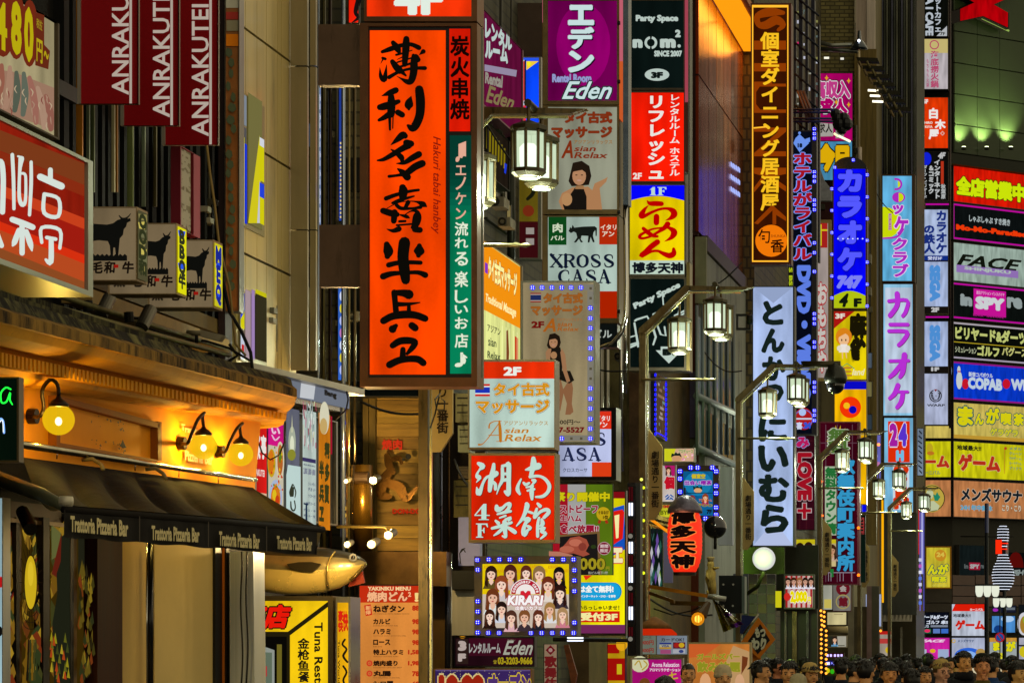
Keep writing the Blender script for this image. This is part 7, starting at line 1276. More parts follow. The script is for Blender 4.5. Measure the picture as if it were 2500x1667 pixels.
s.t('み', (1944, 1066, 1976, 1094), '#b01858', .06, ('#8c9cd8', .04)); s.t('LOVE', (1946, 1104, 1983, 1222), '#981020', .07, ('#b0989c', .035), rot=1); s.e(1960, 1145, 5, 6, '#b0a8a8', 10); s.p([(1958, 1226), (1970, 1226), (1970, 1240), (1982, 1240), (1982, 1252), (1970, 1252), (1970, 1268), (1958, 1268), (1958, 1252), (1945, 1252), (1945, 1240), (1958, 1240)], '#b09c9c'); s.p([(1960, 1228), (1968, 1228), (1968, 1242), (1980, 1242), (1980, 1250), (1968, 1250), (1968, 1266), (1960, 1266), (1960, 1250), (1947, 1250), (1947, 1242), (1960, 1242)], '#981020')
s = sign(Front(56.5), (1926, 652, 1935, 700), 'thin yellow-green lettered strip beside the white sign top', '#0c1008', .1, DARK, 1, 1, 'strip_sign'); s.t('S BS', (1926, 653, 1935, 698), '#a8b818', .05, rot=1)
# --- steel scaffold and tubes between
r = thing('steel_scaffold', 'dark blue-lit steel lattice tower beside the dining sign', 'scaffold', P(1965, 330, 62)); nb = paint('#1c2030', .4, .5, .3, 3); D = 60  # frame painted dark blue
for x, w_ in ((1938, 5), (1950, 9), (1966, 6), (1980, 9), (1996, 5)): b = MB(); b.box(P(x, 640, D), P(x + w_, -30 if x < 1970 else (0 if x < 1990 else 60), D + .2), nb); b.build('upright', r)
for i in range(9): y = -10 + i * 38; rod([P(1940, y, D - .02), P(2000, y + 50, D - .02)], .02, nb, 'brace', r, 5)
for y in (268, 275, 290, 297): rod([P(1936, y, D - .3), P(2036 - (y % 4) * 3, y, D - .3)], .022, paint('#242c60', .3, .6), 'rail', r, 6)
for i in range(26): x = RNG.choice((1942, 1946, 1960, 1974, 1992)); y = RNG.uniform(20, 290); b = MB(); b.box(P(x, y, D + .3), P(x + RNG.uniform(3, 8), y - RNG.uniform(3, 9), D + .32), lit(RNG.choice(['#a8a89c', '#d82870', '#8c8a50', '#c8c8d8', '#60706c']), .8)); b.build('lit_window', r)
for i in range(3): rod([P(1948 + i * 7, 222, D - .1), P(1975 + i * 8, 300, D - .1)], .03, paint('#6c5450', .4, .5), 'pipe', r, 6)
r = thing('sign_floodlights', 'cluster of dark floodlights and bright tubes over the recruiting billboard', 'lights', P(2050, 310, 72)); D = 72
rod([P(1998, 104, D), P(2032, 112, D), P(2080, 110, D)], .05, paint('#7c8078', .3, .7), 'arm', r, 6); rod([P(1998, 120, D), P(2094, 126, D)], .05, paint('#4c504c', .3, .7), 'arm', r, 6)
b = MB(); c = P(2098, 108, D); b.lathe((c.x, D, 0), [(.19, Zof(121, D)), (.17, Zof(114, D)), (.1, Zof(102, D)), (.05, Zof(98, D)), (.035, Zof(76, D))], paint('#1c2c38', .2, .6, coat=1), 16); b.build('shade_lamp', r, True); b = MB(); b.ball(P(2097, 100, D - .14), .03, lit('#f0f4ff', 4), 8, 6); b.build('glint', r)
for (x0, y0, x1, y1, c, e) in ((2042, 305, 2064, 320, '#a8f020', 1.6), (2036, 326, 2046, 333, '#e8e8b0', 1.5), (2047, 332, 2076, 346, '#f0f0c0', 1.8), (2066, 293, 2075, 294, '#c0d020', 1), (2119, 221, 2144, 222, '#fff8d8', 2.2), (2124, 234, 2150, 235, '#fff8d8', 2.2), (2130, 248, 2156, 249, '#fff8d8', 2.2), (2012, 142, 2024, 142, '#e0dcc8', 1.4), (2052, 144, 2060, 144, '#d8d4c8', 1.2)):
    b = MB(); b.tube([P(x0, y0, D), P(x1, y1, D)], .024, lit(c, e), 8); b.build('light_tube', r)
for i in range(7): x = 2090 + i * 13; y = 140 + i * 20; b = MB(); b.prism([P(x, y, D + .1), P(x + 52, y + 2, D + .1), P(x + 56, y + 12, D + .1), P(x + 4, y + 10, D + .1)][::-1], (0, .25, 0), paint('#242214', .6)); b.build('louvre', r); rod([P(x + 6, y + 10, D), P(x + 14, y + 26, D)], .03, paint('#6c5c40', .5), 'strut', r, 5); rod([P(x + 26, y + 10, D), P(x + 34, y + 26, D)], .03, paint('#5c5434', .5), 'strut', r, 5)
for i in range(6): x = 2040 + i * 5; b = MB(); b.ball(P(x, 278 + (i * 13) % 40, D - .1), .12 + .02 * (i % 3), paint('#16181c', .4, .3), 8, 6); b.build('floodlight_head', r)
# --- billboards on the pale brick building
s = sign(Front(75.2), (2002, 180, 2081, 344), 'magenta recruiting billboard with big outlined pink kanji', '#a80060', .1, DARK, 1, 1, 'billboard')
s.t('高収入', (1986, 196, 2076, 242), '#b83880', .06, [('#20080c', .11), ('#e0d4d8', .055)]); s.t('求人', (2000, 240, 2070, 278), '#a80060', .07, [('#20080c', .11), ('#e0d8d8', .06)]); s.poly([(2000, 300), (2034, 303), (2034, 333), (2000, 334)], '#a09c94'); s.t('求人', (1998, 302, 2032, 325), '#181410', .02); s.r(2040, 300, 2060, 338, '#8c8884')
for x, y in ((2018, 191), (2072, 198), (2042, 250), (2072, 256)): s.p([(x, y - 7), (x + 2, y - 2), (x + 5, y), (x + 2, y + 2), (x, y + 7), (x - 2, y + 2), (x - 5, y), (x - 2, y - 2)], '#d8a018')
s = sign(Front(75.2), (1994, 346, 2080, 440), 'light blue billboard with chunky yellow kanji outlined in black', '#4890b8', .1, DARK, 1, 1, 'billboard'); s.t('今日', (1994, 350, 2074, 420), '#d8a808', .1, ('#141004', .06))
s = sign(Front(77.5), (1968, -90, 2084, 54), 'pale portrait billboard showing long brown curls at the top edge', '#a8a07c', .2, BLACK, (0, 0, 0, 26), .85, 'billboard')
for q in range(8): s.k((0, 0), 1, [[(2072 - q * 1.3, -10, 3), (2066 + q, 20, 4), (2075 - q * 3, 34, 3), (2062 - q * 3, 52, 2)]], ('#5c3828', '#7c5038', '#482c20')[q % 3])
sq(Front(76.6), (1998, 56, 2088, 110), paint('#101a14', .2, .3, .3, 3, stretch=(6, 1, .3)), .1, 'dark_glass', b7)
r = thing('white_tarpaulin', 'white crumpled sheet and clutter between the blue karaoke sign and the DVD sign', 'sheet', P(2014, 490, 74)); b = MB(); b.prism([P(1996, 395, 74), P(2012, 440, 74), P(2030, 462, 74), P(2030, 490, 74), P(1996, 490, 74)][::-1], (0, .2, 0), paint('#9094a0', .6, 0, .3, 6)); b.build('sheet', r)
sq(Front(75.9), (1994, 440, 2034, 560), paint('#3c1c1c', .5, .1, .3, 3), .05, 'wall_panel', b7)
s = sign(Front(70.0), (1996, 545, 2022, 922), 'pale upright poster framed in dotted beige beside the blue karaoke sign', '#a89a94', .1, paint('#a8945c', .5), (0, 8, 7, 8), .9, 'poster'); s.r(1996, 545, 2020, 605, '#a8201c'); s.r(1996, 560, 2020, 564, '#d8c818'); s.r(2003, 548, 2006, 600, '#d8c818'); s.v('おもちや', (1996, 690, 2018, 910), '#c8c0b8', .05, ('#b01820', .06))
for y in range(545, 925, 10): s.e(2025, y, 1.3, 1.3, '#6c5c30', 6)
# --- karaoke 747
s = sign(Front(66.0), (2036, 412, 2113, 752), 'blue lit karaoke sign with a rounded top, 747 and lights down both sides', '#0404fa', .3, paint('#4c1c2c', .4), (3, 0, 4, 2), 1, 'blade_sign')
b = MB(); pts = [P(2074.5 + 41 * math.cos(math.radians(a)), 413 - 30 * math.sin(math.radians(a)), 65.98) for a in range(0, 181, 12)]; b.prism(pts, (0, .3, 0), paint('#14202c', .2, .4, coat=1)); b.build('dome_top', s.root)
lb = '#5458ff'; kb = ('#0404a0', .04)
for ch, y0, y1 in (('カ', 414, 470), ('ラ', 478, 533), ('オ', 538, 596), ('ケ', 604, 662)): s.t(ch, (2044, y0, 2105, y1), lb, .07, kb)
s.t('747', (2042, 672, 2106, 705), '#7c80f0', .08, sh=.2); s.p([(2036, 752), (2036, 722)] + [(2036 + 77 * i / 10, 722 - 12 * math.sin(math.pi * i / 10)) for i in range(1, 10)] + [(2113, 722), (2113, 752)], '#b0c010'); s.t('4', (2048, 716, 2072, 750), '#10180c', .05, sh=.3); s.t('F', (2084, 728, 2104, 750), '#10180c', .07)
for i in range(6): s.e(2046 + i * 12, 583, 2, 1.6, '#e8f0ff', 8)
leds(s, [(2031, y) for y in (461, 514, 568, 621, 674, 727)] + [(2117, y) for y in (427, 481, 534, 587, 640, 694, 747)] + [(2083, 391), (2038, 409)], 9)
s = sign(Front(66.2), (2036, 760, 2115, 926), 'yellow mahjong sign with black kanji and a small cartoon girl', '#e0c808', .3, paint('#6c5c20', .4), 2, 1, 'blade_sign')
s.p([(2036, 760), (2086, 760), (2036, 802)], '#a81410'); s.t('3F', (2039, 765, 2063, 778), '#e0d8c8', .05); s.v('麻雀', (2076, 768, 2112, 886), '#181404', .08)
s.e(2060, 822, 20, 22, '#d88018', 16); s.e(2060, 828, 13, 15, '#e8b888', 14); s.p([(2046, 824), (2052, 808), (2068, 806), (2075, 822), (2064, 814)], '#d88018'); s.p([(2052, 840), (2068, 840), (2072, 860), (2048, 860)], '#e8e0d8'); s.e(2049, 850, 6, 7, '#e0d8c8', 8); s.e(2070, 850, 6, 7, '#e0d8c8', 8); s.p([(2055, 860), (2058, 860), (2058, 876), (2056, 876)], '#e8b888'); s.p([(2064, 860), (2067, 860), (2068, 874), (2066, 874)], '#e8b888')
for q in (-5, 5): s.e(2060 + q, 830, 1.6, 3, '#3c1408', 8)
s.line([(2050, 900), (2068, 887), (2086, 900)], 2, '#58a058'); s.t('E', (2056, 896, 2080, 918), '#b86c30', .0); s.t('land', (2080, 900, 2112, 916), '#e8e0b0', .02, sh=.3)
s = sign(Front(66.8), (2038, 930, 2115, 1230), 'amber sign with a red disc holding a yellow and a blue dot', '#f0b404', .2, paint('#6c5c20', .4), 1, 1, 'blade_sign')
s.r(2038, 930, 2115, 950, '#0808c0'); s.e(2076, 994, 26, 26, '#f03404', 26); s.e(2067, 990, 8, 8, '#f0b818', 14); s.e(2082, 1000, 9.5, 9.5, '#0808b0', 14)
s = sign(Front(70.0), (2040, 1229, 2115, 1252), 'strip of blue lit panel below the amber sign', '#0408d8', .2, DARK, 1, 1, 'blade_sign')
# --- maroon guide sign
s = sign(Front(62.0), (2003, 1032, 2093, 1424), 'maroon free guide sign with a blue kanji column and orange bulbs', '#3c0414', .25, paint('#5c2430', .4, .3), (3, 3, 6, 3), 1, 'blade_sign')
for x in (2015, 2043, 2080): s.r(x, 1036, x + 2, 1420, '#5c3c48')
s.r(2003, 1080, 2093, 1082, '#5c3c48')
for i in range(14): q = i / 14 * 6.283; s.p([(2046 + 14 * math.cos(q - .2), 1076 + 22 * math.sin(q - .2)), (2046 + 29 * math.cos(q), 1076 + 40 * math.sin(q)), (2046 + 14 * math.cos(q + .2), 1076 + 22 * math.sin(q + .2))], '#c8a810')
s.v('無料', (2024, 1046, 2070, 1106), '#48682c', .04, ('#b0b8a0', .06)); s.r(2014, 1138, 2042, 1306, '#a4b098'); s.v('無料タウン情', (2016, 1140, 2041, 1304), '#206830', .05); s.v('歌舞伎町案内所', (2046, 1118, 2084, 1394), '#3090c0', .05, ('#1c0814', .05)); s.r(2006, 1396, 2088, 1398, '#8c7c8c'); s.t('！', (2026, 1388, 2036, 1408), '#1c7030', .05)
for x in (2022, 2028, 2050, 2058, 2078): s.r(x, 1398, x + 1.5, 1418, '#8c7c8c')
for x, y in ((2006, 1175), (2007, 1258), (2096, 1288), (2096, 1403)): b = MB(); b.ball(P(x, y, 61.9), .028, lit('#ff6a10', 3), 8, 6); b.build('bulb', s.root)
s = sign(Front(68), (2098, 1258, 2112, 1420), 'dark green vertical sign with red letters behind the guide sign', '#0c1c14', .1, DARK, 1, .8, 'blade_sign'); s.t('STITE', (2100, 1262, 2110, 1304), '#a83838', .03, rot=1)
# below it
s = sign(Front(63), (2034, 1428, 2077, 1490), 'grey board with maroon and pale circled kanji below the guide sign', '#807c74', .1, paint('#5c2028', .5), (1, 0, 1, 2), .8, 'name_board'); s.e(2058, 1436, 17, 17, '#6c1420', 18); s.t('会', (2050, 1428, 2067, 1444), '#b0a8a0', .05); s.ring(2058, 1468, 15, 18, '#a8985c', 18); s.t('館', (2047, 1456, 2070, 1480), '#6c1824', .06)
s = sign(Front(64), (2010, 1428, 2032, 1487), 'pale lit panel with a yellow lower glow beside the circled-kanji board', '#a8a898', .1, DARK, 1, .9, 'light_panel'); s.p([(2012, 1462), (2030, 1462), (2030, 1484), (2012, 1484)], '#c8b858')
s = sign(Front(66), (2020, 1494, 2066, 1524), 'cream lit shop board above a rolled awning', '#c8bc88', .1, DARK, 1, 1, 'shop_board'); s.r(2036, 1498, 2058, 1499.5, '#8c8058')
b = MB(); b.tube([P(2022, 1536, 66), P(2070, 1536, 66)], .07, paint('#b8ac80', .6), 12); tag(b.build('rolled_awning', None, True), 'cream rolled-up awning under the cream shop board', 'awning')
s = sign(Front(66.5), (2022, 1552, 2066, 1578), 'small lit poster with a person in light blue above the crowd', '#a8a494', .1, paint('#a8a084', .5), 2, .9, 'poster'); s.r(2022, 1552, 2044, 1578, '#24261c'); s.face(2038, 1560, 16, '#2c2018', '#68a0c8'); s.r(2046, 1574, 2062, 1576, '#484838')
s = sign(Front(64.5), (2014, 1594, 2060, 1604), 'thin red LED ticker with white-violet letters above the crowd', '#38080c', .1, DARK, 1, 1, 'ticker_sign'); 
for x in (2018, 2026, 2036, 2044, 2052): s.r(x, 1596, x + 5, 1602, lit('#c8b8ff', 1.6))
s = sign(Front(64.5), (2014, 1612, 2040, 1624), 'blue and red flashing LED board low behind the heads', '#101058', .1, DARK, 1, 1, 'ticker_sign'); s.r(2018, 1615, 2026, 1622, lit('#b8b8ff', 1.8)); s.r(2030, 1615, 2036, 1622, lit('#8888ff', 1.8))
s = sign(Front(64), (2014, 1628, 2040, 1648), 'small green and yellow lit display behind the heads', '#282808', .1, DARK, 1, .9, 'ticker_sign'); s.e(2022, 1636, 4, 6, '#d8d010'); s.e(2032, 1638, 5, 6, '#30b818')
r = thing('bulb_garland', 'double string of warm orange bulbs above the crowd by the lamp post', 'lights', P(2010, 1640, 57)); 
for i in range(14):
    y = 1490 + i * 11.5
    for x in ((2005, 2017) if i > 3 else (2004 + i, 2012)): b = MB(); b.ball(P(x, y + (3 if x > 2010 else 0), 57), .022, lit('#ff9a30', 2.6), 8, 6); b.build('bulb', r)
rod([P(2008, 1660, 57.1), P(2008, 1488, 57.1)], .01, DARK, 'wire', r, 4)
sq(Front(75.5), (2003, 1480, 2140, 1690), paint('#4c4430', .6, 0, .3, 3), .2, 'shop_wall', b7)
for x0, x1, c in ((2070, 2084, '#6c6450'), (2116, 2128, '#6c5450'), (2128, 2146, '#3a3420')): sq(Front(74.5), (x0, 1430, x1, 1680), paint(c, .4, .2, .3, 3), .1, 'pillar', b7)
# --- light-blue karaoke column
cK = 84.5; KF = paint('#4c3c30', .5)
s = sign(Front(cK), (2155, 430, 2226, 686), 'light blue sign with purple katakana and a yellow disc, top of the karaoke column', '#60b0dc', .35, KF, (2, 4, 8, 3), 1, 'blade_sign', 'sign', 'light-blue karaoke column')
pu = '#a828b8'; po = ('#e0d0e8', .05)
s.p([(2155, 505)] + [(2155 + 46 * math.cos(math.radians(a)), 544 - 39 * math.sin(math.radians(a))) for a in range(80, -91, -14)] + [(2155, 583)], '#c8d808')
s.ring(2188, 450, 10, 15, pu, 18, -110, 110); s.e(2192, 450, 6, 8, '#c8d808', 10, -90, 90); s.e(2194, 482, 16, 13, pu, 20); s.e(2194, 482, 12, 11, '#c8d808', 12, -90, 90); s.t('ッ', (2179, 500, 2206, 524), pu, .05, po); s.t('ケ', (2183, 528, 2218, 575), pu, .04, po); s.k((0, 0), 1, [[(2205, 560, 5), (2190, 578, 5), (2156, 582, 4)]], pu); s.v('クラブ', (2178, 580, 2216, 678), pu, .04, po); s.t('KOROKKE', (2169, 522, 2177, 562), pu, .05, rot=1)
s = sign(Front(cK), (2157, 694, 2228, 1014), 'white karaoke sign with slanting purple katakana in a light blue border', '#8cc4e4', .35, KF, (2, 2, 8, 2), 1, 'blade_sign', 'sign', 'light-blue karaoke column')
s.r(2161, 702, 2226, 1008, lit('#b8c8dc', 1, True))
KK = {'カ': [[(2170, 735, 9), (2214, 733, 9), (2212, 758, 10), (2204, 771, 9)], [(2190, 717, 13), (2190, 745, 12), (2173, 770, 12)]], 'ラ': [[(2173, 792, 9), (2216, 792, 9)], [(2170, 808, 9), (2214, 810, 10), (2206, 830, 11), (2194, 842, 10)]], 'オ': [[(2172, 881, 8), (2218, 880, 8)], [(2208, 866, 14), (2204, 905, 13), (2197, 920, 9)], [(2202, 885, 10), (2185, 908, 12), (2172, 920, 9)]], 'ケ': [[(2192, 940, 12), (2184, 960, 12), (2172, 972, 9)], [(2186, 956, 7), (2216, 956, 7)], [(2204, 958, 11), (2200, 980, 12), (2190, 994, 10)]]}
for q in KK.values(): s.k((0, 0), 1, q, '#a8189c', 1, 1.5) if False else None; s.k((0, 0), 1, q, '#701060', 1.2, 1.6); s.k((0, 0), 1, q, '#b430d0')
s = sign(Front(cK), (2159, 1020, 2229, 1250), 'light blue sign with 24H OPEN in a red panel, bottom of the karaoke column', '#78b8dc', .35, KF, (2, 2, 8, 2), 1, 'blade_sign', 'sign', 'light-blue karaoke column')
s.r(2168, 1028, 2221, 1128, '#d82c08'); s.t('2', (2171, 1032, 2192, 1090), '#a01c9c', .07, ('#e0dce8', .04)); s.t('4', (2193, 1032, 2215, 1090), '#5830c8', .07, ('#e0dce8', .04)); s.t('H', (2187, 1098, 2207, 1126), '#70b8e0', .1); s.r(2180, 1130, 2220, 1244, '#c8d4dc')
s.v('OPEN', (2184, 1132, 2216, 1242), '#d03008', .1)
# oblique sliver signs right of the column
s = sign(Front(92), (2240, 1046, 2254, 1160), 'white oblique sign edge with black marks beside the karaoke column', '#7c8ca0', .1, DARK, 1, .9, 'blade_sign')
for i in range(9): s.line([(2242 + RNG.uniform(0, 3), 1052 + i * 12), (2250, 1058 + i * 12)], 3, '#181c24')
s = sign(Front(84), (2120, 1062, 2150, 1212), 'violet and pink board seen at an angle behind two lanterns', '#6c6cc0', .1, DARK, 1, .9, 'billboard'); s.p([(2122, 1120), (2148, 1128), (2148, 1150), (2122, 1140)], '#c078a8'); s.t('D', (2135, 1106, 2143, 1120), '#b8b8d8', .03); b = MB(); b.ball(P(2145, 1085, 83.9), .04, lit('#ff8040', 3), 8, 6); b.build('bulb', s.root)
b = MB(); b.box(P(2152, 1470, 84.5), P(2157, 1220, 84.6), lit('#f0a808', 1.1)); tag(b.build('neon_line', None), 'long upright yellow neon line behind the lamp posts', 'neon light')
s = sign(Front(88), (2184, 1262, 2203, 1402), 'violet and pink striped billboard under the karaoke column', '#7c80c0', .1, STEEL, 1, .95, 'billboard')
for i in range(5): s.r(2185 + i * 4, 1266, 2186.5 + i * 4, 1400, '#a8b0e0')
s.r(2184, 1318, 2203, 1350, '#c83c90'); s.r(2184, 1326, 2203, 1336, '#d8a0c8')
s = sign(Front(88), (2207, 1258, 2231, 1440), 'white and orange poster billboard right of the striped one', '#a094a0', .1, STEEL, 2, .95, 'billboard'); s.r(2207, 1258, 2231, 1380, '#8c5c54'); s.p([(2210, 1270), (2228, 1280), (2226, 1330), (2212, 1340)], '#c07850'); s.r(2214, 1345, 2228, 1385, '#a89090'); s.v('秋祭', (2212, 1390, 2227, 1432), '#c04838', .05)
r = thing('neon_corner_column', 'slim corner column striped with violet, white and red light', 'column', P(2250, 1490, 100)); D = 100
for x0, x1, y0, y1, c in ((2242, 1.2, 1240, 1352, '#c82838'), (2245, 1.5, 1250, 1490, '#6c60c0'), (2249, 3, 1245, 1400, '#a8a8e8'), (2254, 1.5, 1240, 1490, '#4848a0')): b = MB(); b.box(P(x0, y1, D), P(x0 + x1 * 1.6, y0, D + .1), lit(c, .9)); b.build('light_strip', r)
for i in range(8): b = MB(); b.box(P(2243, 1370 + i * 15, D - .05), P(2250, 1362 + i * 15, D), lit(('#d0d0e8', '#c860c0', '#e8e8f0', '#6080e0')[i % 4], .9)); b.build('lit_tile', r)
s = sign(Front(80), (2109, 1450, 2151, 1528), 'pale lilac lit board hanging above the crowd', '#98a4c8', .12, paint('#8c8c8c', .5), 1, 1, 'billboard')
for i in range(6): s.r(2112 + i * 6, 1462, 2114 + i * 6, 1522, ('#c0a8c8', '#a8b8d8', '#b8a0b8')[i % 3])
for (x0, x1, y0, y1, c, nm) in ((2168, 2240, 1464, 1482, '#98988c', 'white pleated shop canopy, upper'), (2150, 2226, 1494, 1516, '#a8a494', 'white pleated shop canopy, lower')):
    r = thing('shop_canopy', nm, 'canopy', P((x0 + x1) / 2, y1, 89)); b = MB()
    for i in range(16): xa = x0 + (x1 - x0) * i / 16; b.prism([P(xa, y0, 89 + .05 * (i % 2)), P(xa + (x1 - x0) / 16, y0, 89 + .05 * ((i + 1) % 2)), P(xa + (x1 - x0) / 16, y1, 88.8), P(xa, y1, 88.8)][::-1], (0, .08, 0), paint(c, .6))
    b.build('pleats', r)
sq(Front(91), (2150, 1440, 2236, 1690), paint('#3c3828', .6, 0, .3, 2), .2, 'shop_front', b8); sq(Front(90.5), (2198, 1530, 2203, 1660), paint('#a8a89c', .2, .8), .1, 'silver_post', b8)
for i, (x, y, lab) in enumerate(((2112, 1574, 'left round orange lantern over the crowd'), (2131, 1571, 'right round orange lantern over the crowd'), (2097, 1578, 'small round orange lantern, leftmost of three'))):
    r = thing('round_lantern', lab, 'lantern', P(x, y + 7, 78), 'round orange lanterns'); b = MB(); b.ball(P(x, y, 78), (6.5 - i * 1.2) * 78 / F, lit('#ffa838', 1.3), 14, 10); b.build('shade', r, True); rod([P(x, y - 6, 78), P(x, y - 16, 78)], .01, BLACK, 'hook', r, 4)
for i, (x, y) in enumerate(((2111, 1543), (2140, 1537), (2150, 1539))): b = MB(); b.ball(P(x, y, 77), .03, lit('#ff8c20', 2.5), 8, 6); tag(b.build('orange_bulb', None), ('single orange bulb above the left round lantern', 'orange bulb left of its twin near the red poster', 'orange bulb right of its twin near the red poster')[i], 'light', 'orange bulbs')
s = sign(Front(82), (2148, 1540, 2176, 1600), 'red, white and yellow poster low behind the crowd', '#a89c8c', .08, DARK, 1, .9, 'poster'); s.r(2148, 1540, 2176, 1548, '#b82018'); s.r(2148, 1558, 2176, 1570, '#b83c38'); s.e(2168, 1586, 7, 8, '#d0b018', 10)
# --- upright column of shop signs
cS = 130.0; gS = 'white and coloured signs in the far upright column'; SF = paint('#34302c', .5, .3)
def far(y0, y1, lab, bg, **k): return sign(Front(cS), (k.get('x0', 2252), y0, k.get('x1', 2314), y1), lab, bg, .5, SF, 1.5, 1, 'blade_sign', 'sign', gS)
s = far(-70, 89, 'black internet cafe sign at the top of the far column', '#0a0c08'); s.t('TOMA I CAFE', (2259, -60, 2279, 88), '#b0b8c0', .05, rot=1); s.v('インターネットカフェ', (2282, -90, 2298, 80), '#b0b8c0', .04); s.p([(2312, 64), (2312, 89), (2286, 89)], '#b0b4b8'); s.t('7F', (2295, 79, 2308, 87), '#30302c', .03)
s = far(96, 218, 'pale yellow and lilac hot pot sign in the far column', '#b4acb0'); s.r(2252, 96, 2314, 130, '#c0b070'); s.ring(2281, 110, 9, 11.5, '#b03860', 18); s.v('海底撈火鍋', (2273, 125, 2291, 215), '#b04468', .03); s.v('もちもち火鍋', (2262, 144, 2268, 214), '#a85c78', .02)
s = far(239, 362, 'red-orange izakaya sign with white kanji and 5F', '#e03804'); s.t('5F', (2254, 243, 2266, 254), '#e0d8d0', .06); s.t('白', (2268, 264, 2290, 291), '#e8e4e0', .05); s.t('木', (2282, 292, 2309, 316), '#e8e4e0', .05); s.t('屋', (2267, 316, 2293, 341), '#e8e4e0', .05); s.t('SHiRO', (2253, 297, 2277, 303), '#e0d4c8', .04); s.t('KiYA', (2258, 307, 2277, 313), '#e0d4c8', .04); s.ring(2301, 326, 3, 6, '#d8a898', 4)
s = far(371, 488, 'black 4F internet and comic sign with a blue disc', '#0c0c0a'); s.e(2262, 388, 12, 16, '#1020d0', 16); s.t('4F', (2290, 372, 2309, 388), '#b8b8b8', .05, sh=.3); s.v('インターネット', (2281, 390, 2295, 486), '#b8bcbc', .05); s.v('＆コミック', (2267, 404, 2280, 474), '#b8bcbc', .05); s.v('ダーツ・ビリヤード', (2254, 404, 2263, 486), '#b0b4b4', .04); s.r(2297, 394, 2304, 450, '#b03018'); s.v('秋葉原', (2298, 450, 2308, 486), '#a8acac', .04)
s = far(512, 636, 'white sign with navy vertical karaoke lettering and a navy band', '#a8b8d8'); s.v('カラオケ', (2286, 514, 2311, 620), '#182c78', .05); s.v('の鉄人', (2256, 548, 2281, 620), '#182c78', .05); s.r(2252, 624, 2314, 636, '#102c80'); s.t('受付3F', (2265, 626, 2300, 635), '#c0c8e0', .04)
for y0, y1, f0, f1, fl in ((639, 747, 748, 764, '2F'), (785, 893, 894, 908, '1F')):
    s = far(y0, f1, 'white arcade sign with blue outlined letters reading down, marked ' + fl, '#a4b4d8'); s.t('SEGA', (2269, y0 + 8, 2296, y1 - 10), '#4c8cd0', .09, rot=1); s.t('SEGA', (2272, y0 + 12, 2293, y1 - 14), '#a4b8dc', .0, rot=1) if False else None; s.r(2252, f0, 2314, f1, '#14100c'); s.t(fl, (2273, f0 + 2, 2293, f1 - 2), '#b8b8b8', .07)
s = far(912, 1036, 'white sign with a round interlaced emblem and WARP, lowest in the far column', '#a8b0cc'); s.ring(2284, 966, 13, 15.5, '#202028', 24, 110, 430); s.ring(2284, 966, 9, 11, '#202028', 20, 130, 410); s.line([(2274, 958), (2280, 976), (2285, 964), (2290, 976), (2295, 958)], 2.6, '#202028'); s.p([(2280, 950), (2289, 950), (2284, 956)], '#7c2c30'); s.t('WARP', (2263, 986, 2307, 992), '#303038', .03)
# --- stacked signs of the end building: a left face and a right face each
def row(y0, y1, lab, bg, edge=None):
    out = []
    for pl, x0, x1, nm in ((pl_, 2240, 2321, ' (left face)'), (pe, 2328, 2560, '')):
        yy = (y0, y1); s = sign(pl, (x0, yy[0], x1, yy[1]), ('left-hand return of the ' if nm else '') + lab, bg, .4, paint('#1c1418', .4), 2, 1, 'stack_sign', 'sign', 'stacked signs on the corner tower')
        if edge: s.r(x0, yy[0], x1, yy[0] + 4, edge); s.r(x0, yy[1] - 4, x1, yy[1], edge)
        out.append(s)
    return out
a, s = row(400, 491, 'red all-shops-open sign with yellow kanji', '#d81804'); a.r(2240, 400, 2321, 491, '#b8a838'); a.e(2246, 440, 7, 12, '#b858a0'); s.t('全店営業中', (2334, 428, 2504, 476), '#c8e008', .07, ('#20240c', .05))
a, s = row(497, 583, 'black hot pot sign with small red lettering', '#0c1010', '#b80898'); s.t('しゃぶしゃぶ すき焼き', (2366, 524, 2466, 541), '#a8b4b4', .03); s.t('Mo-Mo-Paradise', (2334, 547, 2508, 561), '#e83808', .07); s.r(2328, 497, 2330, 583, '#b80898'); a.t('C', (2243, 512, 2250, 530), '#d84820', .05); a.r(2240, 565, 2250, 571, '#888c88')
a, s = row(592, 684, 'pale FACE SHINJUKU sign with slanting black letters', '#98acA0'); s.t('FACE', (2335, 618, 2495, 648), '#10140c', .03, sh=.35); s.r(2335, 646, 2486, 664, '#8c6cb0'); s.t('SHINJUKU', (2354, 650, 2468, 660), '#a8b8b0', .05); a.p([(2240, 600), (2250, 592), (2240, 612)], '#101810')
a, s = row(690, 776, 'black sign with a pink square between grey letters', '#0c100e', '#b80898'); s.t('in', (2344, 716, 2374, 746), '#8c9898', .08); s.r(2377, 704, 2456, 768, '#c01090'); s.t('SPY', (2381, 722, 2453, 754), '#c8ccd0', .08); s.t('脱出アクション インスパイヤ', (2384, 709, 2452, 718), '#e0a8d0', .02); s.t('re', (2458, 724, 2496, 752), '#8c9898', .07); s.t('BLACK・RAINWAVE', (2376, 765, 2450, 771), '#a81880', .03)
a, s = row(786, 874, 'black billiards and golf sign with yellow-white katakana', '#0a0c08'); s.r(2328, 786, 2560, 790, '#a8a0a8'); s.t('ビリヤード&ダーツ', (2332, 795, 2506, 828), '#b8c070', .05); s.r(2328, 833, 2560, 835, '#b09c20'); s.t('シミュレーション', (2332, 845, 2384, 860), '#a8b090', .03); s.t('ゴルフ', (2386, 842, 2440, 868), '#b8c070', .05); s.t('バグース', (2446, 846, 2508, 868), '#b8b870', .04); s.r(2328, 870, 2560, 874, '#a098a8'); a.r(2240, 832, 2321, 834, '#b09c20'); a.t('4', (2241, 845, 2249, 862), '#c08818', .06); a.t('ク', (2315, 845, 2321, 862), '#c08818', .06)
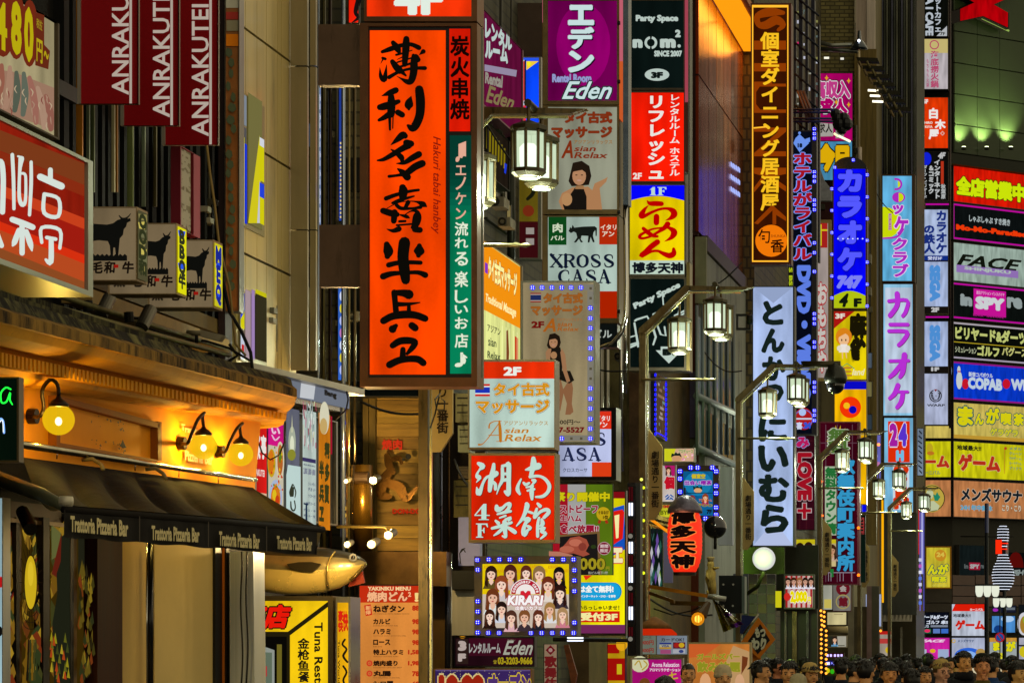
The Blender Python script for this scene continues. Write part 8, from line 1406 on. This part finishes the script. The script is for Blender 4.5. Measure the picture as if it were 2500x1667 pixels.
a, s = row(882, 974, 'blue bowling sign with a white pin and red balls', '#0838c8', '#8c107c'); s.e(2342, 928, 7.5, 22, '#c0c8c8', 16); s.e(2341, 903, 4, 10, '#c0c8c8', 12); s.r(2338, 905, 2345, 908, '#c02020'); s.e(2357, 937, 8.5, 13, '#c01428', 16); s.t('新宿コパボウル', (2365, 907, 2424, 919), '#b8c4d8', .04); s.t('COPAB', (2363, 919, 2447, 949), '#b8c8d8', .06); s.e(2457, 937, 9.5, 12, '#c01428', 16); s.t('WL', (2468, 924, 2512, 952), '#b8c8d8', .06); a.e(2246, 898, 5, 12, '#a8b8b8', 12); a.e(2318, 905, 6, 18, '#8898b0', 12); a.t('コバ', (2240, 940, 2252, 965), '#a8b8c8', .04)
a, s = row(982, 1069, 'pale yellow manga cafe sign with teal-outlined letters', '#c8b458'); s.r(2328, 1060, 2560, 1069, '#b89030')
for ch, x0, x1, y0, y1 in (('ま', 2338, 2376, 990, 1038), ('ん', 2380, 2402, 1008, 1036), ('が', 2407, 2440, 994, 1034), ('喫', 2443, 2470, 1006, 1036), ('茶', 2474, 2500, 1008, 1038)): s.t(ch, (x0, y0, x1, y1), '#d0c810', .06, ('#205858', .07))
s.t('ゲラゲラ', (2417, 1044, 2486, 1062), '#c8c020', .05, ('#286058', .06)); a.e(2249, 990, 6, 8, '#c8a818', 10)
a, s = row(1077, 1164, 'yellow arcade game sign with large red katakana', '#c8c410'); s.t('地域最大!!', (2336, 1085, 2396, 1098), '#242410', .04); s.t('ゲーム', (2339, 1106, 2442, 1148), '#b02c18', .06, ('#c8a880', .03)); s.r(2452, 1092, 2453, 1156, '#b86020')
for i, tx in enumerate(('メダル', 'クレーン', 'TVゲーム', 'カードゲーム', 'プリクラ')): s.t(tx, (2464, 1090 + i * 12, 2494, 1098 + i * 12), '#5c8070', .02)
s.e(2455, 1094, 4, 4, '#b03c20', 5); a.t('ーム', (2256, 1112, 2318, 1142), '#b02c18', .06, ('#c8a880', .03)); a.t('ーニバル', (2258, 1148, 2296, 1158), '#5c7060', .02); a.e(2270, 1095, 8, 14, '#b8a020', 12); a.e(2272, 1106, 9, 5, '#b87020', 10)
a, s = row(1172, 1260, 'salmon sauna sign with dark katakana', '#b87848'); s.t('メンズサウナ', (2346, 1188, 2496, 1222), '#141c24', .05, ('#c8b49c', .04)); s.t('24H 年中無休', (2345, 1230, 2423, 1245), '#4c98b8', .04, ('#c8a888', .03)); s.t('こり・こり', (2446, 1231, 2493, 1247), '#c8b8a0', .05, ('#302c2c', .05)); a.e(2275, 1216, 31, 34, '#b8a040', 24); a.ring(2275, 1216, 30, 32, '#201c14', 24); a.e(2270, 1206, 9, 12, '#b8c098', 14); a.p([(2256, 1240), (2262, 1224), (2280, 1222), (2294, 1234), (2290, 1244), (2266, 1248)], '#b8c098'); a.p([(2282, 1222), (2278, 1206), (2284, 1208), (2288, 1200), (2292, 1208), (2296, 1212), (2290, 1222)], '#208060')
for pl, x0, x1 in ((pl_, 2239, 2323), (pe, 2327, 2560)):
    pass
# lower signs on the tower base
s = sign(Front(148.5), (2262, 1336, 2319, 1433), 'yellow manga cafe box sign with 24 in an orange circle, under the tower stack', '#c8b830', .3, paint('#b87c18', .5), 3, 1, 'box_sign'); s.e(2296, 1355, 14, 14, '#c08420', 18); s.t('24', (2286, 1347, 2306, 1359), '#d0b848', .05); s.t('んが', (2264, 1376, 2316, 1402), '#d0cc18', .06, ('#205050', .07)); s.t('喫茶', (2275, 1406, 2312, 1421), '#d0cc18', .05, ('#205050', .07)); s.t('ゲラゲラ', (2276, 1425, 2312, 1431), '#c8c050', .03)
s = sign(pe, (2342, 1330, 2402, 1434), 'dark board with a small red square logo behind the lamp pole', '#141c1c', .3, DARK, 1, .8, 'wall_sign'); s.t('in', (2354, 1376, 2364, 1387), '#606868', .04); s.r(2366, 1372, 2393, 1390, '#a01c38'); s.t('SPY', (2368, 1376, 2391, 1387), '#b0b0b0', .06); s.t('re', (2394, 1378, 2402, 1387), '#606868', .04)
s = sign(pe, (2462, 1348, 2560, 1436), 'black reception sign between two dark red balls at the right edge', '#0c1010', .3, DARK, 1, .8, 'wall_sign'); s.e(2480, 1384, 19, 38, '#5c0c08', 20); s.r(2462, 1384, 2560, 1412, '#0c1010'); s.t('F受付', (2468, 1389, 2510, 1406), '#8c9894', .04)
# LED video signs at street level
def low(x0, y0, x1, y1, lab, bg, D=128): return sign(Front(D), (x0, y0, x1, y1), lab, bg, .3, BLACK, 1.5, 1.0, 'screen_sign', 'sign', 'bright screen signs at the foot of the tower')
s = low(2230, 1494, 2316, 1546, 'black screen sign with white billiards and golf lettering', '#080c18'); s.t('ビリヤード&ダーツ', (2232, 1500, 2314, 1511), '#d0d8e8', .06); s.t('ゴルフ 卓!!', (2262, 1513, 2314, 1523), '#d0d8e8', .05); s.t('BAGUS', (2232, 1524, 2268, 1531), '#a8b4c0', .03); s.r(2272, 1525, 2314, 1530, '#788090')
for x, c in ((2234, '#48b828'), (2256, '#106040'), (2278, '#5878b8'), (2298, '#3868c0')): s.r(x, 1534, x + 17, 1545, c)
s.e(2264, 1539, 7, 4, '#e02860'); s.e(2240, 1540, 6, 4, '#80e050')
s = low(2324, 1474, 2403, 1551, 'white screen sign with a huge red katakana word under a red band', '#b8c0d0'); s.p([(2324, 1491), (2332, 1474), (2403, 1474), (2403, 1491)], '#d81c08'); s.t('カーニバル', (2368, 1484, 2400, 1490), '#e8e0e0', .04); s.t('地域最大!!', (2327, 1497, 2370, 1506), '#303038', .03); s.t('ゲーム', (2332, 1512, 2404, 1537), '#c82010', .07)
s = low(2230, 1556, 2318, 1608, 'magenta FACE screen sign with pale panels', '#c8209c'); s.t('FACE', (2248, 1560, 2308, 1567), '#e8c8e0', .05, sh=.3); s.t('7F', (2231, 1557, 2240, 1565), '#e0d0e0', .04); s.r(2232, 1584, 2262, 1612, '#a8b0c8'); s.r(2290, 1584, 2316, 1612, '#98a8c8'); s.e(2277, 1588, 7, 5, '#d8a818')
s = low(2324, 1556, 2404, 1608, 'white and blue sauna screen sign', '#a8b0c8'); s.t('メンズサウナ', (2338, 1560, 2378, 1567), '#2c4870', .03); s.ring(2328, 1564, 3, 5, '#c8a020', 10); s.e(2364, 1600, 34, 20, '#2860d0', 20); s.e(2364, 1602, 22, 14, '#88b0e8', 16); s.e(2394, 1592, 12, 10, '#a88848', 12)
s = low(2422, 1503, 2478, 1543, 'sky-blue screen sign behind the second lamp pole', '#4888c8'); s.e(2460, 1510, 16, 8, '#a8c8e8', 12); s.e(2438, 1535, 12, 10, '#103878', 12)
s = low(2424, 1478, 2480, 1494, 'dark screen strip with violet marks', '#181c2c'); s.e(2430, 1488, 7, 4, '#a028b0'); s.r(2452, 1482, 2478, 1488, '#606870')
s = low(2416, 1556, 2482, 1608, 'orange and yellow manga screen sign', '#c89038'); s.r(2416, 1566, 2482, 1608, '#98a0a0'); s.t('ま', (2424, 1566, 2442, 1588), '#d8d010', .08, ('#286060', .05)); s.t('が', (2456, 1564, 2480, 1590), '#d8d010', .08, ('#286060', .05)); s.e(2440, 1600, 14, 8, '#d8d020')
s = low(2488, 1476, 2560, 1550, 'screen sign with a ramen bowl at the right edge', '#101418'); s.e(2500, 1522, 16, 28, '#c8c8d0', 20); s.e(2502, 1524, 12, 22, '#a07828', 18); s.e(2503, 1512, 6, 10, '#88a828', 12)
s = low(2488, 1556, 2560, 1608, 'white and yellow screen sign at the right edge', '#a8a8b8'); s.e(2500, 1590, 12, 14, '#c8b818', 10); s.line([(2488, 1575), (2510, 1575)], 4, '#202030')
# bowling pin with light rings
r = thing('bowling_pin_sign', 'giant bowling pin outlined in white and red neon rings', 'neon sign', P(2448, 1445, 136)); D = 136; k = D / F
pin = [(0, 9), (8, 14), (30, 14), (52, 11), (66, 11), (84, 16), (100, 24), (120, 28), (138, 26), (152, 18), (160, 10)]
def pr(t):
    for (a, ra), (c, rc) in zip(pin, pin[1:]):
        if a <= t <= c: return ra + (rc - ra) * (t - a) / (c - a)
    return 9
cxp = P(2449, 0, D).x; b = MB(); b.lathe((cxp, D, 0), [(max(pr(t) - 2, 2) * k, Zof(1284 + t, D)) for t in range(160, -1, -8)], paint('#181c24', .7), 16); b.build('pin_body', r, True)
for i, t in enumerate(range(0, 161, 7)):
    red = 32 < t < 64 and t % 18 < 12
    if 62 < t < 66: continue
    R = pr(t) * k; b = MB(); b.tube([(cxp + R * math.cos(q * .3307), D - R * math.sin(q * .3307), Zof(1284 + t, D)) for q in range(20)], .011 if not red else .02, lit('#e8f0ff', 1.5) if not red else lit('#ff2810', 1.6), 5); b.build('neon_ring', r)
b = MB(); b.box((cxp - .02, D - .1, Zof(1352, D)), (cxp + .22, D - .05, Zof(1300, D)), paint('#a8a8a8', .5)); b.build('neck_plate', r); b = MB(); b.box((cxp - .3, D - .4, Zof(1352, D)), (cxp - .04, D - .3, Zof(1318, D)), lit('#f02808', 1.2)); b.build('red_band', r)
# far street lights with three globes
for i, (px, y0, x0, x1, yl, D, lab) in enumerate(((2409, 1228, 2381, 2440, 1430, 100, 'tall pole with three white lamp bowls, nearer one'), (2452, 1440, 2424, 2472, 1460, 118, 'tall pole with three white lamp bowls, farther one'))):
    r = thing('globe_street_light', lab, 'street lamp', P(px, 1660, D), 'three-bowl street lights'); k = D / F
    b = MB(); zt = Zof(y0, D); b.tube([(P(px, 0, D).x, D, 0), (P(px, 0, D).x, D, zt)], [5.2 * k, 4.4 * k], paint('#20262a', .4, .5), 12); b.build('pole', r)
    if i == 0: rod([P(2345, 1309, D), P(2475, 1309, D)], .02, DARK, 'cross_rod', r, 5); b = MB(); b.tube([P(px, 1300, D), P(px, 1228, D)], [5 * k, 5 * k], paint('#50587c', .3, .6), 12); b.build('upper_pole', r)
    w_ = (x1 - x0) / 3; rod([P(x0, yl - 3, D - .2), P(x1, yl - 3, D - .2)], .03, DARK, 'arm', r, 6)
    for j in range(3): c = P(x0 + w_ * (j + .5), 0, D - .25); b = MB(); R = w_ * .48 * k; b.lathe((c.x, c.y, 0), [(R * .45, Zof(yl + w_ * 1.35, D)), (R * .8, Zof(yl + w_ * 1.15, D)), (R, Zof(yl + w_ * .7, D)), (R, Zof(yl, D))], lit('#d8dcc8', 1.15), 14); b.build('lamp_bowl', r, True)
r = thing('no_parking_sign', 'round red and blue no-parking sign on a thin pole', 'road sign', P(2441, 1660, 96)); D = 96; k = D / F
b = MB(); b.tube([P(2441, 1555, D), P(2441, 1555, D + .03)], 12 * k, lit('#a81c28', .8), 24); b.build('disc', r); s = S(Front(D), r, .8); s.l = .01; s.e(2441, 1555, 9, 9, '#2050a0', 20); s.p([(2434, 1547), (2436, 1545), (2449, 1562), (2446, 1564)], '#a81c28'); rod([(P(2441, 0, D).x, D + .08, 0), (P(2441, 0, D).x, D + .08, Zof(1466, D))], .02, paint('#303438', .4, .5), 'pole', r, 6)
# ------------------------------------------------------------------ the crowd
SKIN = paint('#a8704c', .5, 0, .12, 14); EYE_M = paint('#120c0a', .2)
def body_mesh(kind):
    b = MB(); m = DARK; k = {'coat': 1.1, 'slim': .96, 'puffy': 1.2}[kind]
    rings = [(.085, .095, .84), (.165 * k, .115 * k, .88), (.17 * k, .12 * k, .95), (.15 * k, .112 * k, 1.08), (.17 * k, .12 * k, 1.22), (.192 * k, .125 * k, 1.33), (.19 * k, .11 * k, 1.40), (.13, .09, 1.445), (.07, .066, 1.47), (.056, .06, 1.53), (.05, .055, 1.58)]
    vs = []; fs = []; n = 20
    for rx, ry, z in rings:
        for j in range(n): q = 2 * math.pi * j / n; vs.append((rx * math.cos(q), ry * math.sin(q) + .01, z))
    for i in range(len(rings) - 1):
        for j in range(n): fs.append((i * n + j, i * n + (j + 1) % n, (i + 1) * n + (j + 1) % n, (i + 1) * n + j))
    fs += [tuple(range(n - 1, -1, -1)), tuple((len(rings) - 1) * n + j for j in range(n))]; b.add(vs, fs, m)
    for s in (-1, 1):
        b.tube([(s * .13, .01, 1.40), (s * .20 * k, .01, 1.37), (s * .235 * k, .02, 1.25), (s * .25 * k, .03, 1.12), (s * .245 * k, -.02, .98), (s * .24 * k, -.06, .88)], [.06 * k, .062 * k, .055 * k, .05 * k, .042 * k, .03], m, 12)
        b.tube([(s * .24 * k, -.06, .89), (s * .24 * k, -.075, .83), (s * .235 * k, -.085, .79)], [.026, .036, .030], m, 10)
        for f in range(4): y = -.115 + f * .02; L = (.062, .074, .07, .055)[f]; b.tube([(s * (.238 * k), y + .01, .79), (s * .232 * k, y, .79 - L * .55), (s * .22 * k, y + .004, .79 - L)], [.0095, .009, .007], m, 6)
        b.tube([(s * .235 * k, -.10, .84), (s * .222 * k, -.125, .81), (s * .215 * k, -.13, .785)], [.012, .011, .008], m, 6)
        b.tube([(s * .085, .01, .92), (s * .095, .0, .70), (s * .098, .0, .48), (s * .098, .015, .28), (s * .098, .02, .09)], [.088, .078, .058, .05, .042], m, 12)
        b.ball((s * .1, -.03, .045), .05, m, 12, 8, (.9, 2.4, .85))
    vs = []; fs = []; n = 24; R = 16                                      # head
    for i in range(R + 1):
        t = math.pi * i / R
        for j in range(n):
            q = 2 * math.pi * j / n; x = math.sin(t) * math.cos(q); y = math.sin(t) * math.sin(q); z = math.cos(t)
            w = 1 - .28 * max(0, -z) ** 1.3; yy = y * (1 - .1 * max(0, -z)); 
            if y < 0: yy *= 1 - .12 * max(0, -z - .1)
            vs.append((x * .073 * w, yy * .094 - .006, 1.625 + z * .118))
    for i in range(R):
        for j in range(n): fs.append((i * n + j, (i + 1) * n + j, (i + 1) * n + (j + 1) % n, i * n + (j + 1) % n))
    b.add(vs, fs, m)
    b.tube([(0, -.092, 1.645), (0, -.108, 1.615), (0, -.112, 1.598)], [.008, .012, .015], m, 8)
    b.ball((0, -.084, 1.552), .016, m, 10, 8, (1.6, .8, .6)); b.ball((0, -.078, 1.522), .02, m, 10, 8, (1.2, .8, .8)); b.ball((0, -.08, 1.662), .012, m, 10, 8, (4, .8, .8))
    for s in (-1, 1): b.ball((s * .076, .006, 1.615), .02, m, 8, 8, (.4, .9, 1.4)); b.ball((s * .044, -.07, 1.59), .016, m, 8, 6, (1, .8, 1.2))
    o = b.build('person_body', None, loc=(0, 0, 0)); md = o.modifiers.new('r', 'REMESH'); md.mode = 'VOXEL'; md.voxel_size = .0105; md.use_smooth_shade = True
    bpy.context.view_layer.update(); dg = bpy.context.evaluated_depsgraph_get(); me = bpy.data.meshes.new_from_object(o.evaluated_get(dg)); bpy.data.objects.remove(o)
    me.materials.clear()
    for _ in range(4): me.materials.append(DARK)
    idx = []
    for p in me.polygons:
        x, y, z = p.center; idx.append(0 if z > 1.475 or (z < .872 and abs(x) > .185) else (1 if z > .87 else (3 if z < .11 else 2)))
    me.polygons.foreach_set('material_index', idx); me.polygons.foreach_set('use_smooth', [True] * len(idx)); me.update(); return me
BODY = {}
def hair_mesh(style):
    b = MB(); rg = random.Random(len(style)); n, R = 28, 16; vs = []; fs = []
    for i in range(R + 1):
        t = math.pi * i / R
        for j in range(n):
            q = 2 * math.pi * j / n; x = math.sin(t) * math.cos(q); y = math.sin(t) * math.sin(q); z = math.cos(t); r = 1.0 + (rg.uniform(-.03, .05) if style != 'crop' else 0)
            a = .079 if style != 'bushy' else .089; vs.append((x * a * r, y * .104 * r + .004, 1.648 + z * (.108 if style != 'bushy' else .118) * r))
    for i in range(R):
        for j in range(n):
            c = vs[i * n + j]
            low = c[2] < (1.56 if c[1] > .02 else 1.60); front = c[1] < -.035 and c[2] < (1.702 if style in ('crop', 'short') else 1.686); side = c[1] < .01 and c[2] < 1.64
            if not (low or front or side): fs.append((i * n + j, (i + 1) * n + j, (i + 1) * n + (j + 1) % n, i * n + (j + 1) % n))
    b.add(vs, fs, DARK)
    if style in ('bushy', 'short', 'long'):
        for k in range(90):
            q = rg.uniform(0, 6.283); t = rg.uniform(.05, 1.25); x, y, z = math.sin(t) * math.cos(q), math.sin(t) * math.sin(q), math.cos(t)
            if y < -.75 and z < .5: continue
            p = Vector((x * .083, y * .102 + .004, 1.65 + z * .108)); d = Vector((x, y + .3, z * .4 - .5)).normalized(); b.tube([p, p + d * rg.uniform(.01, .03), p + d * rg.uniform(.025, .055) + Vector((rg.uniform(-.01, .01), 0, -.012))], [.012, .008, .002], DARK, 4)
    if style == 'long': b.lathe((0, .03, 0), [(.09, 1.42), (.1, 1.5), (.092, 1.6), (.07, 1.68)], DARK, 16)
    return b
def person(px, top, D, rot, label, hair='short', hc='#0c0a08', coat='#15151a', kind='coat', hat=None, extra=None, skin='#c8905c'):
    if kind not in BODY: BODY[kind] = body_mesh(kind)
    Zt = EYE + (HY - top) * D / F; s = Zt / (1.765 if hat is None else 1.775); X = (px - VX) * D / F
    root = thing('person', label, 'person', (X, D, 0), 'people in the crowd'); root.scale = (s, s, s); root.rotation_euler = (0, 0, math.radians(rot)); root['_o'] = [0, 0, 0]
    o = bpy.data.objects.new('body', BODY[kind]); COL.objects.link(o); o.parent = root
    for i, m in enumerate((paint(skin, .5, 0, .1, 14), paint(coat, .8, 0, .25, 9, .2), paint('#1a1c24', .8), paint('#100e0c', .5))): o.material_slots[i].link = 'OBJECT'; o.material_slots[i].material = m
    if hat is None or hat[0] == 'cap_back' or hat[0] == 'cap':
        h = hair_mesh(hair); h.mats = [paint(hc, .45, 0, .3, 30)]; h.m = [0] * len(h.m); ho = h.build('hair', root, True)
    e = MB()
    for sx in (-1, 1): e.ball((sx * .03, -.088, 1.632), .009, EYE_M, 8, 6, (1.5, .7, .7)); e2 = MB()
    e.build('eyes', root, True)
    for sx in (-1, 1): e2.tube([(sx * .015, -.098, 1.648), (sx * .032, -.095, 1.654), (sx * .05, -.082, 1.648)], [.003, .004, .002], paint('#120c08', .6), 5)
    e2.build('eyebrows', root); b = MB(); b.ball((0, -.094, 1.572), .006, paint('#7c3c30', .5), 8, 6, (3.4, .8, .9)); b.build('lips', root, True)
    b = MB(); b.lathe((0, .005, 0), [(.10, 1.425), (.088, 1.47), (.075, 1.50), (.07, 1.49), (.066, 1.45)], paint(coat if extra != 'scarf' else '#14141a', .85, 0, .2, 9), 16); b.build('collar', root, True)
    if hat:
        st, c = hat; m = paint(c, .85, 0, .2, 20, .2); b = MB()
        if st == 'beanie': b.lathe((0, .004, 0), [(.089, 1.64), (.094, 1.655), (.096, 1.675), (.09, 1.68), (.09, 1.70), (.078, 1.74), (.05, 1.768), (.015, 1.778)], m, 20)
        else:
            b.lathe((0, .004, 0), [(.088, 1.665), (.09, 1.69), (.084, 1.725), (.06, 1.757), (.02, 1.77)], m, 20); f = 1 if st == 'cap' else -1
            if st == 'cap': b.prism([(-.07, -.07, 1.675), (-.055, -.135, 1.668), (0, -.155, 1.666), (.055, -.135, 1.668), (.07, -.07, 1.675)], (0, 0, .006), m)
        b.build('hat', root, True)
    if extra == 'glasses':
        b = MB()
        for sx in (-1, 1): b.tube([(sx * .032 + .022 * math.cos(q * .63), -.101, 1.63 + .014 * math.sin(q * .63)) for q in range(11)], .0025, BLACK, 5)
        b.tube([(-.01, -.102, 1.633), (.01, -.102, 1.633)], .0025, BLACK, 5); b.build('glasses', root)
    if extra in ('scarf', 'mask'):
        b = MB(); b.lathe((0, -.004, 0), [(.105, 1.44), (.112, 1.47), (.1, 1.515), (.085, 1.53)], paint('#101014' if extra == 'scarf' else '#b0b0a8', .9, 0, .2, 20), 18); b.build('scarf', root, True)
    return root
PEOPLE = [
 (1680, 1615, 32, 12, 'young man with cropped black hair beside the magenta aroma sign', dict(hair='crop', coat='#101014')),
 (1625, 1648, 27, 150, 'dark-haired head cut by the bottom edge, in front of the magenta aroma sign', dict(hair='bushy', hc='#1c1814')),
 (1765, 1621, 30, 20, 'person in a cream knitted beanie in front of the girls bar sign', dict(hat=('beanie', '#a89878'), coat='#6a6458', kind='puffy')),
 (1857, 1610, 33, 80, 'dark-haired person in a black jacket in profile, right of the girls bar sign', dict(coat='#0c0e12', kind='puffy')),
 (1872, 1604, 44, 190, 'back of a black-haired head just behind the profile figure', dict(hair='bushy')),
 (1899, 1605, 40, 60, 'dark-haired person with reddish face turned to the right, left of the beige cap', dict(skin='#b06c48')),
 (1925, 1613, 31, 8, 'young man with short dark hair facing us beside the cream bucket-like knit cap', dict(hair='short')),
 (1930, 1608, 48, 185, 'small dark head of hair behind the young man facing us', dict(hair='bushy')),
 (1949, 1643, 28, 175, 'top of a cream knit cap at the bottom edge', dict(hat=('beanie', '#8c8468'))),
 (1978, 1614, 31, 30, 'person in a beige baseball cap near the bulb garland', dict(hat=('cap', '#a08850'), coat='#181410')),
 (1962, 1603, 52, 180, 'distant dark head behind the beige baseball cap', dict()),
 (2053, 1602, 36, 180, 'tall dark-haired figure seen from behind in a navy coat, under the cream shop board', dict(coat='#0e1422', kind='coat')),
 (2090, 1596, 50, 170, 'distant dark head under the round orange lanterns', dict(hair='bushy')),
 (2086, 1612, 38, 100, 'dark-haired person in profile between the navy coat and the bushy-haired figure', dict()),
 (2114, 1607, 33, 140, 'person with bushy black hair and grey coat turned away', dict(hair='bushy', coat='#2c2c2c')),
 (2150, 1593, 54, 40, 'distant reddish-lit face left of the silver post', dict(skin='#b86448')),  # reddish skin colour
 (2158, 1604, 42, 170, 'dark head of hair just above the young man with the quiff', dict(hair='bushy')),
 (2171, 1613, 30, 14, 'young man with an undercut quiff and stern face, in the middle of the crowd', dict(hair='bushy', skin='#cc8c54', coat='#101010')),
 (2190, 1603, 48, 185, 'distant dark head right of the quiffed man', dict()),
 (2213, 1595, 54, 180, 'small distant dark head below the magenta screen sign, left one', dict()),
 (2212, 1612, 38, 175, 'black-haired head from behind, right of the quiffed man', dict(hair='bushy')),
 (2226, 1630, 30, 180, 'big dark head of hair cut by the bottom edge right of the quiffed man', dict(hair='bushy')),
 (2258, 1624, 34, 20, 'person with dark fringe left of the man in glasses', dict(hair='short')),
 (2266, 1593, 50, 175, 'distant dark head in front of the magenta screen sign', dict(hair='bushy')),
 (2298, 1605, 31, 34, 'man with glasses and a tan cap worn backwards', dict(hat=('cap_back', '#a08a50'), extra='glasses', coat='#6c7484', skin='#d09878', hc='#5c4020')),
 (2318, 1602, 52, 0, 'distant face behind the man in glasses', dict()),
 (2353, 1587, 36, 25, 'smiling man in a dark coat and scarf in front of the sauna screen', dict(hair='short', coat='#0c0c10', extra='scarf', skin='#d49c5c')),
 (2398, 1591, 31, 12, 'bearded young man in a black cap and olive jacket', dict(hat=('cap_back', '#0e120c'), hc='#2c1c10', coat='#4c4418', kind='puffy', skin='#cc8a5c')),
 (2429, 1590, 52, 175, 'distant dark head right of the black-capped man', dict()),
 (2422, 1602, 40, 150, 'person in a blue jacket behind the olive jacket', dict(coat='#14305c')),
 (2472, 1598, 46, 60, 'distant dark-haired person at the right edge behind another head', dict()),
 (2484, 1611, 31, 50, 'man with curly dark hair at the right edge', dict(hair='bushy', skin='#d0a060')),
 (2335, 1600, 54, 190, 'distant dark head between the glasses man and the smiling man', dict()),
 (2240, 1603, 56, 180, 'tiny distant head below the magenta screen sign, middle one', dict()),
]
for px, top, D, rot, lab, kw in PEOPLE: person(px, top, D, rot, lab, **kw)
pr_ = random.Random(3)
for i in range(16): person(1850 + i * 40 + pr_.uniform(-12, 12), pr_.uniform(1600, 1609), pr_.uniform(56, 66), pr_.uniform(120, 240), 'small distant dark head in the packed crowd, seen from behind', hair=pr_.choice(('short', 'bushy', 'crop', 'long')), hc=pr_.choice(('#0c0a08', '#1c120c', '#2c1a10')), coat=pr_.choice(('#15151a', '#22242c', '#2c2018', '#101820')))
finish_signs()
